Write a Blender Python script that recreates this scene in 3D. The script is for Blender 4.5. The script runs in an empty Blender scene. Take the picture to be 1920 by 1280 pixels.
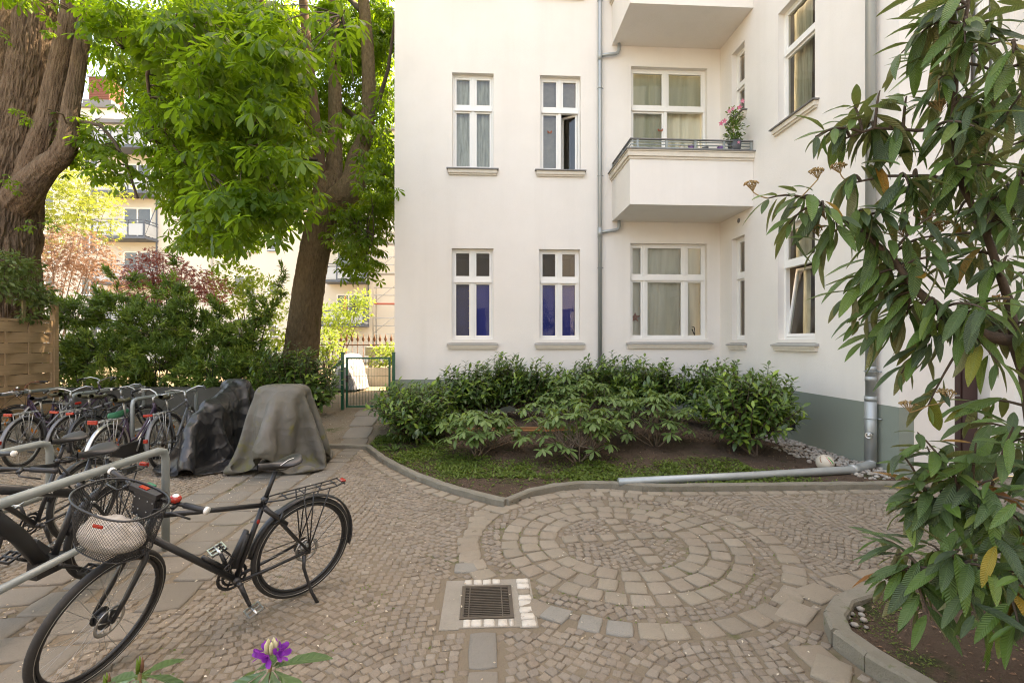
import bpy, math, random
import numpy as np
from mathutils import Vector, Matrix, noise as mnoise

random.seed(11)
rng = np.random.default_rng(11)
sc = bpy.context.scene
COL = sc.collection
R = math.radians

# ------------------------------------------------------------------ camera
CAM_H, FPX, YAW = 1.77, 907.0, math.atan(50 / 907.0)
cam_data = bpy.data.cameras.new("camera")
cam_data.sensor_width = 36.0
cam_data.lens = FPX / 1920.0 * 36.0
cam_data.clip_start = 0.05
cam_data.clip_end = 2000.0
cam = bpy.data.objects.new("camera", cam_data)
cam.location = (0, 0, CAM_H)
cam.rotation_euler = (R(90), 0, -YAW)
COL.objects.link(cam)
sc.camera = cam

# ------------------------------------------------------------------ sky, sun, exposure
SUN_EL, SUN_AZ = R(60), R(22)            # azimuth counted from +X towards +Y
sun_dir = Vector((math.cos(SUN_EL) * math.cos(SUN_AZ), math.cos(SUN_EL) * math.sin(SUN_AZ), math.sin(SUN_EL)))
world = bpy.data.worlds.new("World")
sc.world = world
world.use_nodes = True
wn = world.node_tree
sky = wn.nodes.new("ShaderNodeTexSky")
sky.sky_type = 'NISHITA'
sky.sun_disc = False
sky.sun_elevation = SUN_EL
sky.sun_rotation = R(90) - SUN_AZ
sky.dust_density = 3.0
sky.ozone_density = 0.6
wn.links.new(sky.outputs[0], wn.nodes["Background"].inputs[0])
wn.nodes["Background"].inputs[1].default_value = 0.15
sun_data = bpy.data.lights.new("sun", 'SUN')
sun_data.energy = 3.3
sun_data.angle = R(0.53)
sun_data.color = (1.0, 0.94, 0.84)
sun = bpy.data.objects.new("sun", sun_data)
sun.rotation_euler = sun_dir.to_track_quat('Z', 'Y').to_euler()
sun.location = (6, 6, 30)
COL.objects.link(sun)
vs = sc.view_settings
vs.view_transform = 'Standard'
vs.look = 'None'
vs.exposure = 2.93
vs.gamma = 1.0
vs.use_curve_mapping = False
vs.use_white_balance = True
vs.white_balance_temperature = 9500
vs.white_balance_tint = 13
sc.cycles.max_bounces = 10
sc.cycles.diffuse_bounces = 5
sc.cycles.transparent_max_bounces = 16
sc.cycles.use_denoising = True
sc.cycles.denoising_prefilter = 'NONE'
sc.cycles.filter_width = 1.1
sc.cycles.sample_clamp_indirect = 8

# ------------------------------------------------------------------ helpers
def Q(px, py, zc):
    """point the surveyed direction (px, py of the 1920 x 1280 survey photo) meets at zc metres of depth"""
    u, v = (px - 960) / FPX, (640 - py) / FPX
    s, c = math.sin(YAW), math.cos(YAW)
    return Vector(((s + u * c) * zc, (c - u * s) * zc, CAM_H + v * zc))

def sstep(a, b, x):
    t = min(1.0, max(0.0, (x - a) / (b - a)))
    return t * t * (3 - 2 * t)

def gz(x, y):
    """height of the terrain: level court, rising 0.3 m towards the back"""
    return 0.30 * sstep(8.0, 10.7, y) if x < -1.2 else 0.30 * sstep(10.6, 12.0, y)

def nz(x, y=0.0, z=0.0):
    return mnoise.noise(Vector((x, y, z)))

def mesh_np(name, verts, faces, mats, parent=None, smooth=False, attrs=None, uv=None, poly=None, wo=None):
    """verts (N,3) array, faces (M,k) array of one size k"""
    me = bpy.data.meshes.new(name)
    verts = np.asarray(verts, dtype=np.float64)
    if wo is not None:
        verts = verts - np.asarray(wo)
    faces = np.asarray(faces, dtype=np.int32)
    m, k = faces.shape
    me.vertices.add(len(verts))
    me.vertices.foreach_set("co", verts.astype(np.float32).ravel())
    me.loops.add(m * k)
    me.loops.foreach_set("vertex_index", faces.ravel())
    me.polygons.add(m)
    me.polygons.foreach_set("loop_start", np.arange(0, m * k, k, dtype=np.int32))
    me.polygons.foreach_set("loop_total", np.full(m, k, dtype=np.int32))
    if smooth:
        me.polygons.foreach_set("use_smooth", np.ones(m, dtype=bool))
    if attrs:
        for an, av in attrs.items():
            a = me.attributes.new(an, 'FLOAT', 'POINT')
            a.data.foreach_set("value", np.asarray(av, dtype=np.float32))
    if uv is not None:
        ul = me.uv_layers.new(name="UVMap")
        ul.data.foreach_set("uv", np.asarray(uv, dtype=np.float32)[faces.ravel()].ravel())
    me.update(calc_edges=True)
    me.validate()
    for mm in (mats if isinstance(mats, (list, tuple)) else [mats]):
        me.materials.append(mm)
    o = bpy.data.objects.new(name, me)
    COL.objects.link(o)
    if parent is not None:
        o.parent = parent
    return o

def root_off(p):
    v = Vector((0, 0, 0))
    while p is not None:
        v += p.location
        p = p.parent
    return v

class MB:
    """collects shapes; build() links them as ONE mesh object"""
    def __init__(self, T=None):
        self.v, self.f, self.sm, self.T = [], [], [], T
    def add(self, vs_, fs_, smooth=False):
        o = len(self.v)
        if self.T is not None:
            vs_ = [self.T @ Vector(p) for p in vs_]
        self.v.extend([tuple(p) for p in vs_])
        for f in fs_:
            self.f.append([i + o for i in f])
            self.sm.append(smooth)
        return self
    def box(self, c, s, rz=0.0, M=None):
        x, y, z = s[0] / 2, s[1] / 2, s[2] / 2
        pts = [Vector((a, b, d)) for a in (-x, x) for b in (-y, y) for d in (-z, z)]
        if M is None:
            M = Matrix.Rotation(rz, 3, 'Z')
        pts = [Vector(c) + M @ p for p in pts]
        return self.add(pts, [(0, 1, 3, 2), (4, 6, 7, 5), (0, 4, 5, 1), (2, 3, 7, 6), (0, 2, 6, 4), (1, 5, 7, 3)])
    def bx(self, x0, x1, y0, y1, z0, z1):
        return self.box(((x0 + x1) / 2, (y0 + y1) / 2, (z0 + z1) / 2), (x1 - x0, y1 - y0, z1 - z0))
    def tube(self, path, r, n=8, caps=True, closed=False, smooth=True, rot=0.0, sq=1.0):
        path = [Vector(p) for p in path]
        k = len(path)
        rs = r if isinstance(r, (list, tuple)) else [r] * k
        tang = []
        for i in range(k):
            if closed:
                d = path[(i + 1) % k] - path[i - 1]
            else:
                d = path[min(i + 1, k - 1)] - path[max(i - 1, 0)]
            if d.length < 1e-9:
                d = Vector((0, 0, 1))
            tang.append(d.normalized())
        ref = Vector((0, 0, 1)) if abs(tang[0].z) < 0.9 else Vector((1, 0, 0))
        nrm = (ref - tang[0] * ref.dot(tang[0])).normalized()
        vs_, fs_ = [], []
        for i in range(k):
            nrm = nrm - tang[i] * nrm.dot(tang[i])
            if nrm.length < 1e-6:
                nrm = tang[i].orthogonal()
            nrm.normalize()
            b = tang[i].cross(nrm)
            for j in range(n):
                a = 2 * math.pi * j / n + rot
                vs_.append(path[i] + nrm * (rs[i] * math.cos(a)) + b * (rs[i] * sq * math.sin(a)))
        rings = k if closed else k - 1
        for i in range(rings):
            i2 = (i + 1) % k
            for j in range(n):
                j2 = (j + 1) % n
                fs_.append((i * n + j, i * n + j2, i2 * n + j2, i2 * n + j))
        if caps and not closed:
            fs_.append(tuple(range(n - 1, -1, -1)))
            fs_.append(tuple((k - 1) * n + j for j in range(n)))
        return self.add(vs_, fs_, smooth)
    def cyl(self, a, b, r, n=12, r2=None, smooth=True):
        return self.tube([a, b], [r, r if r2 is None else r2], n, True, False, smooth)
    def torus(self, c, ax, Rr, r, n=40, m=8, sq=1.0):
        ax = Vector(ax).normalized()
        u = ax.orthogonal().normalized()
        w = ax.cross(u)
        vs_, fs_ = [], []
        for i in range(n):
            a = 2 * math.pi * i / n
            d = u * math.cos(a) + w * math.sin(a)
            for j in range(m):
                b = 2 * math.pi * j / m
                vs_.append(Vector(c) + d * (Rr + r * math.cos(b)) + ax * (r * sq * math.sin(b)))
        for i in range(n):
            i2 = (i + 1) % n
            for j in range(m):
                j2 = (j + 1) % m
                fs_.append((i * m + j, i2 * m + j, i2 * m + j2, i * m + j2))
        return self.add(vs_, fs_, True)
    def ico(self, c, s, jit=0.0, M=None):
        t = (1 + 5 ** 0.5) / 2
        pts = [(-1, t, 0), (1, t, 0), (-1, -t, 0), (1, -t, 0), (0, -1, t), (0, 1, t), (0, -1, -t), (0, 1, -t), (t, 0, -1), (t, 0, 1), (-t, 0, -1), (-t, 0, 1)]
        fs_ = [(0, 11, 5), (0, 5, 1), (0, 1, 7), (0, 7, 10), (0, 10, 11), (1, 5, 9), (5, 11, 4), (11, 10, 2), (10, 7, 6), (7, 1, 8), (3, 9, 4), (3, 4, 2), (3, 2, 6), (3, 6, 8), (3, 8, 9), (4, 9, 5), (2, 4, 11), (6, 2, 10), (8, 6, 7), (9, 8, 1)]
        out = []
        for p in pts:
            q = Vector(p).normalized() * (1 + random.uniform(-jit, jit))
            q = Vector((q.x * s[0], q.y * s[1], q.z * s[2]))
            if M is not None:
                q = M @ q
            out.append(Vector(c) + q)
        return self.add(out, fs_, True)
    def sphere(self, c, s, nu=16, nv=10):
        vs_, fs_ = [], []
        for i in range(nv + 1):
            th = math.pi * i / nv
            for j in range(nu):
                ph = 2 * math.pi * j / nu
                vs_.append(Vector(c) + Vector((s[0] * math.sin(th) * math.cos(ph), s[1] * math.sin(th) * math.sin(ph), s[2] * math.cos(th))))
        for i in range(nv):
            for j in range(nu):
                fs_.append((i * nu + j, (i + 1) * nu + j, (i + 1) * nu + (j + 1) % nu, i * nu + (j + 1) % nu))
        return self.add(vs_, fs_, True)
    def grid(self, fn, nu, nv, smooth=True):
        vs_ = [fn(i / nu, j / nv) for i in range(nu + 1) for j in range(nv + 1)]
        fs_ = [(i * (nv + 1) + j, (i + 1) * (nv + 1) + j, (i + 1) * (nv + 1) + j + 1, i * (nv + 1) + j + 1) for i in range(nu) for j in range(nv)]
        return self.add(vs_, fs_, smooth)
    def prism(self, poly, z0, z1):
        n = len(poly)
        vs_ = [(p[0], p[1], z0) for p in poly] + [(p[0], p[1], z1) for p in poly]
        fs_ = [tuple(range(n - 1, -1, -1)), tuple(range(n, 2 * n))] + [(i, (i + 1) % n, n + (i + 1) % n, n + i) for i in range(n)]
        return self.add(vs_, fs_)
    def build(self, name, mat, parent=None, world=True, bevel=0.0):
        me = bpy.data.meshes.new(name)
        off = root_off(parent) if (parent is not None and world) else Vector((0, 0, 0))
        me.from_pydata([(a - off.x, b - off.y, c - off.z) for a, b, c in self.v], [], self.f)
        me.polygons.foreach_set("use_smooth", self.sm)
        me.materials.append(mat)
        me.update()
        o = bpy.data.objects.new(name, me)
        COL.objects.link(o)
        if parent is not None:
            o.parent = parent
        if bevel:
            b = o.modifiers.new("bevel", 'BEVEL')
            b.width, b.segments, b.limit_method = bevel, 2, 'ANGLE'
        return o

def empty(name, loc=(0, 0, 0), rot=(0, 0, 0)):
    o = bpy.data.objects.new(name, None)
    o.location, o.rotation_euler = loc, rot
    o.empty_display_size = 0.1
    COL.objects.link(o)
    return o

def tag(o, label=None, cat=None, group=None, kind=None):
    if label: o["label"] = label
    if cat: o["category"] = cat
    if group: o["group"] = group
    if kind: o["kind"] = kind
    return o

def copy_tree(o, parent=None):
    c = o.copy()
    COL.objects.link(c)
    if parent is not None:
        c.parent = parent
    for ch in list(o.children):
        copy_tree(ch, c)
    return c

# ------------------------------------------------------------------ materials
def new_mat(name):
    m = bpy.data.materials.new(name)
    m.use_nodes = True
    nt = m.node_tree
    nt.nodes.clear()
    out = nt.nodes.new("ShaderNodeOutputMaterial")
    return m, nt, out

def nd(nt, t, **kw):
    n = nt.nodes.new(t)
    for k, v in kw.items():
        if k.startswith("i_"):
            key = k[2:].replace("_", " ")
            n.inputs[key].default_value = v
        else:
            setattr(n, k, v)
    return n

def rgb4(c):
    return (c[0], c[1], c[2], 1.0)

def pm(name, col, rough=0.6, var=0.0, col2=None, scale=4.0, bump=0.0, bscale=40.0, bdist=0.01, metal=0.0, spec=0.5, stretch=(1, 1, 1), coat=0.0, speck=None, objrand=0.0, tint=None, streak=None, crease=None):
    """principled material: base colour, patches of a second colour, fine relief"""
    m, nt, out = new_mat(name)
    L = nt.links
    b = nd(nt, "ShaderNodeBsdfPrincipled")
    b.inputs["Roughness"].default_value = rough
    b.inputs["Metallic"].default_value = metal
    b.inputs["Specular IOR Level"].default_value = spec
    b.inputs["Coat Weight"].default_value = coat
    tc = nd(nt, "ShaderNodeTexCoord")
    mp = nd(nt, "ShaderNodeMapping")
    mp.inputs["Scale"].default_value = stretch
    L.new(tc.outputs["Object"], mp.inputs[0])
    cur = None
    rgbn = nd(nt, "ShaderNodeRGB"); rgbn.outputs[0].default_value = rgb4(col)
    cur = rgbn.outputs[0]
    if tint:                                   # per-piece colour: stored value plus the object's own random number
        at = nd(nt, "ShaderNodeAttribute", attribute_name="tint")
        oi = nd(nt, "ShaderNodeObjectInfo")
        ad = nd(nt, "ShaderNodeMath", operation='ADD')
        L.new(at.outputs["Fac"], ad.inputs[0]); L.new(oi.outputs["Random"], ad.inputs[1])
        fr = nd(nt, "ShaderNodeMath", operation='FRACT')
        L.new(ad.outputs[0], fr.inputs[0])
        cr = nd(nt, "ShaderNodeValToRGB")
        els = cr.color_ramp.elements
        els[0].color = rgb4(tint[0]); els[1].color = rgb4(tint[-1])
        for i, c in enumerate(tint[1:-1]):
            e = els.new((i + 1) / (len(tint) - 1)); e.color = rgb4(c)
        L.new(fr.outputs[0], cr.inputs[0])
        cur = cr.outputs[0]
    if col2 is not None:
        n1 = nd(nt, "ShaderNodeTexNoise", i_Scale=scale, i_Detail=6.0, i_Roughness=0.62)
        L.new(mp.outputs[0], n1.inputs["Vector"])
        rp = nd(nt, "ShaderNodeValToRGB")
        rp.color_ramp.elements[0].position = 0.5 - 0.22
        rp.color_ramp.elements[1].position = 0.5 + 0.22
        L.new(n1.outputs["Fac"], rp.inputs[0])
        mx = nd(nt, "ShaderNodeMix", data_type='RGBA')
        sc_ = nd(nt, "ShaderNodeMath", operation='MULTIPLY'); sc_.inputs[1].default_value = var
        L.new(rp.outputs[0], sc_.inputs[0]); L.new(sc_.outputs[0], mx.inputs[0])
        L.new(cur, mx.inputs[6]); mx.inputs[7].default_value = rgb4(col2)
        cur = mx.outputs[2]
    if speck is not None:
        n2 = nd(nt, "ShaderNodeTexNoise", i_Scale=speck[1], i_Detail=3.0, i_Roughness=0.7)
        L.new(mp.outputs[0], n2.inputs["Vector"])
        r2 = nd(nt, "ShaderNodeValToRGB")
        r2.color_ramp.elements[0].position = speck[2]; r2.color_ramp.elements[1].position = speck[2] + 0.12
        L.new(n2.outputs["Fac"], r2.inputs[0])
        mx = nd(nt, "ShaderNodeMix", data_type='RGBA')
        L.new(r2.outputs[0], mx.inputs[0]); L.new(cur, mx.inputs[6]); mx.inputs[7].default_value = rgb4(speck[0])
        cur = mx.outputs[2]
    if streak is not None:                      # rain streaks running down the face
        ms_ = nd(nt, "ShaderNodeMapping"); ms_.inputs["Scale"].default_value = (2.6, 2.6, 0.16)
        L.new(tc.outputs["Object"], ms_.inputs[0])
        n4 = nd(nt, "ShaderNodeTexNoise", i_Scale=1.0, i_Detail=5.0, i_Roughness=0.6)
        L.new(ms_.outputs[0], n4.inputs["Vector"])
        r4 = nd(nt, "ShaderNodeValToRGB"); r4.color_ramp.elements[0].position = 0.50; r4.color_ramp.elements[1].position = 0.78
        L.new(n4.outputs["Fac"], r4.inputs[0])
        k4 = nd(nt, "ShaderNodeMath", operation='MULTIPLY'); k4.inputs[1].default_value = streak[1] * 4
        L.new(r4.outputs[0], k4.inputs[0])
        mx = nd(nt, "ShaderNodeMix", data_type='RGBA')
        L.new(k4.outputs[0], mx.inputs[0]); L.new(cur, mx.inputs[6]); mx.inputs[7].default_value = rgb4(streak[0])
        cur = mx.outputs[2]
    L.new(cur, b.inputs["Base Color"])
    if bump:
        n3 = nd(nt, "ShaderNodeTexNoise", i_Scale=bscale, i_Detail=5.0, i_Roughness=0.6)
        L.new(mp.outputs[0], n3.inputs["Vector"])
        bp = nd(nt, "ShaderNodeBump")
        bp.inputs["Strength"].default_value = bump
        bp.inputs["Distance"].default_value = bdist
        L.new(n3.outputs["Fac"], bp.inputs["Height"])
        nrm_out = bp.outputs[0]
        if crease is not None:                  # crumpled sheet: flat facets that meet in creases
            dn = nd(nt, "ShaderNodeTexNoise", i_Scale=3.0, i_Detail=2.0)
            L.new(tc.outputs["Object"], dn.inputs["Vector"])
            dm = nd(nt, "ShaderNodeMix", data_type='RGBA'); dm.inputs[0].default_value = 0.25
            L.new(tc.outputs["Object"], dm.inputs[6]); L.new(dn.outputs["Color"], dm.inputs[7])
            vo = nd(nt, "ShaderNodeTexVoronoi", i_Scale=crease[0]); L.new(dm.outputs[2], vo.inputs["Vector"])
            b2 = nd(nt, "ShaderNodeBump"); b2.inputs["Strength"].default_value = 0.8; b2.inputs["Distance"].default_value = crease[1]
            L.new(vo.outputs["Distance"], b2.inputs["Height"]); L.new(bp.outputs[0], b2.inputs["Normal"])
            nrm_out = b2.outputs[0]
        L.new(nrm_out, b.inputs["Normal"])
    L.new(b.outputs[0], out.inputs[0])
    return m

def leaf_mat(name, cols, trans=(0.35, 0.55, 0.05), tw=0.4, rough=0.4, spec=0.4, veins=0.0, under=None, vscale=24.0):
    """leaf: glossy upper side, light passing through, colour varying leaf by leaf"""
    m, nt, out = new_mat(name)
    L = nt.links
    at = nd(nt, "ShaderNodeAttribute", attribute_name="tint")
    oi = nd(nt, "ShaderNodeObjectInfo")
    ad = nd(nt, "ShaderNodeMath", operation='ADD')
    L.new(at.outputs["Fac"], ad.inputs[0]); L.new(oi.outputs["Random"], ad.inputs[1])
    fr = nd(nt, "ShaderNodeMath", operation='FRACT'); L.new(ad.outputs[0], fr.inputs[0])
    cr = nd(nt, "ShaderNodeValToRGB")
    els = cr.color_ramp.elements
    els[0].color = rgb4(cols[0][1]); els[0].position = cols[0][0]
    els[1].color = rgb4(cols[-1][1]); els[1].position = cols[-1][0]
    for p, c in cols[1:-1]:
        e = els.new(p); e.color = rgb4(c)
    L.new(fr.outputs[0], cr.inputs[0])
    cur = cr.outputs[0]
    b = nd(nt, "ShaderNodeBsdfPrincipled")
    b.inputs["Roughness"].default_value = rough
    b.inputs["Specular IOR Level"].default_value = spec
    if veins:
        uv = nd(nt, "ShaderNodeUVMap", uv_map="UVMap")
        sp = nd(nt, "ShaderNodeSeparateXYZ"); L.new(uv.outputs[0], sp.inputs[0])
        ab = nd(nt, "ShaderNodeMath", operation='ABSOLUTE'); L.new(sp.outputs[1], ab.inputs[0])
        m1 = nd(nt, "ShaderNodeMath", operation='MULTIPLY_ADD'); m1.inputs[1].default_value = -1.1
        L.new(ab.outputs[0], m1.inputs[0]); L.new(sp.outputs[0], m1.inputs[2])
        m2 = nd(nt, "ShaderNodeMath", operation='MULTIPLY'); m2.inputs[1].default_value = vscale * 2 * math.pi / 2
        L.new(m1.outputs[0], m2.inputs[0])
        sn = nd(nt, "ShaderNodeMath", operation='SINE'); L.new(m2.outputs[0], sn.inputs[0])
        # midrib
        md = nd(nt, "ShaderNodeMath", operation='LESS_THAN'); md.inputs[1].default_value = 0.012
        L.new(ab.outputs[0], md.inputs[0])
        rr = nd(nt, "ShaderNodeMapRange"); rr.inputs["From Min"].default_value = 0.80; rr.inputs["From Max"].default_value = 1.0
        L.new(sn.outputs[0], rr.inputs[0])
        mxv = nd(nt, "ShaderNodeMath", operation='MAXIMUM'); L.new(rr.outputs[0], mxv.inputs[0]); L.new(md.outputs[0], mxv.inputs[1])
        mx = nd(nt, "ShaderNodeMix", data_type='RGBA')
        sc_ = nd(nt, "ShaderNodeMath", operation='MULTIPLY'); sc_.inputs[1].default_value = 0.22
        L.new(mxv.outputs[0], sc_.inputs[0]); L.new(sc_.outputs[0], mx.inputs[0])
        L.new(cur, mx.inputs[6]); mx.inputs[7].default_value = (0.16, 0.24, 0.09, 1)
        cur = mx.outputs[2]
        bp = nd(nt, "ShaderNodeBump"); bp.inputs["Strength"].default_value = veins; bp.inputs["Distance"].default_value = 0.004; bp.invert = True
        L.new(sn.outputs[0], bp.inputs["Height"]); L.new(bp.outputs[0], b.inputs["Normal"])
    if under is not None:
        ge = nd(nt, "ShaderNodeNewGeometry")
        mu = nd(nt, "ShaderNodeMix", data_type='RGBA')
        L.new(ge.outputs["Backfacing"], mu.inputs[0]); L.new(cur, mu.inputs[6]); mu.inputs[7].default_value = rgb4(under)
        cur = mu.outputs[2]
    L.new(cur, b.inputs["Base Color"])
    tr = nd(nt, "ShaderNodeBsdfTranslucent")
    mt = nd(nt, "ShaderNodeMix", data_type='RGBA'); mt.inputs[0].default_value = 0.7
    L.new(cur, mt.inputs[6]); mt.inputs[7].default_value = rgb4(trans)
    L.new(mt.outputs[2], tr.inputs[0])
    ms = nd(nt, "ShaderNodeMixShader"); ms.inputs[0].default_value = tw
    L.new(b.outputs[0], ms.inputs[1]); L.new(tr.outputs[0], ms.inputs[2])
    L.new(ms.outputs[0], out.inputs[0])
    return m

def glass_mat(name, ior=1.75, tintc=(0.9, 0.95, 0.93)):
    m, nt, out = new_mat(name)
    L = nt.links
    tr = nd(nt, "ShaderNodeBsdfTransparent"); tr.inputs[0].default_value = rgb4(tintc)
    gl = nd(nt, "ShaderNodeBsdfGlossy"); gl.inputs["Roughness"].default_value = 0.0
    fr = nd(nt, "ShaderNodeFresnel"); fr.inputs["IOR"].default_value = ior
    # slight waviness of old panes
    tc = nd(nt, "ShaderNodeTexCoord")
    n1 = nd(nt, "ShaderNodeTexNoise", i_Scale=2.2, i_Detail=1.0); L.new(tc.outputs["Object"], n1.inputs["Vector"])
    bp = nd(nt, "ShaderNodeBump"); bp.inputs["Strength"].default_value = 0.05; bp.inputs["Distance"].default_value = 0.05
    L.new(n1.outputs["Fac"], bp.inputs["Height"]); L.new(bp.outputs[0], gl.inputs["Normal"])
    ms = nd(nt, "ShaderNodeMixShader")
    L.new(fr.outputs[0], ms.inputs[0]); L.new(tr.outputs[0], ms.inputs[1]); L.new(gl.outputs[0], ms.inputs[2])
    L.new(ms.outputs[0], out.inputs[0])
    return m

M = {}
M['wall'] = pm("wall_plaster", (0.80, 0.75, 0.695), 0.9, 0.75, (0.735, 0.685, 0.63), 1.1, 0.35, 160.0, spec=0.2, streak=((0.66, 0.61, 0.55), 0.07))
M['plinth'] = pm("plinth_paint", (0.235, 0.262, 0.218), 0.8, 0.4, (0.205, 0.235, 0.20), 1.4, 0.3, 120.0, spec=0.25)
M['white'] = pm("window_paint", (0.80, 0.78, 0.74), 0.45, 0.25, (0.74, 0.72, 0.68), 9.0)
M['sill_metal'] = pm("sill_zinc", (0.36, 0.345, 0.315), 0.6, 0.5, (0.42, 0.40, 0.37), 6.0, metal=0.1)
M['sill_stone'] = pm("sill_plaster", (0.70, 0.635, 0.54), 0.85, 0.5, (0.55, 0.48, 0.40), 5.0, 0.3, 90.0)
M['cap_dark'] = pm("cap_zinc", (0.17, 0.165, 0.16), 0.55, 0.6, (0.26, 0.25, 0.24), 8.0, metal=0.3)
M['zinc'] = pm("zinc_pipe", (0.40, 0.42, 0.41), 0.5, 0.5, (0.30, 0.32, 0.32), 5.0, 0.1, 60.0, metal=0.55, stretch=(1, 1, 0.25))
M['galv'] = pm("galvanised_steel", (0.27, 0.30, 0.295), 0.5, 0.5, (0.36, 0.385, 0.375), 7.0, 0.1, 60.0, metal=0.45)
M['glass'] = glass_mat("window_glass")
M['glass_far'] = glass_mat("far_glass", 2.2)
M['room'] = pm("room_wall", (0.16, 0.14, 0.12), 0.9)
M['soil'] = pm("bed_soil", (0.078, 0.05, 0.034), 0.95, 0.8, (0.12, 0.082, 0.058), 5.0, 1.0, 60.0, bdist=0.03, speck=((0.035, 0.05, 0.014), 2.3, 0.60), spec=0.2)
M['ground'] = pm("joint_sand", (0.205, 0.163, 0.118), 0.95, 0.75, (0.15, 0.120, 0.080), 0.9, 0.8, 90.0, speck=((0.075, 0.085, 0.03), 1.7, 0.60), spec=0.2)
M['cobble'] = pm("granite_cobble", (0.25, 0.21, 0.17), 0.8, 0.4, (0.16, 0.130, 0.098), 1.3, 0.8, 130.0, tint=[(0.185, 0.146, 0.110), (0.262, 0.212, 0.158), (0.225, 0.190, 0.153), (0.285, 0.232, 0.172), (0.235, 0.185, 0.138), (0.30, 0.258, 0.205)], spec=0.3)
M['stone'] = pm("granite_sett", (0.27, 0.225, 0.18), 0.8, 0.4, (0.20, 0.165, 0.125), 4.0, 0.7, 110.0, tint=[(0.218, 0.182, 0.138), (0.272, 0.230, 0.172), (0.250, 0.202, 0.150), (0.295, 0.250, 0.192)], speck=((0.15, 0.125, 0.085), 7.0, 0.66), spec=0.3)
M['stone_grey'] = pm("granite_grey", (0.245, 0.228, 0.195), 0.8, 0.5, (0.19, 0.172, 0.14), 4.0, 0.7, 110.0, spec=0.3)
M['slab'] = pm("granite_slab", (0.20, 0.18, 0.15), 0.85, 0.55, (0.145, 0.125, 0.095), 2.6, 0.6, 70.0, tint=[(0.175, 0.152, 0.122), (0.215, 0.19, 0.155), (0.20, 0.185, 0.16), (0.235, 0.20, 0.16)], spec=0.3, speck=((0.085, 0.085, 0.035), 1.1, 0.66))
M['kerb'] = pm("kerb_granite", (0.235, 0.212, 0.170), 0.85, 0.7, (0.145, 0.130, 0.092), 5.0, 0.8, 80.0, speck=((0.13, 0.14, 0.07), 9.0, 0.62), spec=0.3)
M['concrete'] = pm("drain_concrete", (0.29, 0.26, 0.215), 0.9, 0.6, (0.21, 0.185, 0.145), 5.0, 0.9, 70.0, spec=0.2)
M['painted'] = pm("white_painted_sett", (0.56, 0.52, 0.45), 0.8, 0.6, (0.36, 0.31, 0.25), 11.0, 0.6, 90.0, speck=((0.20, 0.165, 0.13), 17.0, 0.60))
M['grate'] = pm("drain_steel", (0.085, 0.07, 0.055), 0.6, 0.6, (0.15, 0.12, 0.09), 14.0, metal=0.5)
M['dark'] = pm("pit_dark", (0.01, 0.009, 0.008), 0.9)
M['bk'] = pm("black_paint", (0.014, 0.014, 0.015), 0.42, 0.3, (0.03, 0.028, 0.025), 14.0, coat=0.1)
M['rub'] = pm("tyre_rubber", (0.020, 0.019, 0.018), 0.8, 0.5, (0.055, 0.048, 0.04), 10.0, 0.4, 60.0)
M['chrome'] = pm("bright_metal", (0.55, 0.55, 0.54), 0.28, 0.4, (0.35, 0.33, 0.30), 30.0, metal=0.9)
M['alu'] = pm("worn_aluminium", (0.42, 0.42, 0.40), 0.42, 0.5, (0.25, 0.24, 0.21), 14.0, metal=0.75)
M['plast'] = pm("black_plastic", (0.022, 0.022, 0.023), 0.5)
M['red'] = pm("red_lens", (0.36, 0.022, 0.012), 0.25, coat=0.4)
M['amber'] = pm("amber_lens", (0.65, 0.20, 0.02), 0.25, coat=0.4)
M['purple'] = pm("purple_paint", (0.055, 0.030, 0.062), 0.45, 0.6, (0.035, 0.022, 0.03), 12.0)
M['violet'] = pm("violet_plastic", (0.22, 0.12, 0.34), 0.5, 0.4, (0.14, 0.08, 0.18), 9.0)
M['greyframe'] = pm("grey_frame_paint", (0.16, 0.165, 0.175), 0.4, 0.4, (0.09, 0.085, 0.08), 14.0, metal=0.3)
M['rust'] = pm("rusty_iron", (0.11, 0.05, 0.027), 0.85, 0.6, (0.19, 0.085, 0.04), 12.0, 0.4, 60.0)
M['brownbar'] = pm("brown_handlebar", (0.16, 0.06, 0.03), 0.6)
M['moss'] = pm("mossy_saddle", (0.062, 0.058, 0.035), 0.8, 0.7, (0.095, 0.10, 0.05), 9.0, 0.4, 50.0)
M['greenrag'] = pm("green_rag", (0.02, 0.16, 0.08), 0.7)
M['whitecloth'] = pm("white_bag_cloth", (0.36, 0.325, 0.28), 0.85, 0.5, (0.45, 0.40, 0.34), 9.0, 0.4, 40.0)
M['greengate'] = pm("green_gate_paint", (0.008, 0.085, 0.045), 0.35, 0.3, (0.012, 0.06, 0.04), 9.0)
M['timber'] = pm("fence_timber", (0.42, 0.285, 0.165), 0.75, 0.7, (0.27, 0.17, 0.09), 3.0, 0.4, 30.0, stretch=(3, 0.7, 9))
M['oldtimber'] = pm("weathered_timber", (0.25, 0.20, 0.11), 0.85, 0.7, (0.14, 0.125, 0.06), 4.0, 0.4, 30.0, stretch=(2, 0.6, 8))
M['twig'] = pm("twig_bark", (0.065, 0.043, 0.030), 0.85, 0.6, (0.12, 0.085, 0.06), 14.0, 0.5, 80.0)
M['greytwig'] = pm("pale_twig", (0.17, 0.125, 0.09), 0.85, 0.6, (0.10, 0.07, 0.05), 14.0)
M['green_stem'] = pm("young_stem", (0.17, 0.115, 0.05), 0.7)
M['dried'] = pm("dried_flower", (0.29, 0.185, 0.075), 0.85, 0.6, (0.40, 0.29, 0.14), 30.0)
M['planter'] = pm("planter_concrete", (0.40, 0.37, 0.32), 0.9, 0.5, (0.30, 0.28, 0.24), 3.0, 0.4, 50.0)
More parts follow.
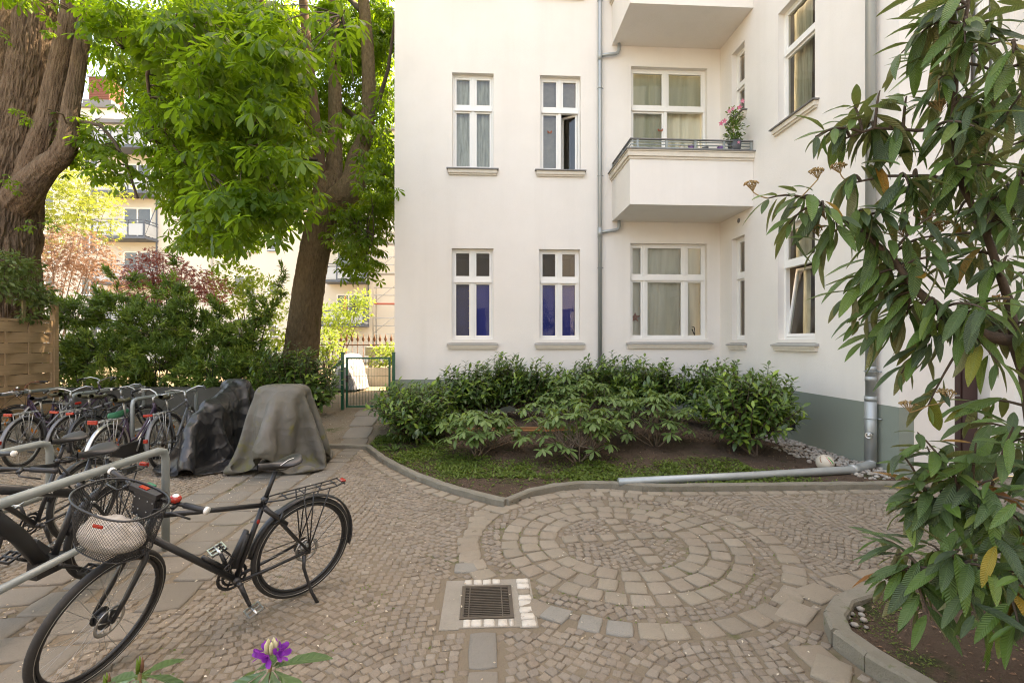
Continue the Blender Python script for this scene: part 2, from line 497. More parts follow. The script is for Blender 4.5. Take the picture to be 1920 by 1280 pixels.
M['darkwall'] = pm("bed_wall_concrete", (0.09, 0.085, 0.075), 0.9, 0.6, (0.05, 0.055, 0.035), 3.0, 0.5, 50.0)
M['far_wall'] = pm("far_wall_render", (0.62, 0.59, 0.52), 0.9, 0.4, (0.56, 0.535, 0.47), 0.3, 0.2, 30.0)
M['far_grey'] = pm("far_balcony_steel", (0.075, 0.095, 0.125), 0.5)
M['far_panel'] = pm("far_balcony_panel", (0.36, 0.40, 0.43), 0.35)
M['brick'] = pm("chimney_brick", (0.17, 0.06, 0.04), 0.9, 0.5, (0.24, 0.10, 0.07), 6.0)
M['roof'] = pm("roof_sheet", (0.16, 0.16, 0.165), 0.7)
M['scaff'] = pm("scaffold_tube", (0.42, 0.43, 0.42), 0.45, metal=0.6)
M['redboard'] = pm("red_toe_board", (0.42, 0.09, 0.06), 0.7)
M['door'] = pm("door_wood", (0.055, 0.022, 0.018), 0.5, 0.4, (0.035, 0.018, 0.014), 5.0)
M['pebble'] = pm("river_pebble", (0.34, 0.30, 0.25), 0.7, 0.6, (0.24, 0.21, 0.18), 18.0, tint=[(0.22, 0.20, 0.17), (0.40, 0.37, 0.32), (0.30, 0.24, 0.19), (0.50, 0.47, 0.42)])
M['pot'] = pm("grey_pot", (0.085, 0.09, 0.10), 0.6)
M['pinkfl'] = leaf_mat("pink_petal", [(0, (0.72, 0.16, 0.28)), (1, (0.80, 0.30, 0.40))], (0.8, 0.3, 0.4), 0.3)
M['purplefl'] = leaf_mat("purple_petal", [(0, (0.20, 0.018, 0.30)), (1, (0.30, 0.05, 0.42))], (0.4, 0.06, 0.55), 0.3)
M['bud'] = pm("flower_bud", (0.50, 0.46, 0.28), 0.6, 0.5, (0.34, 0.30, 0.13), 60.0)
M['starred'] = pm("star_rust", (0.30, 0.085, 0.045), 0.7)

# ================================================================== GROUND
def inpoly(px, py, poly):
    px, py = np.asarray(px), np.asarray(py)
    res = np.zeros(px.shape, dtype=bool)
    n = len(poly)
    for i in range(n):
        x1, y1 = poly[i]; x2, y2 = poly[(i + 1) % n]
        c = ((y1 > py) != (y2 > py)) & (px < (x2 - x1) * (py - y1) / (y2 - y1 + 1e-12) + x1)
        res ^= c
    return res

KERB = [(-3.3, 8.14), (-2.56, 8.18), (-1.92, 8.06), (-1.70, 7.62), (-1.46, 7.17), (-1.20, 6.76), (-0.87, 6.28), (-0.51, 5.86), (-0.16, 5.52), (0.22, 5.21),
        (0.50, 5.53), (0.83, 5.74), (1.18, 5.81), (1.53, 5.79), (1.87, 5.68), (2.22, 5.64), (2.72, 5.63), (3.25, 5.62), (3.90, 5.61), (4.60, 5.60), (5.34, 5.60)]
BED = KERB[2:] + [(5.37, 5.62), (5.37, 10.8), (-2.0, 10.8), (-1.95, 9.3)]
RKERB = [(6.3, 3.45), (3.6, 3.42), (2.96, 3.27), (2.62, 3.17), (2.34, 3.04), (2.15, 2.87), (2.07, 2.70), (2.09, 2.50), (2.16, 2.25), (2.30, 1.8), (2.45, 1.2)]
RBED = RKERB + [(6.3, 1.0)]

xs = sorted(set([-400, -200, -90, -50] + list(np.arange(-30, 30.1, 0.5)) + [50, 90, 200, 400, -0.14, 0.16]))
ys = sorted(set([-400, -150, -60] + list(np.arange(-12, 42.1, 0.5)) + [60, 100, 200, 400, 3.115, 3.48]))
XX, YY = np.meshgrid(np.array(xs), np.array(ys), indexing='ij')
ZZ = np.array([[gz(x, y) - 0.0045 + (0.003 * nz(x * 2, y * 2) if abs(x) < 30 and -8 < y < 40 else 0) for y in ys] for x in xs])
gv = np.stack([XX.ravel(), YY.ravel(), ZZ.ravel()], 1)
ny_ = len(ys)
gf = [(i * ny_ + j, (i + 1) * ny_ + j, (i + 1) * ny_ + j + 1, i * ny_ + j + 1) for i in range(len(xs) - 1) for j in range(ny_ - 1)
      if not (-0.15 < xs[i] < 0.1 and xs[i + 1] <= 0.17 and 3.1 < ys[j] < 3.4 and ys[j + 1] <= 3.49)]
ground = mesh_np("ground", gv, gf, M['ground'], smooth=True)
tag(ground, kind="structure")

# ------------------------------------------------------------------ paving
paving = empty("paved_courtyard")
tag(paving, kind="structure")
CC, CR = np.array([1.20, 4.23]), None

def sett(name, poly, zt, mat, parent, bev=0.012, dome=0.006, h=0.07):
    """one stone: irregular outline, rounded rim, slightly domed top"""
    n = len(poly)
    cx = sum(p[0] for p in poly) / n; cy = sum(p[1] for p in poly) / n
    vs_, fs_ = [], []
    def ring(inset, z):
        for p in poly:
            dx, dy = p[0] - cx, p[1] - cy
            l = math.hypot(dx, dy)
            k = max(0.2, (l - inset * 1.3) / l)
            vs_.append((cx + dx * k, cy + dy * k, z + gz(cx + dx * k, cy + dy * k) + (nz(p[0] * 9, p[1] * 9, z) * 0.004)))
    ring(0, -h); ring(0, zt - bev * 1.1); ring(bev * 0.35, zt - bev * 0.35); ring(bev * 1.3, zt + dome * 0.3); ring(bev * 4.0, zt + dome)
    for r in range(4):
        for i in range(n):
            j = (i + 1) % n
            fs_.append((r * n + i, r * n + j, (r + 1) * n + j, (r + 1) * n + i))
    fs_.append(tuple(4 * n + i for i in range(n)))
    mb = MB(); mb.add(vs_, fs_, True)
    return mb.build(name, mat, parent)

def quad_poly(cx, cy, a, sx, sy, j=0.1, sub=2):
    """rough rectangle with sub points per side"""
    cs = [(-1, -1), (1, -1), (1, 1), (-1, 1)]
    cs = [(x * sx / 2 * (1 + random.uniform(-j, j * 0.4)), y * sy / 2 * (1 + random.uniform(-j, j * 0.4))) for x, y in cs]
    pts = []
    for i in range(4):
        a0, a1 = cs[i], cs[(i + 1) % 4]
        for s in range(sub):
            t = s / sub
            bul = 1.0 if s == 0 else 1.0 + random.uniform(-0.02, 0.06)
            if s == 0:     # cut the corner a little
                pts.append(((a0[0] * 0.95), (a0[1] * 0.95)))
            else:
                pts.append(((a0[0] * (1 - t) + a1[0] * t) * bul, (a0[1] * (1 - t) + a1[1] * t) * bul))
    c, s = math.cos(a), math.sin(a)
    return [(cx + x * c - y * s, cy + x * s + y * c) for x, y in pts]

blockers = []          # (cx, cy, r) discs where no small cobble goes
big_polys = []
def place_sett(name, poly, zt, mat, bev=0.007):
    big_polys.append(poly)
    return sett(name, poly, zt, mat, paving, bev)

# the round: three rings, an open ring further out, a cross inside
for ri, (rm, w, nst) in enumerate([(0.645, 0.165, 23), (0.815, 0.165, 29), (0.985, 0.165, 35), (1.335, 0.175, 45)]):
    a0 = random.uniform(0, 1)
    for k in range(nst):
        a = a0 + 2 * math.pi * k / nst + random.uniform(-0.02, 0.02)
        x, y = CC[0] + rm * math.cos(a), CC[1] + rm * math.sin(a)
        if ri == 3 and (y > 5.58 or (abs(x) < 0.30 and 2.95 < y < 3.66)):
            continue
        if ri == 3 and -2.25 < math.atan2(y - CC[1], x - CC[0]) < -1.72:
            mat = M['stone_grey']
        else:
            mat = M['stone']
        ln = 2 * math.pi * rm / nst - 0.014
        place_sett("paving_stone", quad_poly(x, y, a, w * random.uniform(0.93, 1.03), ln * random.uniform(0.92, 1.04), 0.14), random.uniform(0.003, 0.010), mat)
ca = 0.06
for k in range(6):
    t = -0.44 + k * 0.172
    place_sett("paving_stone", quad_poly(CC[0] + t * math.cos(ca), CC[1] + 0.09 + t * math.sin(ca), ca, 0.145, 0.135, 0.14), 0.010, M['stone'])
for t in (-0.42, -0.26, -0.10, 0.25, 0.42):
    place_sett("paving_stone", quad_poly(CC[0] + 0.10 - t * 0.12, CC[1] + 0.04 + t, 0.08, 0.14, 0.13, 0.14), 0.010, M['stone'])

# edging row along the long kerb
def along(pts, step, off):
    out = []
    carry = 0.0
    for (x0, y0), (x1, y1) in zip(pts[:-1], pts[1:]):
        L_ = math.hypot(x1 - x0, y1 - y0)
        dx, dy = (x1 - x0) / L_, (y1 - y0) / L_
        s = carry
        while s < L_:
            out.append((x0 + dx * s + dy * off, y0 + dy * s - dx * off, math.atan2(dy, dx)))
            s += step
        carry = s - L_
    return out
for x, y, a in along(KERB[2:10], 0.185, 0.155):
    place_sett("edging_stone", quad_poly(x, y, a, 0.165, 0.145, 0.14), random.uniform(0.004, 0.012), M['stone'])
for x, y, a in along(KERB[9:], 0.20, 0.135):
    if math.hypot(x - CC[0], y - CC[1]) > 1.26:
        place_sett("edging_stone", quad_poly(x, y, a, 0.18, 0.12, 0.12), random.uniform(0.004, 0.012), M['stone'])
for x, y, a in [(x, y, a) for x, y, a in along(RKERB[1:], 0.31, 0.22)]:
    place_sett("edging_stone", quad_poly(x, y, a, 0.285, 0.21, 0.12), random.uniform(0.006, 0.014), M['stone'])
for x, y in ((1.86, 2.50), (1.90, 2.18)):
    place_sett("edging_stone", quad_poly(x, y, 0.8, 0.24, 0.19, 0.14), 0.012, M['stone'])
# single course that runs from the drain up to the kerb corner
for y in (3.80, 3.97, 4.14, 4.31, 4.48, 4.65, 4.82, 4.99):
    place_sett("edging_stone", quad_poly(-0.16 + 0.03 * random.random() + max(0, y - 4.3) * 0.16, y, 0.0, 0.185, 0.155, 0.12), random.uniform(0.004, 0.010), M['stone_grey'] if y < 3.85 else M['stone'])

# slab courses of the bicycle stand
slab_polys = []
for r_, x0 in enumerate((-2.02, -2.34, -2.70, -3.06)):
    wdt = (0.30, 0.34, 0.34, 0.34)[r_]
    y = 1.7 + r_ * 0.13
    while y < 8.0:
        ln = random.uniform(0.27, 0.40) if r_ else random.uniform(0.30, 0.46)
        xo = x0 - (0.30 * sstep(3.4, 2.4, y) if y < 3.4 else 0)
        if r_ == 0 and 6.9 < y < 8.2:
            ln *= 0.6
        place_sett("paving_slab", quad_poly(xo - wdt / 2, y + ln / 2, 0.10 * (y < 3.4), wdt - 0.012, ln - 0.016, 0.05), random.uniform(0.000, 0.012), M['slab'], 0.008)
        slab_polys.append(1)
        y += ln
# garden path towards the gate
for x, y, w, l in ((-2.38, 9.66, 0.46, 0.60), (-2.32, 9.00, 0.46, 0.60), (-2.26, 8.46, 0.44, 0.46), (-2.45, 10.28, 0.48, 0.58)):
    sett("paving_slab", quad_poly(x, y, 0.02, w, l, 0.02), 0.014, M['slab'], paving, 0.008)

# kerb stones
def kerb_run(pts, wid, z1, seg):
    for (x0, y0), (x1, y1) in zip(pts[:-1], pts[1:]):
        L_ = math.hypot(x1 - x0, y1 - y0)
        a = math.atan2(y1 - y0, x1 - x0)
        n = max(1, round(L_ / seg))
        for k in range(n):
            t = (k + 0.5) / n
            cx, cy = x0 + (x1 - x0) * t, y0 + (y1 - y0) * t
            l = L_ / n + (0.006 if n == 1 else -0.008)
            mb = MB()
            Mz = Matrix.Rotation(a, 3, 'Z')
            base = gz(cx, cy)
            def f(u, v, l=l, cx=cx, cy=cy, Mz=Mz, base=base):
                prof = [(-wid / 2, -0.06), (-wid / 2, z1 - 0.016), (-wid / 2 + 0.014, z1 - 0.001), (wid / 2 - 0.012, z1), (wid / 2, z1 - 0.014), (wid / 2, -0.06)]
                p = prof[round(v * 5)]
                q = Vector(((u - 0.5) * l, p[0], 0))
                q = Mz @ q
                x, y = cx + q.x, cy + q.y
                j = 0.011 * nz(x * 9, y * 7, p[1] * 20)
                return Vector((x + j, y + j, p[1] + base + 0.007 * nz(x * 5 + 9, y * 5, 3)))
            mb.grid(f, max(3, int(l / 0.05)), 5, False)
            e0 = [f(0, v / 5) for v in range(6)]; e1 = [f(1, v / 5) for v in range(6)]
            mb.add(e0, [(5, 4, 3, 2, 1, 0)]); mb.add(e1, [(0, 1, 2, 3, 4, 5)])
            mb.build("kerb_stone", M['kerb'], paving)
kerb_run(KERB[:10], 0.085, 0.075, 1.0)
kerb_run(KERB[9:], 0.085, 0.075, 1.0)
kerb_run([(6.3, 3.45), (3.6, 3.42), (2.96, 3.27), (2.34, 3.04), (2.15, 2.87), (2.07, 2.70), (2.09, 2.50), (2.30, 1.8), (2.45, 1.2)], 0.115, 0.10, 0.9)

# drain: concrete surround, white painted setts, steel grate over a real pit
drain = empty("drain_grate", (0.01, 3.30, 0))
tag(drain, "square steel drain grate framed in concrete and white painted stones", "drain grate")
mb = MB()
for b in ((-0.285, -0.165, 2.985, 3.60), (0.185, 0.215, 3.0, 3.60), (-0.165, 0.185, 3.505, 3.53), (-0.165, 0.185, 3.0, 3.09), (-0.165, 0.185, 3.53, 3.60), (0.215, 0.33, 2.985, 3.60)):
    mb.bx(b[0], b[1], b[2], b[3], -0.05, 0.001)
mb.build("concrete_surround", M['concrete'], drain)
mb = MB()
for b in ((-0.14, 0.16, 3.115, 3.48),):
    x0, x1, y0, y1 = b
    mb.add([(x0, y0, 0), (x1, y0, 0), (x1, y1, 0), (x0, y1, 0), (x0, y0, -0.5), (x1, y0, -0.5), (x1, y1, -0.5), (x0, y1, -0.5)],
           [(0, 1, 5, 4), (1, 2, 6, 5), (2, 3, 7, 6), (3, 0, 4, 7), (4, 5, 6, 7)])
mb.build("pit", M['concrete'], drain)
mb = MB()
for b in ((-0.165, -0.14, 3.09, 3.505), (0.16, 0.185, 3.09, 3.505), (-0.14, 0.16, 3.48, 3.505), (-0.14, 0.16, 3.09, 3.115)):
    mb.bx(b[0], b[1], b[2], b[3], -0.03, 0.008)
mb.build("frame", M['grate'], drain)
for k in range(17):
    y = 3.128 + k * 0.0212
    MB().bx(-0.139, 0.159, y, y + 0.008, -0.022, 0.005).build("bar", M['grate'], drain)
for x in (-0.112, 0.108):
    MB().bx(x, x + 0.008, 3.116, 3.479, -0.018, 0.0065).build("cross_bar", M['grate'], drain)
def wst(x, y, w, l, m='painted'):
    big_polys.append(quad_poly(x, y, 0, w, l, 0.03))
    q = quad_poly(x, y, 0, w, l, 0.10)
    o = sett("painted_stone", q, 0.010, M[m], drain, 0.008)
    for v in o.data.vertices: pass
    return o
for x, w in ((-0.125, 0.055), (-0.055, 0.062), (0.012, 0.062), (0.08, 0.058)):
    wst(x, 3.565, w, 0.065)
for k in range(8):
    wst(0.272, 3.565 - k * 0.077, 0.095, 0.068, 'painted' if k != 2 else 'stone')
for x, w in ((-0.115, 0.05), (-0.055, 0.07), (0.025, 0.07), (0.11, 0.062), (0.165, 0.03)):
    wst(x, 3.045, w, 0.075)
big_polys.append([(-0.30, 2.97), (0.34, 2.97), (0.34, 3.62), (-0.30, 3.62)])
for y0, y1 in ((2.62, 2.955), (2.20, 2.612), (1.8, 2.19)):
    place_sett("paving_slab", quad_poly(-0.013, (y0 + y1) / 2, 0, 0.165, y1 - y0 - 0.006, 0.03), 0.004, M['slab'], 0.006)

# small mosaic cobbles: the 300 nearest are parts, the rest one mass
pitch = 0.061
gi = np.arange(-190, 190); gj = np.arange(-190, 190)
GI, GJ = np.meshgrid(gi, gj, indexing='ij')
GI, GJ = GI.ravel().astype(float), GJ.ravel().astype(float)
u_ = GI * pitch * 1.04 + (GJ % 2) * pitch * 0.5 + rng.uniform(-0.007, 0.007, GI.size)
v_ = GJ * pitch * 0.96 + rng.uniform(-0.006, 0.006, GI.size)
v_ = v_ + 0.10 * np.sin(u_ * 4.6) + 0.05 * np.sin(u_ * 1.7 + 1.0)
slope = np.arctan(0.46 * np.cos(u_ * 4.6) + 0.085 * np.cos(u_ * 1.7 + 1.0))
th = R(28)
cx = u_ * math.cos(th) - v_ * math.sin(th) - 0.6
cy = u_ * math.sin(th) + v_ * math.cos(th) + 5.0
ang = th + slope + rng.normal(0, 0.09, GI.size)
keep = (cx > -8.3) & (cx < 6.9) & (cy > 1.9) & (cy < 8.10) & ~inpoly(cx, cy, BED) & ~inpoly(cx, cy, RBED)
keep &= ~((cx > 5.33) & (cy > 5.9))
keep &= ~((cx < -3.3) & (cy > 8.0))
cx, cy, ang = cx[keep], cy[keep], ang[keep]
clear = np.ones(cx.size, dtype=bool)
for p in big_polys:
    ax = [q[0] for q in p]; ay = [q[1] for q in p]
    x0, x1, y0, y1 = min(ax) - 0.03, max(ax) + 0.03, min(ay) - 0.03, max(ay) + 0.03
    near = (cx > x0) & (cx < x1) & (cy > y0) & (cy < y1)
    if near.any():
        idx = np.where(near)[0]
        mx_, my_ = (min(ax) + max(ax)) / 2, (min(ay) + max(ay)) / 2
        big = [(mx_ + (q[0] - mx_) * 1.0 + np.sign(q[0] - mx_) * 0.022, my_ + (q[1] - my_) + np.sign(q[1] - my_) * 0.022) for q in p]
        clear[idx[inpoly(cx[idx], cy[idx], big)]] = False
# keep clear of the kerbs
for line, off in ((KERB, 0.075), (RKERB, 0.09)):
    for (x0, y0), (x1, y1) in zip(line[:-1], line[1:]):
        dx, dy = x1 - x0, y1 - y0
        t = np.clip(((cx - x0) * dx + (cy - y0) * dy) / (dx * dx + dy * dy), 0, 1)
        d = np.hypot(cx - x0 - dx * t, cy - y0 - dy * t)
        clear &= d > off
cx, cy, ang = cx[clear], cy[clear], ang[clear]
N = cx.size
lost = rng.uniform(0, 1, N) < 0.012
cx, cy, ang = cx[~lost], cy[~lost], ang[~lost]
N = cx.size
sx = pitch * rng.uniform(0.80, 0.97, N); sy = pitch * rng.uniform(0.76, 0.93, N)
def cobble_verts(cx, cy, ang, sx, sy):
    n = cx.size
    cor = np.array([(-.5, -.5), (.5, -.5), (.5, .5), (-.5, .5)])
    jit = rng.uniform(-0.11, 0.11, (n, 4, 2))
    c2 = (cor[None] + jit) * np.stack([sx, sy], 1)[:, None, :]
    ca_, sa_ = np.cos(ang)[:, None], np.sin(ang)[:, None]
    zt = rng.normal(0.004, 0.0028, n)
    wear = 0.0035 * np.sin(cx * 2.1 + 0.7) * np.cos(cy * 1.7)
    zt = zt + wear
    tx, ty = rng.normal(0, 0.045, n), rng.normal(0, 0.045, n)
    out = np.zeros((n, 17, 3))
    def put(slot, k, z):
        p = c2 * k
        x = p[..., 0] * ca_ - p[..., 1] * sa_
        y = p[..., 0] * sa_ + p[..., 1] * ca_
        zz = z + x * tx[:, None] + y * ty[:, None]
        out[:, slot:slot + 4, 0] = cx[:, None] + x
        out[:, slot:slot + 4, 1] = cy[:, None] + y
        out[:, slot:slot + 4, 2] = zz
    put(0, 1.0, -0.04 + 0 * zt[:, None])
    put(4, 1.0, zt[:, None] - 0.008)
    put(8, 0.94, zt[:, None] - 0.003)
    put(12, 0.72, zt[:, None])
    out[:, 16, 0] = cx; out[:, 16, 1] = cy; out[:, 16, 2] = zt + 0.0015
    return out
CF = [(a, b, b + 4, a + 4) for r in (0, 4, 8) for a, b in ((r, r + 1), (r + 1, r + 2), (r + 2, r + 3), (r + 3, r))]
CT = [(12, 13, 16, 16), (13, 14, 16, 16), (14, 15, 16, 16), (15, 12, 16, 16)]
cv = cobble_verts(cx, cy, ang, sx, sy)
s_, c_ = math.sin(YAW), math.cos(YAW)
zc = cx * s_ + cy * c_; xr = cx * c_ - cy * s_
seen = (np.abs(xr / zc) < 1.05) & (zc > 2.53) & (cx > -2.2)
order = np.argsort(np.where(seen, zc, 99))
first = order[:300]
rest = order[300:]
quads = np.array(CF)
tops = np.array([(12, 13, 14, 15)])
allf = np.vstack([quads, tops])
rv = cv[rest].reshape(-1, 3)
rf = (allf[None] + (np.arange(rest.size) * 17)[:, None, None]).reshape(-1, 4)
tint_r = np.repeat(rng.uniform(0, 1, rest.size), 17)
o = mesh_np("cobbles", rv, rf, M['cobble'], paving, smooth=True, attrs={"tint": tint_r})
tag(o, kind="stuff")
for i in first:
    c = np.array([cx[i], cy[i], 0.0])
    o = mesh_np("cobblestone", cv[i] - c, allf, M['cobble'], paving, smooth=True)
    o.location = c

# ------------------------------------------------------------------ soil of the beds
def soil(name, poly, zf, step=0.10):
    ax = [p[0] for p in poly]; ay = [p[1] for p in poly]
    gx = np.arange(min(ax), max(ax) + step, step); gy = np.arange(min(ay), max(ay) + step, step)
    A, B = np.meshgrid(gx, gy, indexing='ij')
    zz = np.array([[zf(a, b) for b in gy] for a in gx])
    v = np.stack([A.ravel(), B.ravel(), zz.ravel()], 1)
    ccx, ccy = A[:-1, :-1] + step / 2, B[:-1, :-1] + step / 2
    ins = inpoly(ccx, ccy, poly)
    ny2 = len(gy)
    f = [(i * ny2 + j, (i + 1) * ny2 + j, (i + 1) * ny2 + j + 1, i * ny2 + j + 1) for i in range(len(gx) - 1) for j in range(ny2 - 1) if ins[i, j]]
    return tag(mesh_np(name, v, f, M['soil'], smooth=True), kind="structure")
def bed_z(x, y):
    d = y - 5.7 - max(0, -x) * 1.25 if x < 0 else y - 5.7
    return 0.035 + 0.17 * sstep(0.0, 3.2, d) * sstep(5.3, 3.4, x) + 0.02 * nz(x * 1.5, y * 1.5) + 0.012 * nz(x * 6, y * 6, 4)
def rbed_z(x, y):
    return 0.05 + 0.06 * sstep(2.2, 3.2, x) + 0.02 * nz(x * 2, y * 2) + 0.012 * nz(x * 8, y * 8, 4)
soil("garden_bed", BED, bed_z)
soil("corner_bed", RBED, rbed_z, 0.07)

# ================================================================== THE HOUSE
house = empty("apartment_house", (-2.0, 10.8, 0.0))
tag(house, "cream plastered apartment house with green plinth, tall white windows and balconies", "apartment house")
FY, WX = 10.8, 5.37
TF = Matrix.Translation((0, FY, 0))
TW = Matrix.Translation((WX, 0, 0)) @ Matrix(((0, 1, 0, 0), (-1, 0, 0, 0), (0, 0, 1, 0), (0, 0, 0, 1)))     # local u = -Y, depth = +X

def wall_panel(mb, u0, u1, w0, w1, openings, rev):
    us = sorted(set([u0, u1] + [a for o in openings for a in o[:2]]))
    ws = sorted(set([w0, w1] + [a for o in openings for a in o[2:4]]))
    us = [a for a in us if u0 <= a <= u1]; ws = [a for a in ws if w0 <= a <= w1]
    for a, b in zip(us[:-1], us[1:]):
        for c, d in zip(ws[:-1], ws[1:]):
            mu, mw = (a + b) / 2, (c + d) / 2
            if any(o[0] < mu < o[1] and o[2] < mw < o[3] for o in openings):
                continue
            mb.add([(a, 0, c), (b, 0, c), (b, 0, d), (a, 0, d)], [(0, 1, 2, 3)])
    for a, b, c, d in [o[:4] for o in openings]:
        mb.add([(a, 0, c), (b, 0, c), (b, 0, d), (a, 0, d), (a, rev, c), (b, rev, c), (b, rev, d), (a, rev, d)],
               [(0, 4, 5, 1), (1, 5, 6, 2), (2, 6, 7, 3), (3, 7, 4, 0)])

W1 = (-0.735, 0.185, 5.60, 7.74); W2 = (1.225, 2.145, 5.60, 7.74)
W3 = (-0.745, 0.180, 1.805, 3.84); W4 = (1.206, 2.130, 1.805, 3.84)
W5 = (3.30, 5.065, 4.72, 8.005); W6 = (3.283, 5.066, 1.815, 4.00)
W7 = (-0.735, 0.185, 9.58, 11.0); W8 = (1.225, 2.145, 9.58, 11.0)
front_open = [W1, W2, W3, W4, W5, W6, W7, W8]
S1 = (-10.28, -9.755, 6.55, 8.015); S2 = (-10.27, -9.755, 1.805, 3.99)
B1 = (-8.603, -7.609, 5.69, 7.775); B2 = (-8.603, -7.609, 1.805, 3.857)
H_F, H_W = 13.5, 28.0
mb = MB(TF); wall_panel(mb, -2.0, WX, 0.93, H_F, front_open, 0.20); mb.build("front_wall", M['wall'], house)
mb = MB(TW); wall_panel(mb, -FY, -6.0, 0.915, H_W, [S1, S2, B1, B2], 0.20); mb.build("side_wall", M['wall'], house)
MB().bx(-2.0 - 0.004, WX, FY - 0.004, FY + 0.2, -0.2, 0.93).build("plinth", M['plinth'], house)
MB().bx(WX - 0.004, WX + 0.2, 6.0 - 0.002, FY - 0.006, -0.2, 0.915).build("plinth", M['plinth'], house)
# shell behind the visible faces
mb = MB()
mb.add([(-2, FY, 0.93), (-2, 15.3, 0.93), (-2, 15.3, H_F), (-2, FY, H_F)], [(0, 1, 2, 3)])
mb.add([(-2, 15.3, 0), (13, 15.3, 0), (13, 15.3, H_F), (-2, 15.3, H_F)], [(0, 1, 2, 3)])
mb.add([(-2, FY, H_F), (WX, FY, H_F), (WX, 15.3, H_F), (-2, 15.3, H_F)], [(0, 1, 2, 3)])
mb.add([(WX, 15.3, H_F), (13, 15.3, H_F), (13, 15.3, H_W), (WX, 15.3, H_W)], [(0, 1, 2, 3)])
mb.add([(WX, FY, H_F), (WX, 15.3, H_F), (WX, 15.3, H_W), (WX, FY, H_W)], [(0, 1, 2, 3)])
mb.add([(WX, 6, H_W), (13, 6, H_W), (13, 15.3, H_W), (WX, 15.3, H_W)], [(0, 1, 2, 3)])
mb.build("rear_shell", M['wall'], house)
# return wall with the entrance door, stair window above, and the wing that runs on towards the viewer
TR = Matrix.Translation((0, 6.0, 0))
DO = (6.13, 6.62, 0.0, 2.17); SW = (6.14, 6.90, 4.35, 9.5)
mb = MB(TR); wall_panel(mb, WX, 6.96, 0.0, H_W, [DO, SW], 0.22)
mb.add([(6.96, 0, 0), (6.96, -14, 0), (6.96, -14, H_W), (6.96, 0, H_W)], [(0, 1, 2, 3)])
mb.add([(6.96, 0, H_W), (6.96, -14, H_W), (13, -14, H_W), (13, 0, H_W)], [(0, 1, 2, 3)])
mb.build("entrance_wall", M['wall'], house)
mb = MB(TR); mb.bx(6.13, 6.62, 0.16, 0.21, 0.0, 2.17)
for k in range(2):
    for a, b in ((0.12, 0.9), (1.0, 2.05)):
        mb.bx(6.17 + k * 0.22, 6.35 + k * 0.22, 0.145, 0.16, a, b)
dr = mb.build("door", M['door'], house)
MB(TR).cyl((6.20, 0.10, 1.05), (6.30, 0.10, 1.05), 0.01).build("handle", M['alu'], dr)

def sub(mb, name, mat, parent):
    return mb.build(name, mat, parent)

def sash_bars(mb, u0, u1, w0, w1, d0, d1, t=0.042):
    mb.bx(u0, u0 + t, d0, d1, w0, w1); mb.bx(u1 - t, u1, d0, d1, w0, w1)
    mb.bx(u0 + t, u1 - t, d0, d1, w0, w0 + t * 1.25); mb.bx(u0 + t, u1 - t, d0, d1, w1 - t, w1)

def curtain(T, u0, u1, w0, w1, d, mat, parent, amp=0.02, freq=20.0, name="curtain", ph=0.0):
    mb = MB(T)
    n = max(10, int((u1 - u0) * 60))
    def f(a, b):
        u = u0 + (u1 - u0) * a
        k = 0.5 + 0.5 * (1 - b)
        return (u + 0.01 * nz(u * 3, b * 2, ph), d + amp * k * math.sin(u * freq + 1.5 * nz(u * 2.1, ph, b * 0.6) * 3 + ph), w0 + (w1 - w0) * b)
    mb.grid(f, n, 6)
    return mb.build(name, mat, parent)

M['cur_sheer'] = pm("sheer_curtain", (0.62, 0.60, 0.50), 0.9, 0.9, (0.22, 0.21, 0.16), 7.0, stretch=(3, 3, 0.3))
M['cur_blue'] = pm("blue_blind", (0.016, 0.046, 0.40), 0.8, 0.5, (0.012, 0.03, 0.25), 2.0)
M['cur_slate'] = pm("slate_blue_blind", (0.022, 0.038, 0.20), 0.8, 0.6, (0.03, 0.035, 0.09), 3.0)
M['cur_cream'] = pm("cream_curtain", (0.78, 0.73, 0.64), 0.9, 0.6, (0.58, 0.53, 0.45), 4.0, stretch=(3, 3, 0.3))
M['cur_taupe'] = pm("taupe_blind", (0.24, 0.20, 0.165), 0.9, 0.6, (0.36, 0.31, 0.255), 7.0)
M['cur_green'] = pm("greenish_curtain", (0.56, 0.53, 0.40), 0.9, 0.6, (0.38, 0.36, 0.265), 4.0, stretch=(3, 3, 0.3))

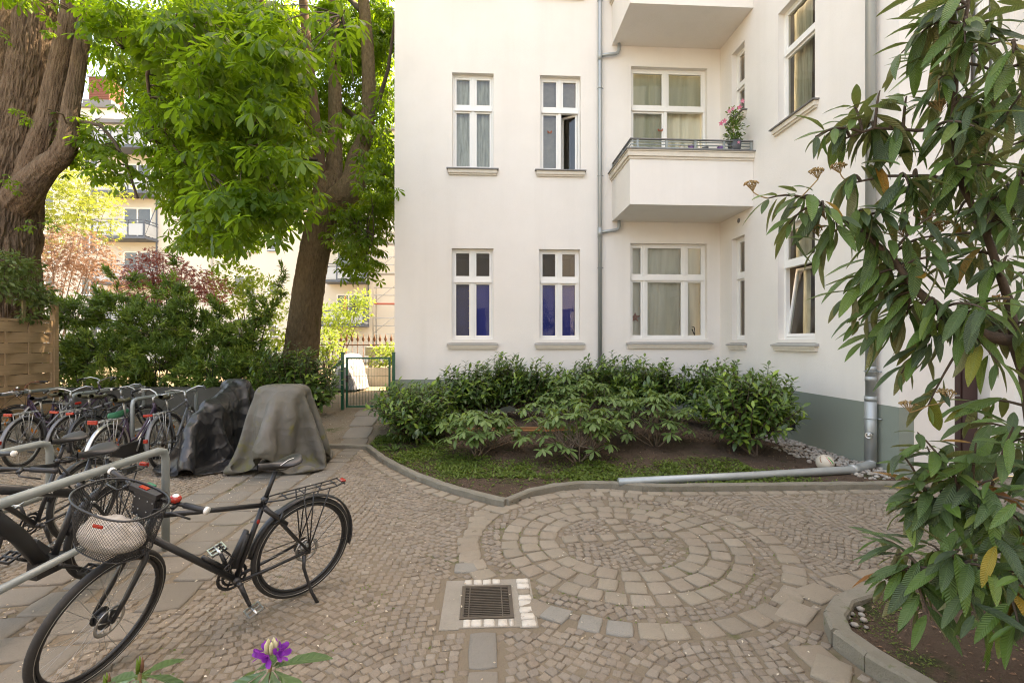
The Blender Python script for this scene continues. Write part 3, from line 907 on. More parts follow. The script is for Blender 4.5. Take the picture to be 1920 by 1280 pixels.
def make_window(T, op, cols, trans, rec=0.12, sill='slope', openp=None, cur=None, label=None, room=True, sw=0.09):
    """op = opening (u0,u1,w0,w1); cols = mullion centres; trans = transom height; openp = {(col,row): (kind, angle)}"""
    u0, u1, w0, w1 = op
    mb = MB(T)
    f = 0.045
    mb.bx(u0, u0 + f, rec, rec + 0.075, w0, w1); mb.bx(u1 - f, u1, rec, rec + 0.075, w0, w1)
    mb.bx(u0 + f, u1 - f, rec, rec + 0.075, w1 - f, w1); mb.bx(u0 + f, u1 - f, rec, rec + 0.075, w0, w0 + f)
    for m_ in cols:
        mb.bx(m_ - 0.036, m_ + 0.036, rec - 0.012, rec + 0.07, w0 + f, w1 - f)
        mb.bx(m_ - 0.016, m_ + 0.016, rec - 0.024, rec - 0.012, w0 + f, w1 - f)
    if trans:
        mb.bx(u0 + f, u1 - f, rec - 0.022, rec + 0.072, trans - 0.045, trans + 0.045)
        mb.bx(u0 + f, u1 - f, rec - 0.040, rec - 0.022, trans - 0.052, trans - 0.018)
    win = mb.build("window", M['white'], house)
    if label: win["label"] = label
    edges = [u0 + f] + list(cols) + [u1 - f]
    rows = [(w0 + f, (trans - 0.045) if trans else w1 - f)] + ([(trans + 0.045, w1 - f)] if trans else [])
    for r_, (a, b) in enumerate(rows):
        for c_, (ua, ub) in enumerate(zip(edges[:-1], edges[1:])):
            ua2 = ua + (0.036 if c_ > 0 else 0); ub2 = ub - (0.036 if c_ < len(edges) - 2 else 0)
            T2 = T
            if openp and (c_, r_) in openp:
                kind, an = openp[(c_, r_)]
                if kind == 'left':
                    piv = Matrix.Translation((ua2, rec + 0.04, 0)); T2 = T @ piv @ Matrix.Rotation(an, 4, 'Z') @ piv.inverted()
                elif kind == 'right':
                    piv = Matrix.Translation((ub2, rec + 0.04, 0)); T2 = T @ piv @ Matrix.Rotation(-an, 4, 'Z') @ piv.inverted()
                else:
                    piv = Matrix.Translation((0, rec + 0.04, a)); T2 = T @ piv @ Matrix.Rotation(-an, 4, 'X') @ piv.inverted()
            mb = MB(T2); sash_bars(mb, ua2 + 0.002, ub2 - 0.002, a + 0.002, b - 0.002, rec + 0.004, rec + 0.058)
            mb.build("sash", M['white'], win)
            mb = MB(T2); t = 0.043
            mb.add([(ua2 + t, rec + 0.03, a + t), (ub2 - t, rec + 0.03, a + t), (ub2 - t, rec + 0.03, b - t), (ua2 + t, rec + 0.03, b - t)], [(0, 1, 2, 3)])
            mb.build("pane", M['glass'], win)
    if sill == 'slope':
        mb = MB(T)
        e = 0.105
        mb.add([(u0, rec, w0 + 0.004), (u1, rec, w0 + 0.004), (u1, -0.001, w0 - 0.055), (u0, -0.001, w0 - 0.055),
                (u0 - e, -sw, w0 - 0.095), (u1 + e, -sw, w0 - 0.095), (u0 - e, -sw, w0 - 0.118), (u1 + e, -sw, w0 - 0.118), (u0 - e, 0, w0 - 0.07), (u1 + e, 0, w0 - 0.07), (u0 - e, 0, w0 - 0.118), (u1 + e, 0, w0 - 0.118)],
               [(0, 3, 2, 1), (8, 4, 5, 9), (4, 6, 7, 5), (3, 8, 9, 2), (8, 10, 6, 4), (5, 7, 11, 9), (6, 10, 11, 7)])
        mb.build("sill", M['sill_metal'], win)
        mb = MB(T); mb.bx(u0 - 0.07, u1 + 0.07, -0.055, 0, w0 - 0.20, w0 - 0.119); mb.bx(u0 - 0.085, u1 + 0.085, -0.075, -0.055, w0 - 0.155, w0 - 0.119)
        mb.build("sill_moulding", M['sill_stone'], win)
    elif sill == 'flat':
        mb = MB(T); mb.bx(u0 - 0.12, u1 + 0.11, -0.11, rec, w0 - 0.022, w0)
        mb.build("sill", M['cap_dark'], win)
        mb = MB(T); mb.bx(u0 - 0.085, u1 + 0.08, -0.075, 0, w0 - 0.10, w0 - 0.024); mb.bx(u0 - 0.07, u1 + 0.065, -0.045, 0, w0 - 0.135, w0 - 0.10)
        mb.build("sill_moulding", M['sill_stone'], win)
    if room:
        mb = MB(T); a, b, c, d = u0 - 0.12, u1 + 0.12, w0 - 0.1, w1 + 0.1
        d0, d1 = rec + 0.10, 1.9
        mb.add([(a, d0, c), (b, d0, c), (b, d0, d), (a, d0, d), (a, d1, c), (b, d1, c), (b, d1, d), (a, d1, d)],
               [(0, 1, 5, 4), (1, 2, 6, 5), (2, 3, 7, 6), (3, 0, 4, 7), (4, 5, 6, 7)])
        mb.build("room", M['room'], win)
    for cspec in (cur or []):
        curtain(T, *cspec[:4], cspec[4], M[cspec[5]], win, *cspec[6:])
    return win

mid = lambda o: (o[0] + o[1]) / 2
make_window(TF, W1, [mid(W1)], 6.985, sill='flat', cur=[(W1[0], W1[1], W1[2], W1[3], 0.27, 'cur_sheer', 0.03, 24)], label="upper window beside the building corner with sheer streaky curtains")
make_window(TF, W2, [mid(W2)], 6.985, sill='flat', openp={(1, 0): ('right', R(32))}, cur=[(W2[0], mid(W2) - 0.02, W2[2], W2[3], 0.27, 'cur_taupe', 0.006, 10), (mid(W2), W2[1], 6.99, W2[3], 0.30, 'cur_taupe', 0.006, 10)], label="upper window with its lower right casement ajar")
make_window(TF, W3, [mid(W3)], 3.14, cur=[(W3[0], mid(W3) - 0.06, W3[2], 3.14, 0.30, 'cur_slate', 0.004, 8), (mid(W3) - 0.03, W3[1], W3[2], 3.14, 0.26, 'cur_blue', 0.006, 12)], label="lower window beside the building corner, its right half backed by deep blue")
make_window(TF, W4, [mid(W4)], 3.14, cur=[(W4[0], W4[1], W4[2], 3.14, 0.26, 'cur_blue', 0.006, 12)], label="lower window next to the thin downpipe, fully backed by deep blue")
make_window(TF, W5, [4.135], 7.09, sill=None, openp={(1, 0): ('tilt', R(5))}, cur=[(W5[0], W5[1], W5[2], W5[3], 0.28, 'cur_green', 0.03, 26)], label="balcony window with greenish curtains and one tilted casement")
make_window(TF, W6, [3.64, 4.585], 3.215, cur=[(W6[0], W6[1], W6[2], W6[3], 0.28, 'cur_cream', 0.03, 22)], label="wide three-part lower window with cream curtains under the balcony")
make_window(TF, W7, [mid(W7)], None, sill='flat')
make_window(TF, W8, [mid(W8)], None, sill='flat')
make_window(TW, S1, [], 7.25, sill='flat', cur=[(S1[0], S1[1], S1[2], S1[3], 0.3, 'cur_taupe', 0.01, 14)], label="narrow upper window above the balcony")
make_window(TW, S2, [], 3.16, cur=[(S2[0], S2[1], S2[2], S2[3], 0.3, 'cur_taupe', 0.01, 14)], label="narrow lower window under the balcony")
make_window(TW, B1, [], 7.0, sill='flat', cur=[(B1[0], B1[0] + 0.5, B1[2], B1[3], 0.30, 'cur_sheer', 0.02, 18), (B1[0] + 0.62, B1[1], B1[2], B1[3], 0.30, 'cur_sheer', 0.02, 18, "curtain", 2.0)], label="upper single window in the side wall")
make_window(TW, B2, [], 3.15, openp={(0, 0): ('tilt', R(8.5))}, cur=[(B2[0], B2[0] + 0.45, 3.2, B2[3], 0.34, 'cur_sheer', 0.02, 18), (B2[0] + 0.02, B2[0] + 0.22, B2[2], 3.1, 0.46, 'cur_sheer', 0.02, 18), (B2[0] + 0.75, B2[1], B2[2], 3.1, 0.46, 'cur_sheer', 0.02, 18)], label="lower window in the side wall with its sash tilted inwards")
make_window(TR, SW, [6.40, 6.66], None, sill=None, label="tall stair window with grey panes above the entrance")

# balconies
def balcony(z, full):
    mb = MB()
    x0, x1, y0, y1, t = 2.855, WX, 9.42, FY, 0.13
    mb.bx(x0, x1 - 0.002, y0, y1 - 0.002, z, z + 0.16)
    mb.bx(x0, x0 + t, y0 + t, y1 - 0.002, z + 0.16, z + 0.95)
    mb.bx(x0, x1 - 0.002, y0, y0 + t, z + 0.16, z + 0.95)
    b = mb.build("balcony", M['wall'], house)
    mb = MB()
    for p, a, c in ((0.025, 0.90, 0.945), (0.055, 0.945, 1.04), (0.075, 1.04, 1.065)):
        mb.bx(x0 - p, x1 - 0.002, y0 - p, y0 + t, z + a + 0.003, z + c)
        mb.bx(x0 - p, x0 + t, y0 + t, y1 - 0.002, z + a + 0.003, z + c)
    mb.build("cornice", M['sill_stone'], b)
    mb = MB()
    mb.bx(x0 - 0.095, x1 - 0.002, y0 - 0.095, y0 + t + 0.02, z + 1.066, z + 1.088)
    mb.bx(x0 - 0.095, x0 + t + 0.02, y0 + t + 0.02, y1 - 0.002, z + 1.066, z + 1.088)
    mb.build("coping", M['cap_dark'], b)
    yr, xr_ = y0 + 0.0, x0 + 0.02
    for h in (1.13, 1.19, 1.25):
        m2 = MB(); m2.cyl((xr_, yr, z + h), (x1 - 0.03, yr, z + h), 0.011, 8); m2.cyl((xr_, yr, z + h), (xr_, y1 - 0.02, z + h), 0.011, 8)
        m2.build("rail", M['galv'], b)
    m2 = MB(); m2.bx(xr_ - 0.025, x1 - 0.02, yr - 0.025, yr + 0.025, z + 1.285, z + 1.305); m2.bx(xr_ - 0.025, xr_ + 0.025, yr + 0.025, y1 - 0.02, z + 1.285, z + 1.305)
    m2.build("handrail", M['cap_dark'], b)
    for px_, py_ in [(xr_ + 0.13 + k * 0.585, yr) for k in range(4)] + [(x1 - 0.05, yr), (xr_, yr + 0.55), (xr_, y1 - 0.05)]:
        MB().bx(px_ - 0.022, px_ + 0.022, py_ - 0.012, py_ + 0.012, z + 1.089, z + 1.284).build("post", M['galv'], b)
    return b
balcony(4.48, True)["label"] = "lower balcony with thin steel railing and flowers"
balcony(8.455, False)["label"] = "upper balcony cut by the top of the photo"

# downpipes
dp = MB().cyl((2.567, FY - 0.075, 0.15), (2.567, FY - 0.075, H_F), 0.048, 14).build("downpipe", M['zinc'], house)
dp["label"] = "thin zinc downpipe between the windows and the balcony"
for z in (5.48, 7.44, 3.42, 9.4):
    m2 = MB(); m2.torus((2.567, FY - 0.075, z), (0, 0, 1), 0.051, 0.008, 18, 6); m2.cyl((2.567, FY - 0.04, z), (2.567, FY, z), 0.008, 6); m2.cyl((2.62, FY - 0.075, z), (2.645, FY - 0.075, z), 0.008, 6)
    m2.build("bracket", M['galv'], dp)
for z in (4.22, 8.18):
    MB().tube([(2.60, FY - 0.075, z), (2.80, FY - 0.08, z + 0.03), (2.92, FY - 0.08, z + 0.045), (2.975, FY - 0.08, z + 0.075), (3.00, FY - 0.08, z + 0.13), (3.00, FY - 0.08, z + 0.29)], 0.036, 12).build("branch_pipe", M['zinc'], dp)
    MB().cyl((2.567, FY - 0.075, z - 0.12), (2.567, FY - 0.075, z + 0.10), 0.054, 14).build("collar", M['zinc'], dp)
cx_, cy_ = WX - 0.10, 6.345
dp = MB().cyl((cx_, cy_, 0.95), (cx_, cy_, 20.0), 0.062, 18).build("downpipe", M['zinc'], house)
dp["label"] = "thick zinc downpipe with round cleaning eye on the side wall"
for z, r_ in ((0.99, 0.074), (1.26, 0.067), (1.40, 0.067), (4.65, 0.066)):
    MB().cyl((cx_, cy_, z - 0.035), (cx_, cy_, z + 0.03), r_, 18).build("collar", M['zinc'], dp)
MB().cyl((cx_, cy_, 0.14), (cx_, cy_, 0.97), 0.072, 18).build("standpipe", M['zinc'], dp)
for z in (0.72, 1.36, 4.6):
    m2 = MB(); m2.torus((cx_, cy_, z), (0, 0, 1), 0.074, 0.008, 20, 6); m2.cyl((cx_ + 0.05, cy_ - 0.05, z), (cx_ + 0.07, cy_ - 0.10, z), 0.011, 6); m2.cyl((cx_ + 0.06, cy_, z), (WX, cy_, z), 0.008, 6)
    m2.build("bracket", M['galv'], dp)
m2 = MB(); m2.cyl((cx_ - 0.05, cy_ - 0.045, 0.50), (cx_ - 0.10, cy_ - 0.085, 0.50), 0.042, 18); m2.torus((cx_ - 0.10, cy_ - 0.085, 0.50), (1, 0.8, 0), 0.036, 0.010, 20, 6)
m2.build("cleaning_eye", M['chrome'], dp)
MB().tube([(cx_, cy_, 0.2), (cx_ - 0.005, cy_ - 0.005, 0.14), (cx_ - 0.03, cy_ - 0.03, 0.095), (cx_ - 0.08, cy_ - 0.05, 0.085), (4.80, 6.10, 0.085), (3.25, 5.90, 0.085), (1.60, 5.735, 0.085)], [0.066, 0.066, 0.064, 0.06, 0.052, 0.048, 0.046], 16).build("ground_pipe", M['zinc'], dp)
MB().cyl((4.93, 6.145, 0.085), (4.80, 6.115, 0.085), 0.060, 16).build("collar", M['zinc'], dp)
# cellar windows low in the plinth, vent on the side wall
for x in (-0.1, 1.9, 4.1):
    MB().bx(x - 0.3, x + 0.3, FY - 0.012, FY + 0.05, 0.34, 0.56).build("cellar_window", M['dark'], house)
MB().bx(WX - 0.012, WX + 0.05, 8.1, 8.65, 0.22, 0.5).build("cellar_window", M['dark'], house)
m2 = MB(); m2.cyl((WX - 0.012, 9.98, 4.33), (WX + 0.03, 9.98, 4.33), 0.05, 16); m2.build("vent", M['cap_dark'], house)
# opposite wing of the court, behind the viewer
mb = MB()
mb.bx(-16, 6.958, -12.0, -9.0, 0, 7.6)
ow = mb.build("rear_wing", M['wall'], house)
for k in range(8):
    for s in range(1):
        x = -14.5 + k * 2.7
        MB().bx(x, x + 1.1, -9.0 + 0.0015, -8.985, 1.7 + s * 3.98, 3.9 + s * 3.98).build("window", M['room'], ow)

# small things of the house front
def flat_star(c, r, th=0.02):
    mb = MB()
    pts = []
    for k in range(10):
        a = math.pi / 2 + k * math.pi / 5
        q = r if k % 2 == 0 else r * 0.42
        pts.append((c[0] + q * math.cos(a), c[1], c[2] + q * math.sin(a)))
    v = pts + [(c[0], c[1] - th, c[2]), (c[0], c[1] + th, c[2])]
    mb.add(v, [(k, (k + 1) % 10, 10) for k in range(10)] + [((k + 1) % 10, k, 11) for k in range(10)])
    return mb
o = flat_star((3.455, FY + 0.20, 2.325), 0.125).build("star", M['starred'])
tag(o, "rust red star hanging behind the wide curtained window", "star")
cs = empty("string_ornament", (0.02 - 0.36, FY + 0.22, 3.0))
tag(cs, "string of small gold ornaments hanging inside the lower corner window", "ornament")
MB().cyl((-0.34, FY + 0.22, 3.05), (-0.34, FY + 0.22, 2.0), 0.004, 5).build("cord", M['dried'], cs)
for k in range(6):
    z = 2.92 - k * 0.17
    m2 = MB(); m2.ico((-0.34, FY + 0.22, z), (0.05, 0.012, 0.014), 0.1); m2.ico((-0.34, FY + 0.22, z + 0.05), (0.012, 0.012, 0.02), 0.1)
    m2.build("charm", M['dried'], cs)
lm = empty("table_lamp", (5.80, 7.78, 1.85))
tag(lm, "small table lamp with grey shade behind the tilted side window", "lamp")
MB().tube([(5.80, 7.78, 1.85), (5.80, 7.78, 2.10)], [0.04, 0.02], 10).build("foot", M['white'], lm)
MB().tube([(5.80, 7.78, 2.08), (5.80, 7.78, 2.24)], [0.09, 0.06], 14).build("shade", M['alu'], lm)
fig = empty("figurine", (4.83, FY + 0.2, 1.86))
tag(fig, "thin dark wire bird figure standing inside the wide lower window", "figurine")
MB().tube([(4.86, FY + 0.2, 1.86), (4.865, FY + 0.2, 2.0), (4.85, FY + 0.2, 2.10), (4.79, FY + 0.2, 2.12)], [0.012, 0.01, 0.012, 0.006], 6).build("body", M['dark'], fig)
MB().tube([(4.80, FY + 0.2, 2.06), (4.83, FY + 0.2, 1.98), (4.86, FY + 0.2, 1.92)], 0.014, 6).build("wing", M['dark'], fig)
def butterfly(c, w, label):
    mb = MB()
    for s in (-1, 1):
        mb.add([(c[0], c[1], c[2]), (c[0] + s * w, c[1] - 0.01, c[2] + w * 0.8), (c[0] + s * w * 1.1, c[1] - 0.01, c[2] + w * 0.1), (c[0] + s * w * 0.7, c[1] - 0.008, c[2] - w * 0.5), (c[0], c[1], c[2] - w * 0.3)], [(0, 1, 2, 3, 4)])
    tag(mb.build("butterfly_decoration", M['starred']), label, "decoration")
butterfly((1.46, FY + 0.13, 6.52), 0.05, "small orange paper butterfly in the ajar upper window")
butterfly((4.02, FY + 0.13, 6.62), 0.06, "small orange paper butterfly in the balcony window")

# things on the balcony ledge
def small_pot(x, r, h, mat, label, y=9.47):
    mb = MB(); z0 = 5.569
    mb.tube([(x, y, z0), (x, y, z0 + h * 0.9), (x, y, z0 + h), (x, y, z0 + h), (x, y, z0 + h * 0.8)], [r * 0.8, r, r * 1.08, r * 0.85, r * 0.8], 14)
    return tag(mb.build("flower_pot", mat), label, "flower pot", "pots on the balcony ledge")
small_pot(4.11, 0.055, 0.115, M['violet'], "violet pot left of the middle of the balcony ledge, nearest the railing post")
small_pot(4.71, 0.060, 0.10, M['violet'], "violet pot close to the big flowering plant on the balcony")
small_pot(4.40, 0.065, 0.08, M['pot'], "low dark grey bowl between the two violet pots on the balcony")
small_pot(3.92, 0.050, 0.10, M['sill_stone'], "beige pot left of the violet pots on the balcony ledge")

# ================================================================== BICYCLES, STANDS, COVERS
def axis_rot(p, d, a):
    p = Vector(p)
    return Matrix.Translation(p) @ Matrix.Rotation(a, 4, Vector(d).normalized()) @ Matrix.Translation(-p)

def wheel(root, c, T, tyre_mat, rim_mat, r=0.35, tr=0.021, hub_r=0.022, spokes=32, disc=False, stripe=False, lod=1):
    n = 48 if lod else 32
    mb = MB(T); mb.torus(c, (0, 1, 0), r - 2 * tr - 0.008, 0.011, n, 6, 1.0)
    w = mb.build("wheel", rim_mat, root, world=False)
    mb = MB(T); mb.torus(c, (0, 1, 0), r - tr, tr, n, 10)
    mb.build("tyre", tyre_mat, w, world=False)
    if stripe:
        mb = MB(T)
        for s in (-1, 1):
            mb.torus((c[0], c[1] + s * tr * 0.93, c[2]), (0, 1, 0), r - tr * 1.25, 0.0022, n, 4)
        mb.build("reflex_stripe", M['alu'], w, world=False)
    mb = MB(T)
    mb.cyl((c[0], c[1] - 0.03, c[2]), (c[0], c[1] + 0.03, c[2]), hub_r, 12)
    mb.cyl((c[0], c[1] - 0.028, c[2]), (c[0], c[1] - 0.022, c[2]), hub_r + 0.013, 14); mb.cyl((c[0], c[1] + 0.022, c[2]), (c[0], c[1] + 0.028, c[2]), hub_r + 0.013, 14)
    mb.cyl((c[0], c[1] - 0.062, c[2]), (c[0], c[1] + 0.062, c[2]), 0.007, 8)
    mb.build("hub", M['alu'] if hub_r < 0.03 else M['bk'], w, world=False)
    mb = MB(T)
    for k in range(spokes):
        a = 2 * math.pi * k / spokes
        s = 1 if k % 2 else -1
        a2 = a + (0.55 if (k // 2) % 2 else -0.55)
        p0 = (c[0] + (hub_r + 0.010) * math.cos(a2), c[1] + s * 0.025, c[2] + (hub_r + 0.010) * math.sin(a2))
        rr = r - 2 * tr - 0.014
        p1 = (c[0] + rr * math.cos(a), c[1] + s * 0.003, c[2] + rr * math.sin(a))
        mb.tube([p0, p1], 0.0011, 4, False)
    o = mb.build("spokes", M['alu'], w, world=False)
    if disc:
        mb = MB(T)
        y = c[1] + 0.040
        mb.torus((c[0], y, c[2]), (0, 1, 0), 0.072, 0.010, 28, 4, 0.12)
        for k in range(6):
            a = k * math.pi / 3
            mb.tube([(c[0] + 0.02 * math.cos(a), y, c[2] + 0.02 * math.sin(a)), (c[0] + 0.066 * math.cos(a + 0.4), y, c[2] + 0.066 * math.sin(a + 0.4))], 0.004, 4)
        mb.build("brake_disc", M['chrome'], w, world=False)
    return w

def fender(root, c, T, a0, a1, mat, r=0.372, wid=0.027, name="mudguard"):
    mb = MB(T)
    def f(u, v):
        a = a0 + (a1 - a0) * u
        t = (v - 0.5) * 2
        rr = r - 0.011 * t * t
        return (c[0] + rr * math.cos(a), c[1] + t * wid, c[2] + rr * math.sin(a))
    mb.grid(f, 30, 6)
    o = mb.build(name, mat, root, world=False)
    s = o.modifiers.new("thickness", 'SOLIDIFY'); s.thickness = 0.002
    return o

def saddle(root, p, mat, T=None, L_=0.27, wb=0.075, tilt=0.0, nose=0.02):
    mb = MB(T)
    def f(u, v):
        x = -L_ * 0.5 + L_ * u
        w = wb * (1 - sstep(0.22, 0.72, u)) + nose * sstep(0.22, 0.72, u)
        w *= math.sqrt(max(0.0, 1 - (max(0, 0.12 - u) / 0.13) ** 2)) * math.sqrt(max(0.0, 1 - (max(0, u - 0.93) / 0.075) ** 2))
        a = 2 * math.pi * v
        y = w * math.cos(a)
        h = 0.022 * math.sin(a) if math.sin(a) > 0 else 0.030 * math.sin(a) * (0.75 + 0.25 * (1 - u))
        sag = -0.012 * math.sin(math.pi * u) + 0.016 * (1 - u) ** 3
        return (p[0] + x, p[1] + y, p[2] + h + sag + tilt * x)
    mb.grid(f, 22, 16)
    o = mb.build("saddle", mat, root, world=False)
    mb = MB(T)
    for s in (-1, 1):
        mb.tube([(p[0] - 0.09, p[1] + s * 0.03, p[2] - 0.022), (p[0] - 0.03, p[1] + s * 0.022, p[2] - 0.042), (p[0] + 0.05, p[1] + s * 0.020, p[2] - 0.042), (p[0] + 0.11, p[1] + s * 0.008, p[2] - 0.02)], 0.0035, 6)
    mb.build("saddle_rail", M['bk'], o, world=False)
    return o

def text_mesh(name, body, size, T, mat, parent, ext=0.0006):
    cu = bpy.data.curves.new(name, 'FONT')
    cu.body = body; cu.size = size; cu.extrude = ext; cu.align_x = 'CENTER'; cu.align_y = 'CENTER'
    tmp = bpy.data.objects.new(name, cu)
    COL.objects.link(tmp)
    dg = bpy.context.evaluated_depsgraph_get()
    me = bpy.data.meshes.new_from_object(tmp.evaluated_get(dg))
    bpy.data.objects.remove(tmp)
    me.name = name
    me.transform(T)
    me.materials.clear(); me.materials.append(mat)
    o = bpy.data.objects.new(name, me); COL.objects.link(o); o.parent = parent
    return o

def bicycle(label, loc, heading, lean, steer, frame='diamond', fm='bk', wb=1.085, fend=None, fendm='bk', rack=True, rlight=None, sad='plast', sad_h=0.98, bar='flat', barm='bk', gripm='plast',
            chaincase=None, stand=None, forkm=None, rim='bk', stripe=False, disc=False, hubdyn=False, bottle=False, crank_a=-1.9, lod=1, fat=1.0, group=None, light=True, head_z=0.0, tyre=0.021, spokem=None, refl=True, cat="bicycle", name="bicycle"):
    root = empty(name, (loc[0], loc[1], gz(loc[0], loc[1]) + 0.006), (lean, 0, heading))
    tag(root, label, cat, group)
    fmt = M[fm]; T0 = None
    sh, st = (wb - 0.165, 0.70 + head_z), (wb - 0.222, 0.865 + head_z)         # head tube bottom / top
    ax_d = Vector((st[0] - sh[0], 0, st[1] - sh[1]))
    TS = axis_rot((sh[0], 0, sh[1]), ax_d, steer)
    BB = (0.435, 0, 0.285)
    sd = Vector((-0.29, 0, 0.957))
    stop = Vector(BB) + sd * (0.50 if frame != 'step' else 0.42)
    sp = Vector(BB) + sd * ((sad_h - 0.05 - BB[2]) / sd.z)
    t = 0.016 * fat
    mb = MB()
    mb.tube([BB, stop], t, 10)
    mb.tube([(sh[0], 0, sh[1] - 0.012), (st[0], 0, st[1] + 0.012)], t * 1.25, 12)
    hb = (sh[0] - 0.014, 0, sh[1] + 0.03); ht = (st[0] + 0.008, 0, st[1] - 0.035)
    if frame == 'diamond':
        mb.tube([hb, BB], t * 1.22, 12)
        mb.tube([ht, tuple(stop - sd * 0.03)], t * 0.95, 10)
    elif frame == 'ebike':
        mb.tube([hb, (hb[0] * 0.5 + BB[0] * 0.5, 0, hb[2] * 0.5 + BB[2] * 0.5 + 0.01), (BB[0] + 0.05, 0, BB[2] + 0.02)], t * 2.3, 14, sq=0.75)
        mb.tube([ht, tuple(stop - sd * 0.05)], t * 1.5, 12)
        mb.box((BB[0] + 0.03, 0, BB[2] + 0.005), (0.19, 0.075, 0.11))
    elif frame == 'swan':
        a, b = Vector(hb), Vector(BB)
        for off in (0.0, 0.11):
            mb.tube([a + Vector((0, 0, off)), a.lerp(b, 0.35) + Vector((-0.02, 0, -0.07 + off)), a.lerp(b, 0.7) + Vector((-0.04, 0, -0.08 + off * 0.9)), b + Vector((-0.02 - off * 0.35, 0, off * 1.0 + 0.01))], t * 1.05, 10)
    else:
        mb.tube([hb, BB], t * 1.1, 10)
        mb.tube([ht, tuple(Vector(BB) + sd * 0.20)], t * 0.95, 10)
    for s in (-1, 1):
        mb.tube([(BB[0] - 0.03, s * 0.032, BB[2]), (0.22, s * 0.045, 0.312), (0.0, s * 0.064, 0.35)], t * 0.62, 8)
        mb.tube([tuple(stop - sd * 0.035 + Vector((-0.01, s * 0.016, 0))), (0.16, s * 0.05, 0.56), (0.0, s * 0.064, 0.35)], t * 0.55, 8)
        mb.box((0.0, s * 0.064, 0.352), (0.035, 0.006, 0.05))
    mb.cyl((BB[0], -0.042, BB[2]), (BB[0], 0.042, BB[2]), 0.023, 12)
    fr = mb.build("frame", fmt, root, world=False)
    mb = MB(); mb.tube([tuple(stop - sd * 0.02), tuple(sp)], 0.0135, 10); mb.build("seatpost", M['alu'] if fm != 'bk' else M['bk'], root, world=False)
    mb = MB(); mb.tube([tuple(stop - sd * 0.018), tuple(stop + sd * 0.022)], t * 1.3, 10); mb.build("seat_clamp", M['bk'], root, world=False)
    saddle(root, (sp.x - 0.02, 0, sp.z + 0.045), M[sad], wb=0.075 if sad == 'bk' else 0.09)
    # fork turns with the bars
    mb = MB(TS)
    mb.tube([(sh[0], 0, sh[1] - 0.012), (sh[0] + 0.008, 0, sh[1] - 0.035)], t * 1.25, 10)
    for s in (-1, 1):
        mb.tube([(sh[0] + 0.010, s * 0.02, sh[1] - 0.03), (sh[0] + 0.018, s * 0.052, sh[1] - 0.06), (wb - 0.055, s * 0.056, 0.45), (wb, s * 0.058, 0.352)], [t * 0.95, t * 1.0, t * 0.8, t * 0.6], 10)
    fk = mb.build("fork", M[forkm] if forkm else fmt, root, world=False)
    wheel(root, (0, 0, 0.35), None, M['rub'], M[rim], disc=disc, stripe=stripe, lod=lod, tr=tyre, hub_r=0.03 if chaincase else 0.022)
    wheel(root, (wb, 0, 0.35), TS, M['rub'], M[rim], disc=disc, stripe=stripe, lod=lod, tr=tyre, hub_r=0.036 if hubdyn else 0.02)
    if fend:
        fender(root, (0, 0, 0.35), None, R(fend[0]), R(fend[1]), M[fendm])
        mb = MB()
        for s in (-1, 1):
            for a in (fend[1] - 12, fend[1] - 52):
                mb.tube([(0, s * 0.066, 0.35), (0.368 * math.cos(R(a)), s * 0.024, 0.35 + 0.368 * math.sin(R(a)))], 0.0022, 4)
        mb.build("mudguard_stay", M['alu'] if fm != 'bk' else M['bk'], root, world=False)
        if len(fend) > 2:
            fender(root, (wb, 0, 0.35), TS, R(fend[2]), R(fend[3]), M[fendm])
    # stem and bars
    mb = MB(TS)
    s0 = Vector((st[0], 0, st[1] + 0.01)); up = ax_d.normalized()
    s1 = s0 + up * 0.085; s2 = s1 + Vector((0.075, 0, 0.012))
    mb.tube([s0, s1], 0.0155, 10); mb.tube([s1 - up * 0.01, s2], 0.0165, 10)
    mb.build("stem", M['bk'] if fm == 'bk' else M['alu'], root, world=False)
    mb = MB(TS)
    hw = 0.31
    if bar == 'flat':
        pts = [(s2.x - 0.035, -hw, s2.z + 0.018), (s2.x - 0.012, -0.17, s2.z + 0.012), (s2.x, -0.05, s2.z), (s2.x, 0.05, s2.z), (s2.x - 0.012, 0.17, s2.z + 0.012), (s2.x - 0.035, hw, s2.z + 0.018)]
    else:
        pts = [(s2.x - 0.17, -0.285, s2.z + 0.03), (s2.x - 0.07, -0.265, s2.z + 0.05), (s2.x + 0.01, -0.18, s2.z + 0.07), (s2.x + 0.02, -0.08, s2.z + 0.04), (s2.x, 0.0, s2.z), (s2.x + 0.02, 0.08, s2.z + 0.04), (s2.x + 0.01, 0.18, s2.z + 0.07), (s2.x - 0.07, 0.265, s2.z + 0.05), (s2.x - 0.17, 0.285, s2.z + 0.03)]
    mb.tube(pts, 0.0115, 10)
    hbar = mb.build("handlebar", M[barm], root, world=False)
    for s in (0, 1):
        e, i = (pts[0], pts[1]) if s == 0 else (pts[-1], pts[-2])
        e, i = Vector(e), Vector(i)
        g0 = e.lerp(i, 0.0); g1 = e + (i - e).normalized() * 0.125
        mb = MB(TS); mb.tube([g0, g0.lerp(g1, 0.25), g1], [0.017, 0.0155, 0.016], 10)
        mb.build("grip", M[gripm], hbar, world=False)
        if fm == 'bk' and frame == 'diamond':
            mb = MB(TS); d = (g1 - g0).normalized(); mb.tube([g0 - d * 0.004, g0 + d * 0.012], 0.0195, 12); mb.build("grip_end", M['white'], hbar, world=False)
        lv = g1 + (g1 - g0).normalized() * 0.035
        mb = MB(TS); mb.tube([lv, lv + Vector((0.035, 0, -0.012))], 0.012, 8)
        mb.tube([lv + Vector((0.03, 0, -0.012)), lv.lerp(g1, 0.6) + Vector((0.055, 0, -0.022)), g0.lerp(g1, 0.35) + Vector((0.05, 0, -0.035))], [0.006, 0.006, 0.005], 6)
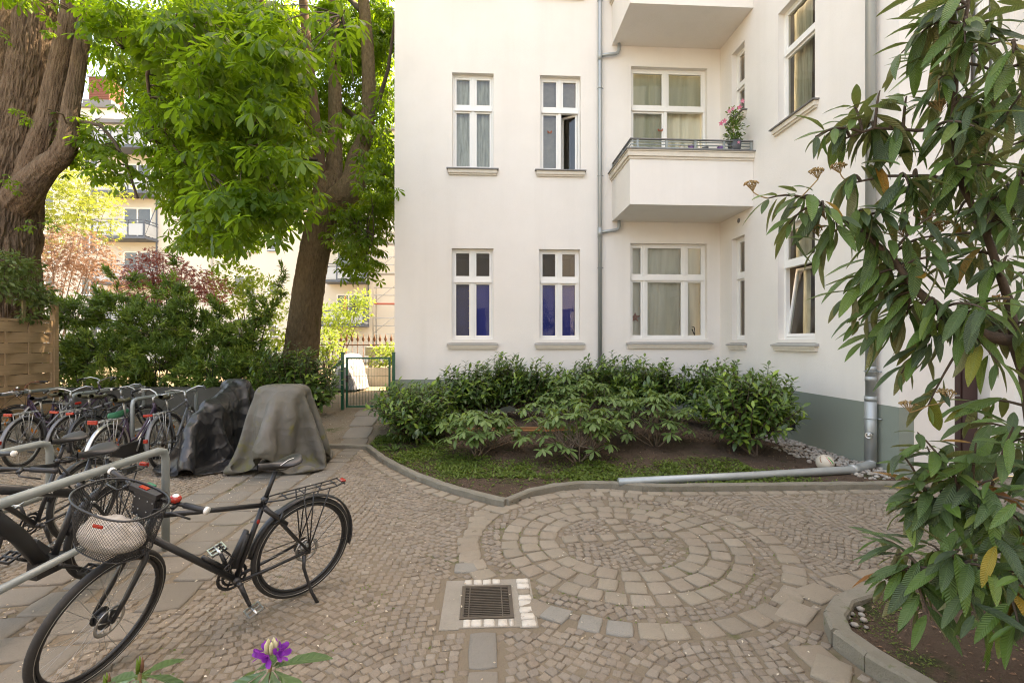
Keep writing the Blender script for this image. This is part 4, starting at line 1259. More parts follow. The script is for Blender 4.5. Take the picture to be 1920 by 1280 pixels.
        mb.build("brake_lever", M['bk'] if fm == 'bk' else M['alu'], hbar, world=False)
        mb = MB(TS); mb.tube([lv + Vector((0.035, 0, -0.01)), lv + Vector((0.10, -lv.y * 0.3, 0.0)), Vector((s2.x + 0.07, lv.y * 0.3, s2.z - 0.10)), Vector((sh[0] + 0.03, 0.01, sh[1] - 0.02))], 0.0028, 5)
        mb.build("cable", M['bk'], hbar, world=False)
    # cranks, chain
    cr = MB(); y = -0.05
    cr.torus((BB[0], y, BB[2]), (0, 1, 0), 0.082, 0.010, 30, 4, 0.3); cr.torus((BB[0], y - 0.0, BB[2]), (0, 1, 0), 0.055, 0.008, 24, 4, 0.4)
    for k in range(5):
        a = k * 2 * math.pi / 5
        cr.tube([(BB[0], y, BB[2]), (BB[0] + 0.078 * math.cos(a), y, BB[2] + 0.078 * math.sin(a))], 0.006, 4)
    co = cr.build("chainring", M['bk'] if fm == 'bk' else M['alu'], root, world=False)
    for s in (-1, 1):
        a = crank_a if s > 0 else crank_a + math.pi
        yy = s * 0.072
        tip = Vector((BB[0] + 0.17 * math.cos(a), yy + s * 0.012, BB[2] + 0.17 * math.sin(a)))
        mb = MB(); mb.tube([(BB[0], yy, BB[2]), tip], [0.016, 0.011], 8); mb.cyl((BB[0], s * 0.04, BB[2]), (BB[0], yy + s * 0.01, BB[2]), 0.017, 10)
        mb.build("crank", M['bk'] if fm == 'bk' else M['alu'], root, world=False)
        mb = MB()
        tl = Matrix.Rotation(0.35, 3, 'Y')
        for dx in (-0.042, 0.042):
            mb.box(tip + Vector((0, s * 0.055, 0)) + tl @ Vector((dx, 0, 0)), (0.008, 0.085, 0.020), M=tl)
        for dy in (0.015, 0.055, 0.095):
            mb.box(tip + Vector((0, s * dy, 0)), (0.084, 0.010, 0.014), M=tl)
        mb.cyl(tip, tip + Vector((0, s * 0.1, 0)), 0.009, 8)
        mb.build("pedal", M['chrome'] if fm == 'bk' and frame == 'diamond' else M['plast'], root, world=False)
    if chaincase:
        mb = MB()
        pts = []
        for k in range(15):
            a = math.pi / 2 - math.pi * k / 14
            pts.append((BB[0] + 0.125 * math.cos(a), BB[2] + 0.125 * math.sin(a)))
        for k in range(9):
            a = -math.pi / 2 - math.pi * k / 8
            pts.append((0.0 + 0.055 * math.cos(a), 0.35 + 0.055 * math.sin(a)))
        n = len(pts)
        mb.add([(p[0], -0.075, p[1]) for p in pts] + [(p[0], -0.035, p[1]) for p in pts], [tuple(range(n)), tuple(range(2 * n - 1, n - 1, -1))] + [(i, n + i, n + (i + 1) % n, (i + 1) % n) for i in range(n)])
        mb.build("chain_case", M[chaincase], root, world=False)
    else:
        mb = MB(); rr = 0.035
        mb.tube([(BB[0], y, BB[2] + 0.085), (0, y, 0.35 + rr)], 0.0045, 4); mb.tube([(BB[0], y, BB[2] - 0.085), (0.03, y, 0.26), (0.0, y, 0.25)], 0.0045, 4)
        mb.build("chain", M['grate'], root, world=False)
        mb = MB()
        for k, q in enumerate((0.052, 0.046, 0.040, 0.034, 0.028)):
            mb.torus((0, -0.030 - k * 0.0045, 0.35), (0, 1, 0), q, 0.005, 22, 4, 0.35)
        mb.tube([(0, -0.062, 0.335), (0.01, -0.065, 0.30), (0.0, -0.055, 0.24)], 0.012, 6)
        mb.build("gear_cassette", M['grate'], root, world=False)
    if rack:
        mb = MB()
        zt = 0.765; x0, x1 = 0.245, -0.245
        rp = lambda x, s: (x, s * 0.052, zt - 0.03 * max(0, (x - 0.1)) + (0.012 if x < -0.2 else 0))
        for s in (-1, 1):
            mb.tube([(0.30, s * 0.03, 0.765), (0.20, s * 0.05, zt - 0.004), (-0.18, s * 0.055, zt), (x1, s * 0.045, zt + 0.012)], 0.0055, 6)
            for xx in (0.06, -0.01, -0.13):
                mb.tube([(-0.005, s * 0.068, 0.375), (xx, s * 0.056, zt)], 0.0050, 6)
        for xx in (0.17, 0.05, -0.07, -0.19, x1):
            mb.tube([(xx, -0.052, zt), (xx, 0.052, zt)], 0.0050, 6)
        mb.tube([(0.20, 0.0, zt), (-0.20, 0.0, zt + 0.004)], 0.004, 6)
        mb.build("luggage_rack", M['bk'] if fm == 'bk' else M['alu'], root, world=False)
    if rlight:
        for k, (dx, dz, w_, h_, kind) in enumerate(rlight):
            mb = MB(); mb.box((dx, 0, dz), (0.022, w_, h_)); mb.box((dx + 0.014, 0, dz), (0.012, w_ * 0.9, h_ * 0.9))
            o = mb.build("rear_light" if k == 0 else "reflector", M[kind], root, world=False, bevel=0.006)
    if refl:
        for wc, TT in (((0, 0, 0.35), None), ((wb, 0, 0.35), TS)):
            for a in (0.6, 0.6 + math.pi):
                mb = MB(TT); mb.box((wc[0] + 0.21 * math.cos(a), 0.012, wc[2] + 0.21 * math.sin(a)), (0.06, 0.008, 0.028), M=Matrix.Rotation(-a - math.pi / 2, 3, 'Y'))
                mb.build("spoke_reflector", M['amber'], root, world=False, bevel=0.004)
    if stand:
        mb = MB()
        if stand == 'side':
            mb.tube([(0.03, 0.070, 0.33), (0.035, 0.085, 0.25), (0.005, 0.155, 0.10), (-0.045, 0.205, -0.015)], [0.014, 0.011, 0.011, 0.013], 8)
            mb.box((-0.048, 0.207, -0.02), (0.035, 0.03, 0.02))
        else:
            for s in (-1, 1):
                mb.tube([(0.36, s * 0.03, 0.27), (0.30, s * 0.11, 0.02)], 0.009, 6)
        mb.build("kickstand", M['bk'], root, world=False)
    if light:
        mb = MB(TS); mb.tube([(sh[0] + 0.05, 0, sh[1] - 0.01), (sh[0] + 0.085, 0, sh[1] - 0.005), (sh[0] + 0.10, 0, sh[1] - 0.005)], [0.018, 0.027, 0.024], 12)
        mb.build("front_light", M['chrome'], root, world=False)
    return root, TS, s2, fr, (sh, st, BB, sd, stop, sp, hbar)

def wire_basket(root, TS, s2):
    """oval black mesh basket hung in front of the bars"""
    c = Vector((s2.x + 0.175, 0.0, s2.z - 0.055))
    H0 = 0.25
    def pt(a, h):              # h 0 bottom .. 1 rim
        k = 0.80 + 0.20 * h
        e = 1.0 / max(abs(math.cos(a)) ** 2.6 + abs(math.sin(a)) ** 2.6, 1e-6) ** (1 / 2.6)
        return Vector((c.x + 0.155 * k * e * math.cos(a), c.y + 0.205 * k * e * math.sin(a), c.z + H0 * (h - 0.5)))
    mb = MB(TS)
    mb.tube([pt(2 * math.pi * k / 48, 1.0) for k in range(48)], 0.0055, 6, closed=True)
    mb.tube([pt(2 * math.pi * k / 48, 0.0) for k in range(48)], 0.0030, 6, closed=True)
    b = mb.build("basket", M['bk'], root, world=False)
    mb = MB(TS)
    n = 84
    for k in range(n):
        a = 2 * math.pi * k / n
        for s in (-1, 1):
            mb.tube([pt(a + s * 0.85 * h, h) for h in (0, 0.25, 0.5, 0.75, 1.0)], 0.0009, 3, False)
    for k in range(26):
        t = -0.95 + 1.9 * k / 25
        x = 0.155 * 0.8 * t; y = 0.205 * 0.8 * t
        wx = 0.155 * 0.8 * (1 - abs(t) ** 2.6) ** (1 / 2.6); wy = 0.205 * 0.8 * (1 - abs(t) ** 2.6) ** (1 / 2.6)
        mb.tube([(c.x - wx, c.y + y, c.z - H0 / 2), (c.x + wx, c.y + y, c.z - H0 / 2)], 0.001, 3, False)
        mb.tube([(c.x + x, c.y - wy, c.z - H0 / 2), (c.x + x, c.y + wy, c.z - H0 / 2)], 0.001, 3, False)
    mb.build("wire_mesh", M['bk'], b, world=False)
    mb = MB(TS)
    mb.box((c.x - 0.128, c.y + 0.005, c.z + 0.02), (0.012, 0.135, 0.13)); mb.box((c.x - 0.140, c.y, c.z + 0.105), (0.055, 0.17, 0.03)); mb.box((c.x - 0.155, c.y, c.z + 0.05), (0.05, 0.09, 0.08))
    mb.build("mount_plate", M['plast'], b, world=False, bevel=0.004)
    mb = MB(TS)
    for dy in (-0.05, -0.02, 0.03, 0.06):
        for dz in (-0.035, 0.0, 0.06):
            mb.cyl((c.x - 0.121, c.y + dy, c.z + dz), (c.x - 0.119, c.y + dy, c.z + dz), 0.004, 8)
    mb.build("screw", M['chrome'], b, world=False)
    mb = MB(TS); mb.box((c.x - 0.13, c.y - 0.01, c.z + 0.122), (0.02, 0.05, 0.006)); mb.build("release_button", M['red'], b, world=False)
    p = pt(0.28, 0.80)
    mb = MB(TS); mb.box(p + Vector((0.004, 0, 0)), (0.008, 0.046, 0.018), rz=0.25); bd = mb.build("badge", M['red'], b, world=False, bevel=0.004)
    # white bag lying in it
    mb = MB(TS)
    def f(u, v):
        th, ph = math.pi * u, 2 * math.pi * v
        d = Vector((math.sin(th) * math.cos(ph), math.sin(th) * math.sin(ph), math.cos(th)))
        k = 1.0 + 0.30 * nz(d.x * 1.8 + 4, d.y * 1.8, d.z * 1.8) + 0.20 * nz(d.x * 4.5, d.y * 4.5 + 2, d.z * 4.5) + 0.05 * nz(d.x * 11, d.y * 11, d.z * 11)
        kx = min(1.0, 1.15 * k)
        return (c.x + 0.01 + 0.118 * d.x * kx, c.y - 0.01 + 0.160 * d.y * kx, c.z - H0 / 2 + 0.046 + 0.043 * d.z * (1.5 * k * k if d.z > 0 else 0.95))
    mb.grid(f, 32, 48)
    return b, mb, c

# --- the trekking bike in front
BK = bicycle("black trekking bike with wire basket parked in front on its side stand", (-1.295, 3.455), math.atan2(-0.776, -0.705), R(-9), R(30), 'diamond', 'bk', fend=(8, 195), stripe=True, disc=True, hubdyn=True,
             sad='bk', sad_h=1.00, stand='side', rlight=[(-0.262, 0.772, 0.045, 0.018, 'red')], crank_a=-1.95, light=False, refl=False)
root, TS, s2, fr, geo = BK
sh, st, BB, sd, stop, sp, hbar = geo
basket, bagmb, bc = wire_basket(root, TS, s2)
bag = bagmb.build("cloth_bag", M['whitecloth'], None, world=False)
bag.matrix_world = Matrix.Translation(root.location) @ root.rotation_euler.to_matrix().to_4x4()
tag(bag, "crumpled white cloth bag lying in the wire basket", "bag")
mb = MB(); q0 = Vector(BB) + sd * 0.08; q1 = Vector(BB) + sd * 0.29; o_ = Vector((0.038, 0.0, 0.012))
mb.tube([q0 + o_, q1 + o_], 0.020, 6, sq=1.5); mb.tube([q0 + o_ + Vector((0.02, 0, 0.03)), q1 + o_ + Vector((0.0, 0, 0.02))], 0.016, 6, sq=1.5)
mb.build("frame_lock", M['plast'], root, world=False)
hb = Vector((sh[0] - 0.014, 0, sh[1] + 0.03)); d_ = (Vector(BB) - hb)
mb = MB(); e0 = hb + d_ * 0.55; e1 = hb + d_ * 0.80; n_ = Vector((0.55, 0, 0.62)).normalized() * -1
n_ = Vector((-d_.z, 0, d_.x)).normalized(); n_ = n_ if n_.z > 0 else -n_
mb.tube([e0 + n_ * 0.028, e1 + n_ * 0.028], 0.014, 6)
for s in (-1, 1):
    mb.tube([e1 + n_ * 0.03 + Vector((0, s * 0.03, 0)), e1 + n_ * 0.10 + Vector((0, s * 0.035, 0)), e0.lerp(e1, 0.35) + n_ * 0.11 + Vector((0, s * 0.03, 0)), e0.lerp(e1, 0.2) + n_ * 0.125 + Vector((0, s * 0.012, 0))], 0.0035, 6)
mb.tube([e1 + n_ * 0.03 + Vector((0, -0.03, 0)), e1 + n_ * 0.03 + Vector((0, 0.03, 0))], 0.0035, 6)
mb.build("bottle_cage", M['bk'], root, world=False)
w0 = stop.lerp(Vector((0.16, 0, 0.56)), 0.42)
mb = MB(); mb.tube([w0 + Vector((0.07, 0.03, 0.05)), w0 + Vector((-0.08, 0.04, -0.10))], 0.016, 8); mb.torus(w0 + Vector((-0.03, 0, -0.05)), (1, 0, 0.9), 0.045, 0.010, 22, 6); mb.build("ring_lock", M['bk'], root, world=False)
mb = MB(); mb.sphere(Vector(BB) + sd * 0.37 + Vector((0, 0.0165, 0)), (0.011, 0.004, 0.016), 10, 6); mb.build("head_badge", M['red'], root, world=False)
mb = MB(TS); mb.sphere((s2.x - 0.005, 0.135, s2.z + 0.035), (0.030, 0.030, 0.022), 12, 8); mb.build("bell", M['red'], hbar, world=False)
mb = MB(TS); mb.sphere((s2.x - 0.005, 0.135, s2.z + 0.052), (0.017, 0.017, 0.008), 10, 6); mb.build("bell_cap", M['white'], hbar, world=False)
mb = MB(TS); mb.box((s2.x - 0.01, -0.05, s2.z + 0.03), (0.07, 0.05, 0.015)); mb.build("bike_computer", M['greenrag'], hbar, world=False, bevel=0.004)
mb = MB(); pth = [(sp.x - 0.14, 0.004, sp.z + 0.067), (sp.x - 0.06, 0.03, sp.z + 0.067), (sp.x + 0.0, 0.055, sp.z + 0.05)]
mb.tube(pth, 0.0025, 4); mb.build("saddle_trim", M['white'], root, world=False)

# --- black electric bike leaning in the stand on the left
EB = bicycle("black electric bike with thick down tube standing in the front rack on the left", (-2.90, 3.83), math.atan2(-0.99, -0.08), R(-8), R(16), 'ebike', 'bk', fend=(15, 190, 40, 200), stripe=True, disc=True, hubdyn=False,
             sad='plast', sad_h=1.0, rlight=[(-0.275, 0.775, 0.07, 0.035, 'red')], crank_a=-2.6, fat=1.25, wb=1.10, head_z=0.10, refl=False, tyre=0.024)
sh, st, BB, sd, stop, sp, hbar = EB[4]
tt0 = Vector((st[0] + 0.008, 0, st[1] - 0.035)); tt1 = stop - sd * 0.05
dv = (tt0 - tt1).normalized()
ctr = tt1.lerp(tt0, 0.52) + Vector((0, 0.0305, 0.003))
up_ = Vector((-dv.z, 0, dv.x))
Tt = Matrix.Translation(ctr) @ Matrix(((-dv.x, up_.x, 0, 0), (0, 0, 1, 0), (-dv.z, up_.z, 0, 0), (0, 0, 0, 1)))
text_mesh("tube_lettering", "PLUS TOURER", 0.030, Tt, M['white'], EB[3])
mb = MB(); mb.box((sh[0] - 0.026, 0.012, sh[1] + 0.075), (0.004, 0.03, 0.03)); mb.box((sh[0] + 0.01, 0.0262, sh[1] + 0.07), (0.026, 0.003, 0.026)); mb.build("head_badge", M['white'], EB[0], world=False)
mb = MB(); mb.box((BB[0] + 0.10, 0, BB[2] + 0.155), (0.15, 0.055, 0.05), M=Matrix.Rotation(R(-46), 3, 'Y')); mb.build("battery_catch", M['plast'], EB[0], world=False, bevel=0.01)

# --- the bikes of the back row
rows = "bicycles parked at the back racks"
bicycle("silver mudguard bicycle with purple frame and green rag on its rack", (-4.83, 6.45), R(92), R(3), R(-20), 'swan', 'purple', fend=(0, 195, 25, 190), fendm='chrome', sad='moss', sad_h=1.0, bar='city', barm='chrome',
        chaincase='rub', rlight=[(-0.285, 0.775, 0.11, 0.05, 'red'), (-0.385, 0.35, 0.035, 0.05, 'red')], rim='alu', stand='c', lod=0, group=rows)
rg = MB(); rg.tube([(-4.86, 6.52, 0.81), (-4.83, 6.62, 0.80), (-4.84, 6.75, 0.82), (-4.82, 6.82, 0.84)], [0.03, 0.05, 0.04, 0.02], 8, sq=0.5)
tag(rg.build("rag", M['greenrag']), "green rag lying on the rack of the silver mudguard bicycle", "rag")
bicycle("grey diamond framed bicycle with mossy saddle and long grey mudguard in the back row", (-6.06, 7.40), R(86), R(4), R(35), 'diamond', 'greyframe', fend=(0, 195, 25, 190), fendm='greyframe', sad='moss', sad_h=0.96, bar='city', barm='alu',
        rlight=[(-0.285, 0.775, 0.12, 0.035, 'red'), (-0.382, 0.36, 0.035, 0.05, 'red')], rim='alu', stand='c', lod=0, fat=1.2, group=rows)
bicycle("black and silver bicycle with mossy saddle beside the black cover", (-4.50, 7.00), R(99), R(-3), R(15), 'diamond', 'greyframe', fend=(0, 190, 25, 190), fendm='greyframe', sad='moss', sad_h=0.98, bar='city', barm='chrome',
        rlight=[(-0.285, 0.775, 0.11, 0.035, 'red'), (-0.384, 0.45, 0.05, 0.05, 'red')], rim='alu', stand='c', lod=0, forkm='alu', group=rows)
bicycle("slim black city bicycle squeezed in just left of the silver mudguard bicycle", (-5.62, 7.25), R(88), R(-5), R(-15), 'diamond', 'bk', fend=(0, 195, 25, 190), fendm='bk', sad='moss', sad_h=0.97, bar='city', barm='alu',
        rlight=[(-0.285, 0.775, 0.10, 0.035, 'red')], rim='alu', lod=0, group=rows)
bicycle("low step-through grey bicycle with black saddle at the left of the back row", (-6.50, 7.15), R(96), R(4), R(22), 'step', 'greyframe', fend=(0, 195, 25, 190), fendm='greyframe', sad='plast', sad_h=0.95, bar='city', barm='chrome',
        rlight=[(-0.285, 0.775, 0.10, 0.04, 'red'), (-0.384, 0.42, 0.04, 0.05, 'red')], rim='alu', lod=0, group=rows)
bicycle("plain black bicycle half hidden behind the electric bike", (-3.62, 4.55), R(-94), R(-5), R(-12), 'diamond', 'bk', fend=(15, 195, 25, 190), fendm='bk', sad='plast', sad_h=0.95, bar='flat',
        rlight=[(-0.275, 0.775, 0.07, 0.03, 'red')], rim='alu', lod=0, refl=False)
hb_ = bicycle("black roadster with flowered chain guard at the far left", (-6.95, 7.05), R(128), R(5), R(-25), 'step', 'bk', fend=(0, 195, 25, 190), fendm='bk', sad='plast', sad_h=0.93, bar='city', barm='chrome',
        chaincase='bk', rlight=[(-0.285, 0.775, 0.09, 0.04, 'red')], rim='alu', stand='c', lod=0, group=rows)
mb = MB()
for k in range(34):
    x, z = random.uniform(0.02, 0.5), random.uniform(0.30, 0.40)
    mb.add([(x - 0.008, -0.0765, z), (x, -0.0765, z - 0.008), (x + 0.008, -0.0765, z), (x, -0.0765, z + 0.008)], [(0, 1, 2, 3)])
mb.build("flower_print", M['pinkfl'], hb_[0], world=False)
pb = bicycle("purple bicycle with rusty brown handlebar by the wooden fence", (-6.75, 8.25), R(160), R(-4), R(30), 'swan', 'purple', fend=(0, 195, 25, 190), fendm='bk', sad='moss', sad_h=0.9, bar='city', barm='brownbar',
        rlight=[(-0.285, 0.775, 0.09, 0.04, 'red')], rim='alu', stand='c', lod=0, group=rows)
mb = MB(pb[1]); mb.sphere((pb[2].x - 0.05, 0.2, pb[2].z + 0.09), (0.03, 0.03, 0.025), 12, 8); mb.build("bell", M['chrome'], pb[4][6], world=False)
kb = bicycle("small dark purple child's bicycle half hidden behind the back row", (-7.60, 8.75), R(75), R(6), R(20), 'swan', 'purple', fend=(0, 195), fendm='alu', sad='moss', sad_h=0.8, bar='city', barm='chrome', rack=False, rim='alu', lod=0, group=rows)

# --- steel hoops of the bicycle stand
def hoop(y0, y1, x, z0=0.0, h=0.86, low=0.38):
    r = 0.030
    root = empty("bike_rack", (x, y0, z0))
    mb = MB()
    c = 0.07
    path = [(x, y0, z0 - 0.06), (x, y0, z0 + h - c * 1.3), (x, y0 + c * 0.3, z0 + h - c * 0.3), (x, y0 + c * 1.3, z0 + h), (x, y1 - c * 1.3, z0 + h), (x, y1 - c * 0.3, z0 + h - c * 0.3), (x, y1, z0 + h - c * 1.3), (x, y1, z0 - 0.06)]
    mb.tube(path, r, 14)
    mb.build("hoop", M['galv'], root)
    MB().cyl((x, y0 + 0.02, z0 + low), (x, y1 - 0.02, z0 + low), 0.024, 12).build("cross_rail", M['galv'], root)
    return root
grp = "galvanised bike racks"
for args, lab in (((2.55, 4.27, -2.715), "front steel hoop rack right of the electric bike"), ((2.95, 4.62, -3.95), "front steel hoop rack left of the electric bike"),
                  ((7.72, 9.35, -5.40), "back steel hoop rack behind the silver mudguard bicycle"), ((8.20, 9.85, -6.68), "back steel hoop rack behind the grey framed bicycle"),
                  ((8.05, 9.65, -7.95), "back steel hoop rack next to the wooden fence"), ((7.10, 8.30, -3.86), "back steel hoop rack mostly hidden inside the black cover")):
    tag(hoop(*args, z0=gz(args[2], (args[0] + args[1]) / 2) * 0.5), lab, "bike rack", grp)
# folding lock hanging on the front hoop
fl = empty("folding_lock", (-2.73, 3.62, 0.85))
tag(fl, "black folding lock looped round the front steel hoop", "bike lock")
pts = [(-2.735, 3.66, 0.93), (-2.72, 3.62, 0.78), (-2.71, 3.50, 0.66), (-2.72, 3.42, 0.50), (-2.73, 3.56, 0.55)]
for a, b in zip(pts[:-1], pts[1:]):
    m2 = MB(); m2.tube([a, b], 0.013, 6, sq=0.45); m2.build("link", M['plast'], fl)
for p in pts:
    MB().cyl((p[0] - 0.012, p[1], p[2]), (p[0] + 0.014, p[1], p[2]), 0.010, 10).build("rivet", M['alu'], fl)
MB().bx(-2.765, -2.73, 3.85, 3.95, 0.765, 0.80).build("lock_case", M['plast'], fl)

# --- bike covers
def cover(label, x, ys, prof, mat, seed, sway=0.0, rag=0.05, name="bike_cover", nfold=14.0, fold=0.05, crum=1.0):
    """prof: list of (s, ridge height, half width of the top, half width at the hem)"""
    y0, y1 = ys
    def ip(s, k):
        for a, b in zip(prof[:-1], prof[1:]):
            if a[0] <= s <= b[0]:
                t = sstep(0, 1, (s - a[0]) / (b[0] - a[0] + 1e-9))
                return a[k] + (b[k] - a[k]) * t
        return prof[-1][k]
    mb = MB()
    def f(u, v):
        t = v * 2 - 1
        h, wt, wbm = ip(u, 1), ip(u, 2), ip(u, 3)
        a = abs(t)
        g = gz(x, y0 + (y1 - y0) * u)
        # profile: flat top to a = 0.25, shoulder, then falling sides
        if a < 0.3:
            lat = wt * a / 0.3; dz = 0.04 * (a / 0.3) ** 2 * h
        else:
            q = (a - 0.3) / 0.7
            lat = wt + (wbm - wt) * q ** 0.75; dz = 0.04 * h + (h * 0.96 - 0.05) * q
        z = h - dz
        q = max(0.0, (a - 0.2) / 0.8)
        sgn = 1 if t >= 0 else -1
        fo = fold * q * (1.3 * nz(u * nfold * 0.55 + seed, sgn * 3.0 + q * 0.7, seed) + 0.35 * nz(u * nfold * 1.3, q * 1.4 + sgn * 7, seed + 5))
        cr = crum * (0.010 * nz(u * 16 + seed, t * 9, 3) + 0.004 * nz(u * 44, t * 26, seed) - 0.030 * max(0.0, 0.16 - abs(nz(u * 5 + t * 3, t * 4 - u * 3, seed + 9))))
        hem = rag * nz(u * 10, sgn * 5.0, seed + 2) * (q ** 6)
        X = x + sway * (u - 0.5) + sgn * (lat + fo + cr)
        Y = y0 + (y1 - y0) * u + 0.03 * nz(t * 5, u * 4, seed + 3) + (0.06 * nz(t * 6, seed, 1.0) if u < 0.12 or u > 0.88 else 0)
        return (X, Y, max(g + 0.02, g + z + cr * 0.7 + hem))
    mb.grid(f, 110, 100)
    # end flaps hang down to the hem
    for e in (0.0, 1.0):
        def fe(u, v, e=e):
            p = Vector(f(e, v))
            g = gz(x, p.y)
            out = (-1 if e == 0 else 1)
            zz = p.z + (g + 0.06 + 0.03 * nz(v * 9, e, seed) - p.z) * u
            bul = 0.10 * math.sin(min(1, u) * math.pi * 0.55) + u * 0.09 * nz(v * 5, u * 1.2, seed + 4) + crum * 0.012 * nz(v * 14, u * 7, seed)
            return (p.x + 0.03 * nz(u * 3, v * 7, seed), p.y + out * bul * (1 if u > 0 else 0), zz)
        mb.grid(fe, 26, 100)
    return tag(mb.build(name, mat), label, "bike cover")
M['tarp_black'] = pm("black_tarpaulin", (0.016, 0.016, 0.017), 0.34, 0.4, (0.035, 0.033, 0.03), 5.0, 0.3, 30.0, spec=0.6, crease=(6.5, 0.05))
M['tarp_grey'] = pm("weathered_grey_tarpaulin", (0.125, 0.118, 0.108), 0.62, 0.65, (0.085, 0.078, 0.045), 2.2, 0.3, 40.0, crease=(7.0, 0.028), speck=((0.12, 0.11, 0.035), 3.4, 0.58), spec=0.35)
M['tarp_silver'] = pm("silver_tarpaulin", (0.33, 0.33, 0.35), 0.45, 0.5, (0.16, 0.16, 0.17), 5.0, 0.5, 22.0)
def drape(label, cx0, cy0, wid, lng, caps, mat, n=48, m=52, steps=420, hem=0.80, seed=0, name="bike_cover", zt=1.32, skew=0.0):
    """a sheet let fall over capsules (the bike below it): springs, gravity, friction"""
    r_ = np.random.default_rng(seed)
    U, V = np.meshgrid(np.linspace(-.5, .5, n), np.linspace(-.5, .5, m), indexing='ij')
    P = np.stack([cx0 + U * wid + V * skew, cy0 + V * lng, np.full_like(U, zt)], -1) + r_.normal(0, 0.006, (n, m, 3))
    P[..., 2] += 0.03 * np.sin(U * 9 + seed) * np.cos(V * 8 + seed)
    O = P.copy()
    dx, dy = wid / (n - 1), lng / (m - 1)
    def rest(axis):
        return dx if axis == 0 else dy
    hx = np.full((n - 1, m), dx); hx[:, 0] *= hem; hx[:, -1] *= hem; hx[:, 1] *= (1 + hem) / 2; hx[:, -2] *= (1 + hem) / 2
    hy = np.full((n, m - 1), dy); hy[0] *= hem; hy[-1] *= hem; hy[1] *= (1 + hem) / 2; hy[-2] *= (1 + hem) / 2
    dd = math.hypot(dx, dy)
    caps_ = [(np.array(a, float), np.array(b, float), r) for a, b, r in caps]
    def solve(A, B, L, k=0.5):
        d = B - A
        l = np.linalg.norm(d, axis=-1, keepdims=True) + 1e-9
        c = d * (k * (1 - L / l))
        return c
    for st_ in range(steps):
        v = (P - O) * 0.985
        sp_ = np.linalg.norm(v, axis=-1, keepdims=True)
        v *= np.minimum(1.0, 0.0045 / (sp_ + 1e-9))
        O = P.copy()
        P = P + v
        P[..., 2] -= 0.0006
        for it in range(9):
            for par in (0, 1):
                A, B = P[par:-1:2], P[par + 1::2]
                k = min(len(A), len(B)); c = solve(A[:k], B[:k], hx[par::2][:k, :, None]); A[:k] += c; B[:k] -= c
                A, B = P[:, par:-1:2], P[:, par + 1::2]
                k = min(A.shape[1], B.shape[1]); c = solve(A[:, :k], B[:, :k], hy[:, par::2][:, :k, None]); A[:, :k] += c; B[:, :k] -= c
            if it % 2 == 0:
                for s0, s1, t0, t1 in ((slice(0, -1), slice(1, None), slice(0, -1), slice(1, None)), (slice(0, -1), slice(1, None), slice(1, None), slice(0, -1))):
                    c = solve(P[s0, t0], P[s1, t1], dd, 0.14); P[s0, t0] += c; P[s1, t1] -= c
                c = solve(P[:-2], P[2:], 2 * dx, 0.05); P[:-2] += c; P[2:] -= c
                c = solve(P[:, :-2], P[:, 2:], 2 * dy, 0.05); P[:, :-2] += c; P[:, 2:] -= c
        for a, b, r in caps_ + caps_:
            ab = b - a
            t = np.clip(((P - a) @ ab) / (ab @ ab + 1e-9), 0, 1)
            q = a + t[..., None] * ab
            d = P - q
            l = np.linalg.norm(d, axis=-1)
            hit = l < r
            if hit.any():
                P[hit] = q[hit] + d[hit] / (l[hit][:, None] + 1e-9) * r
                O[hit] += (P[hit] - O[hit]) * 0.93
        gmask = P[..., 2] < 0.03
        P[..., 2][gmask] = 0.03
        O[gmask] += (P[gmask] - O[gmask]) * 0.8
    P[..., 2] += np.array([[gz(x, y) for x, y in zip(rx, ry)] for rx, ry in zip(P[..., 0], P[..., 1])])
    fs_ = [(i * m + j, (i + 1) * m + j, (i + 1) * m + j + 1, i * m + j + 1) for i in range(n - 1) for j in range(m - 1)]
    o = mesh_np(name, P.reshape(-1, 3), fs_, mat, smooth=True)
    sd_ = o.modifiers.new("smooth", 'SUBSURF'); sd_.levels = 1; sd_.render_levels = 1
    so = o.modifiers.new("thickness", 'SOLIDIFY'); so.thickness = 0.003
    return tag(o, label, "bike cover")
def bike_caps(x, yw, yr, d, bar_h, bar_w, sad_h, lean=0.0):
    """yw front hub, yr rear hub, d = +1 / -1 direction from rear to front along Y"""
    c = []
    for yc in (yw, yr):
        pts = [(x, yc + 0.34 * math.cos(a), 0.36 + 0.34 * math.sin(a)) for a in np.linspace(0, 2 * math.pi, 11)]
        c += [(p, q, 0.09) for p, q in zip(pts[:-1], pts[1:])]
        c.append(((x, yc - 0.2, 0.36), (x, yc + 0.2, 0.36), 0.10))
    yb = yw - d * 0.28
    c.append(((x - bar_w, yb - d * 0.10, bar_h), (x - 0.1, yb, bar_h + 0.02), 0.05)); c.append(((x + bar_w, yb - d * 0.10, bar_h), (x + 0.1, yb, bar_h + 0.02), 0.09)); c.append(((x - 0.12, yb, bar_h + 0.02), (x + 0.12, yb, bar_h + 0.02), 0.10))
    c.append(((x, yb, 0.7), (x, yb, bar_h), 0.08)); c.append(((x, yb, 0.80), (x, yr + d * 0.25, 0.80), 0.08))
    c.append(((x - 0.03, yr + d * 0.12, sad_h), (x + 0.03, yr + d * 0.34, sad_h), 0.09)); c.append(((x, yr - d * 0.25, 0.72), (x, yr + d * 0.15, 0.76), 0.08)); c.append(((x, yr + d * 0.3, 0.3), (x, yr + d * 0.25, sad_h), 0.06))
    return c
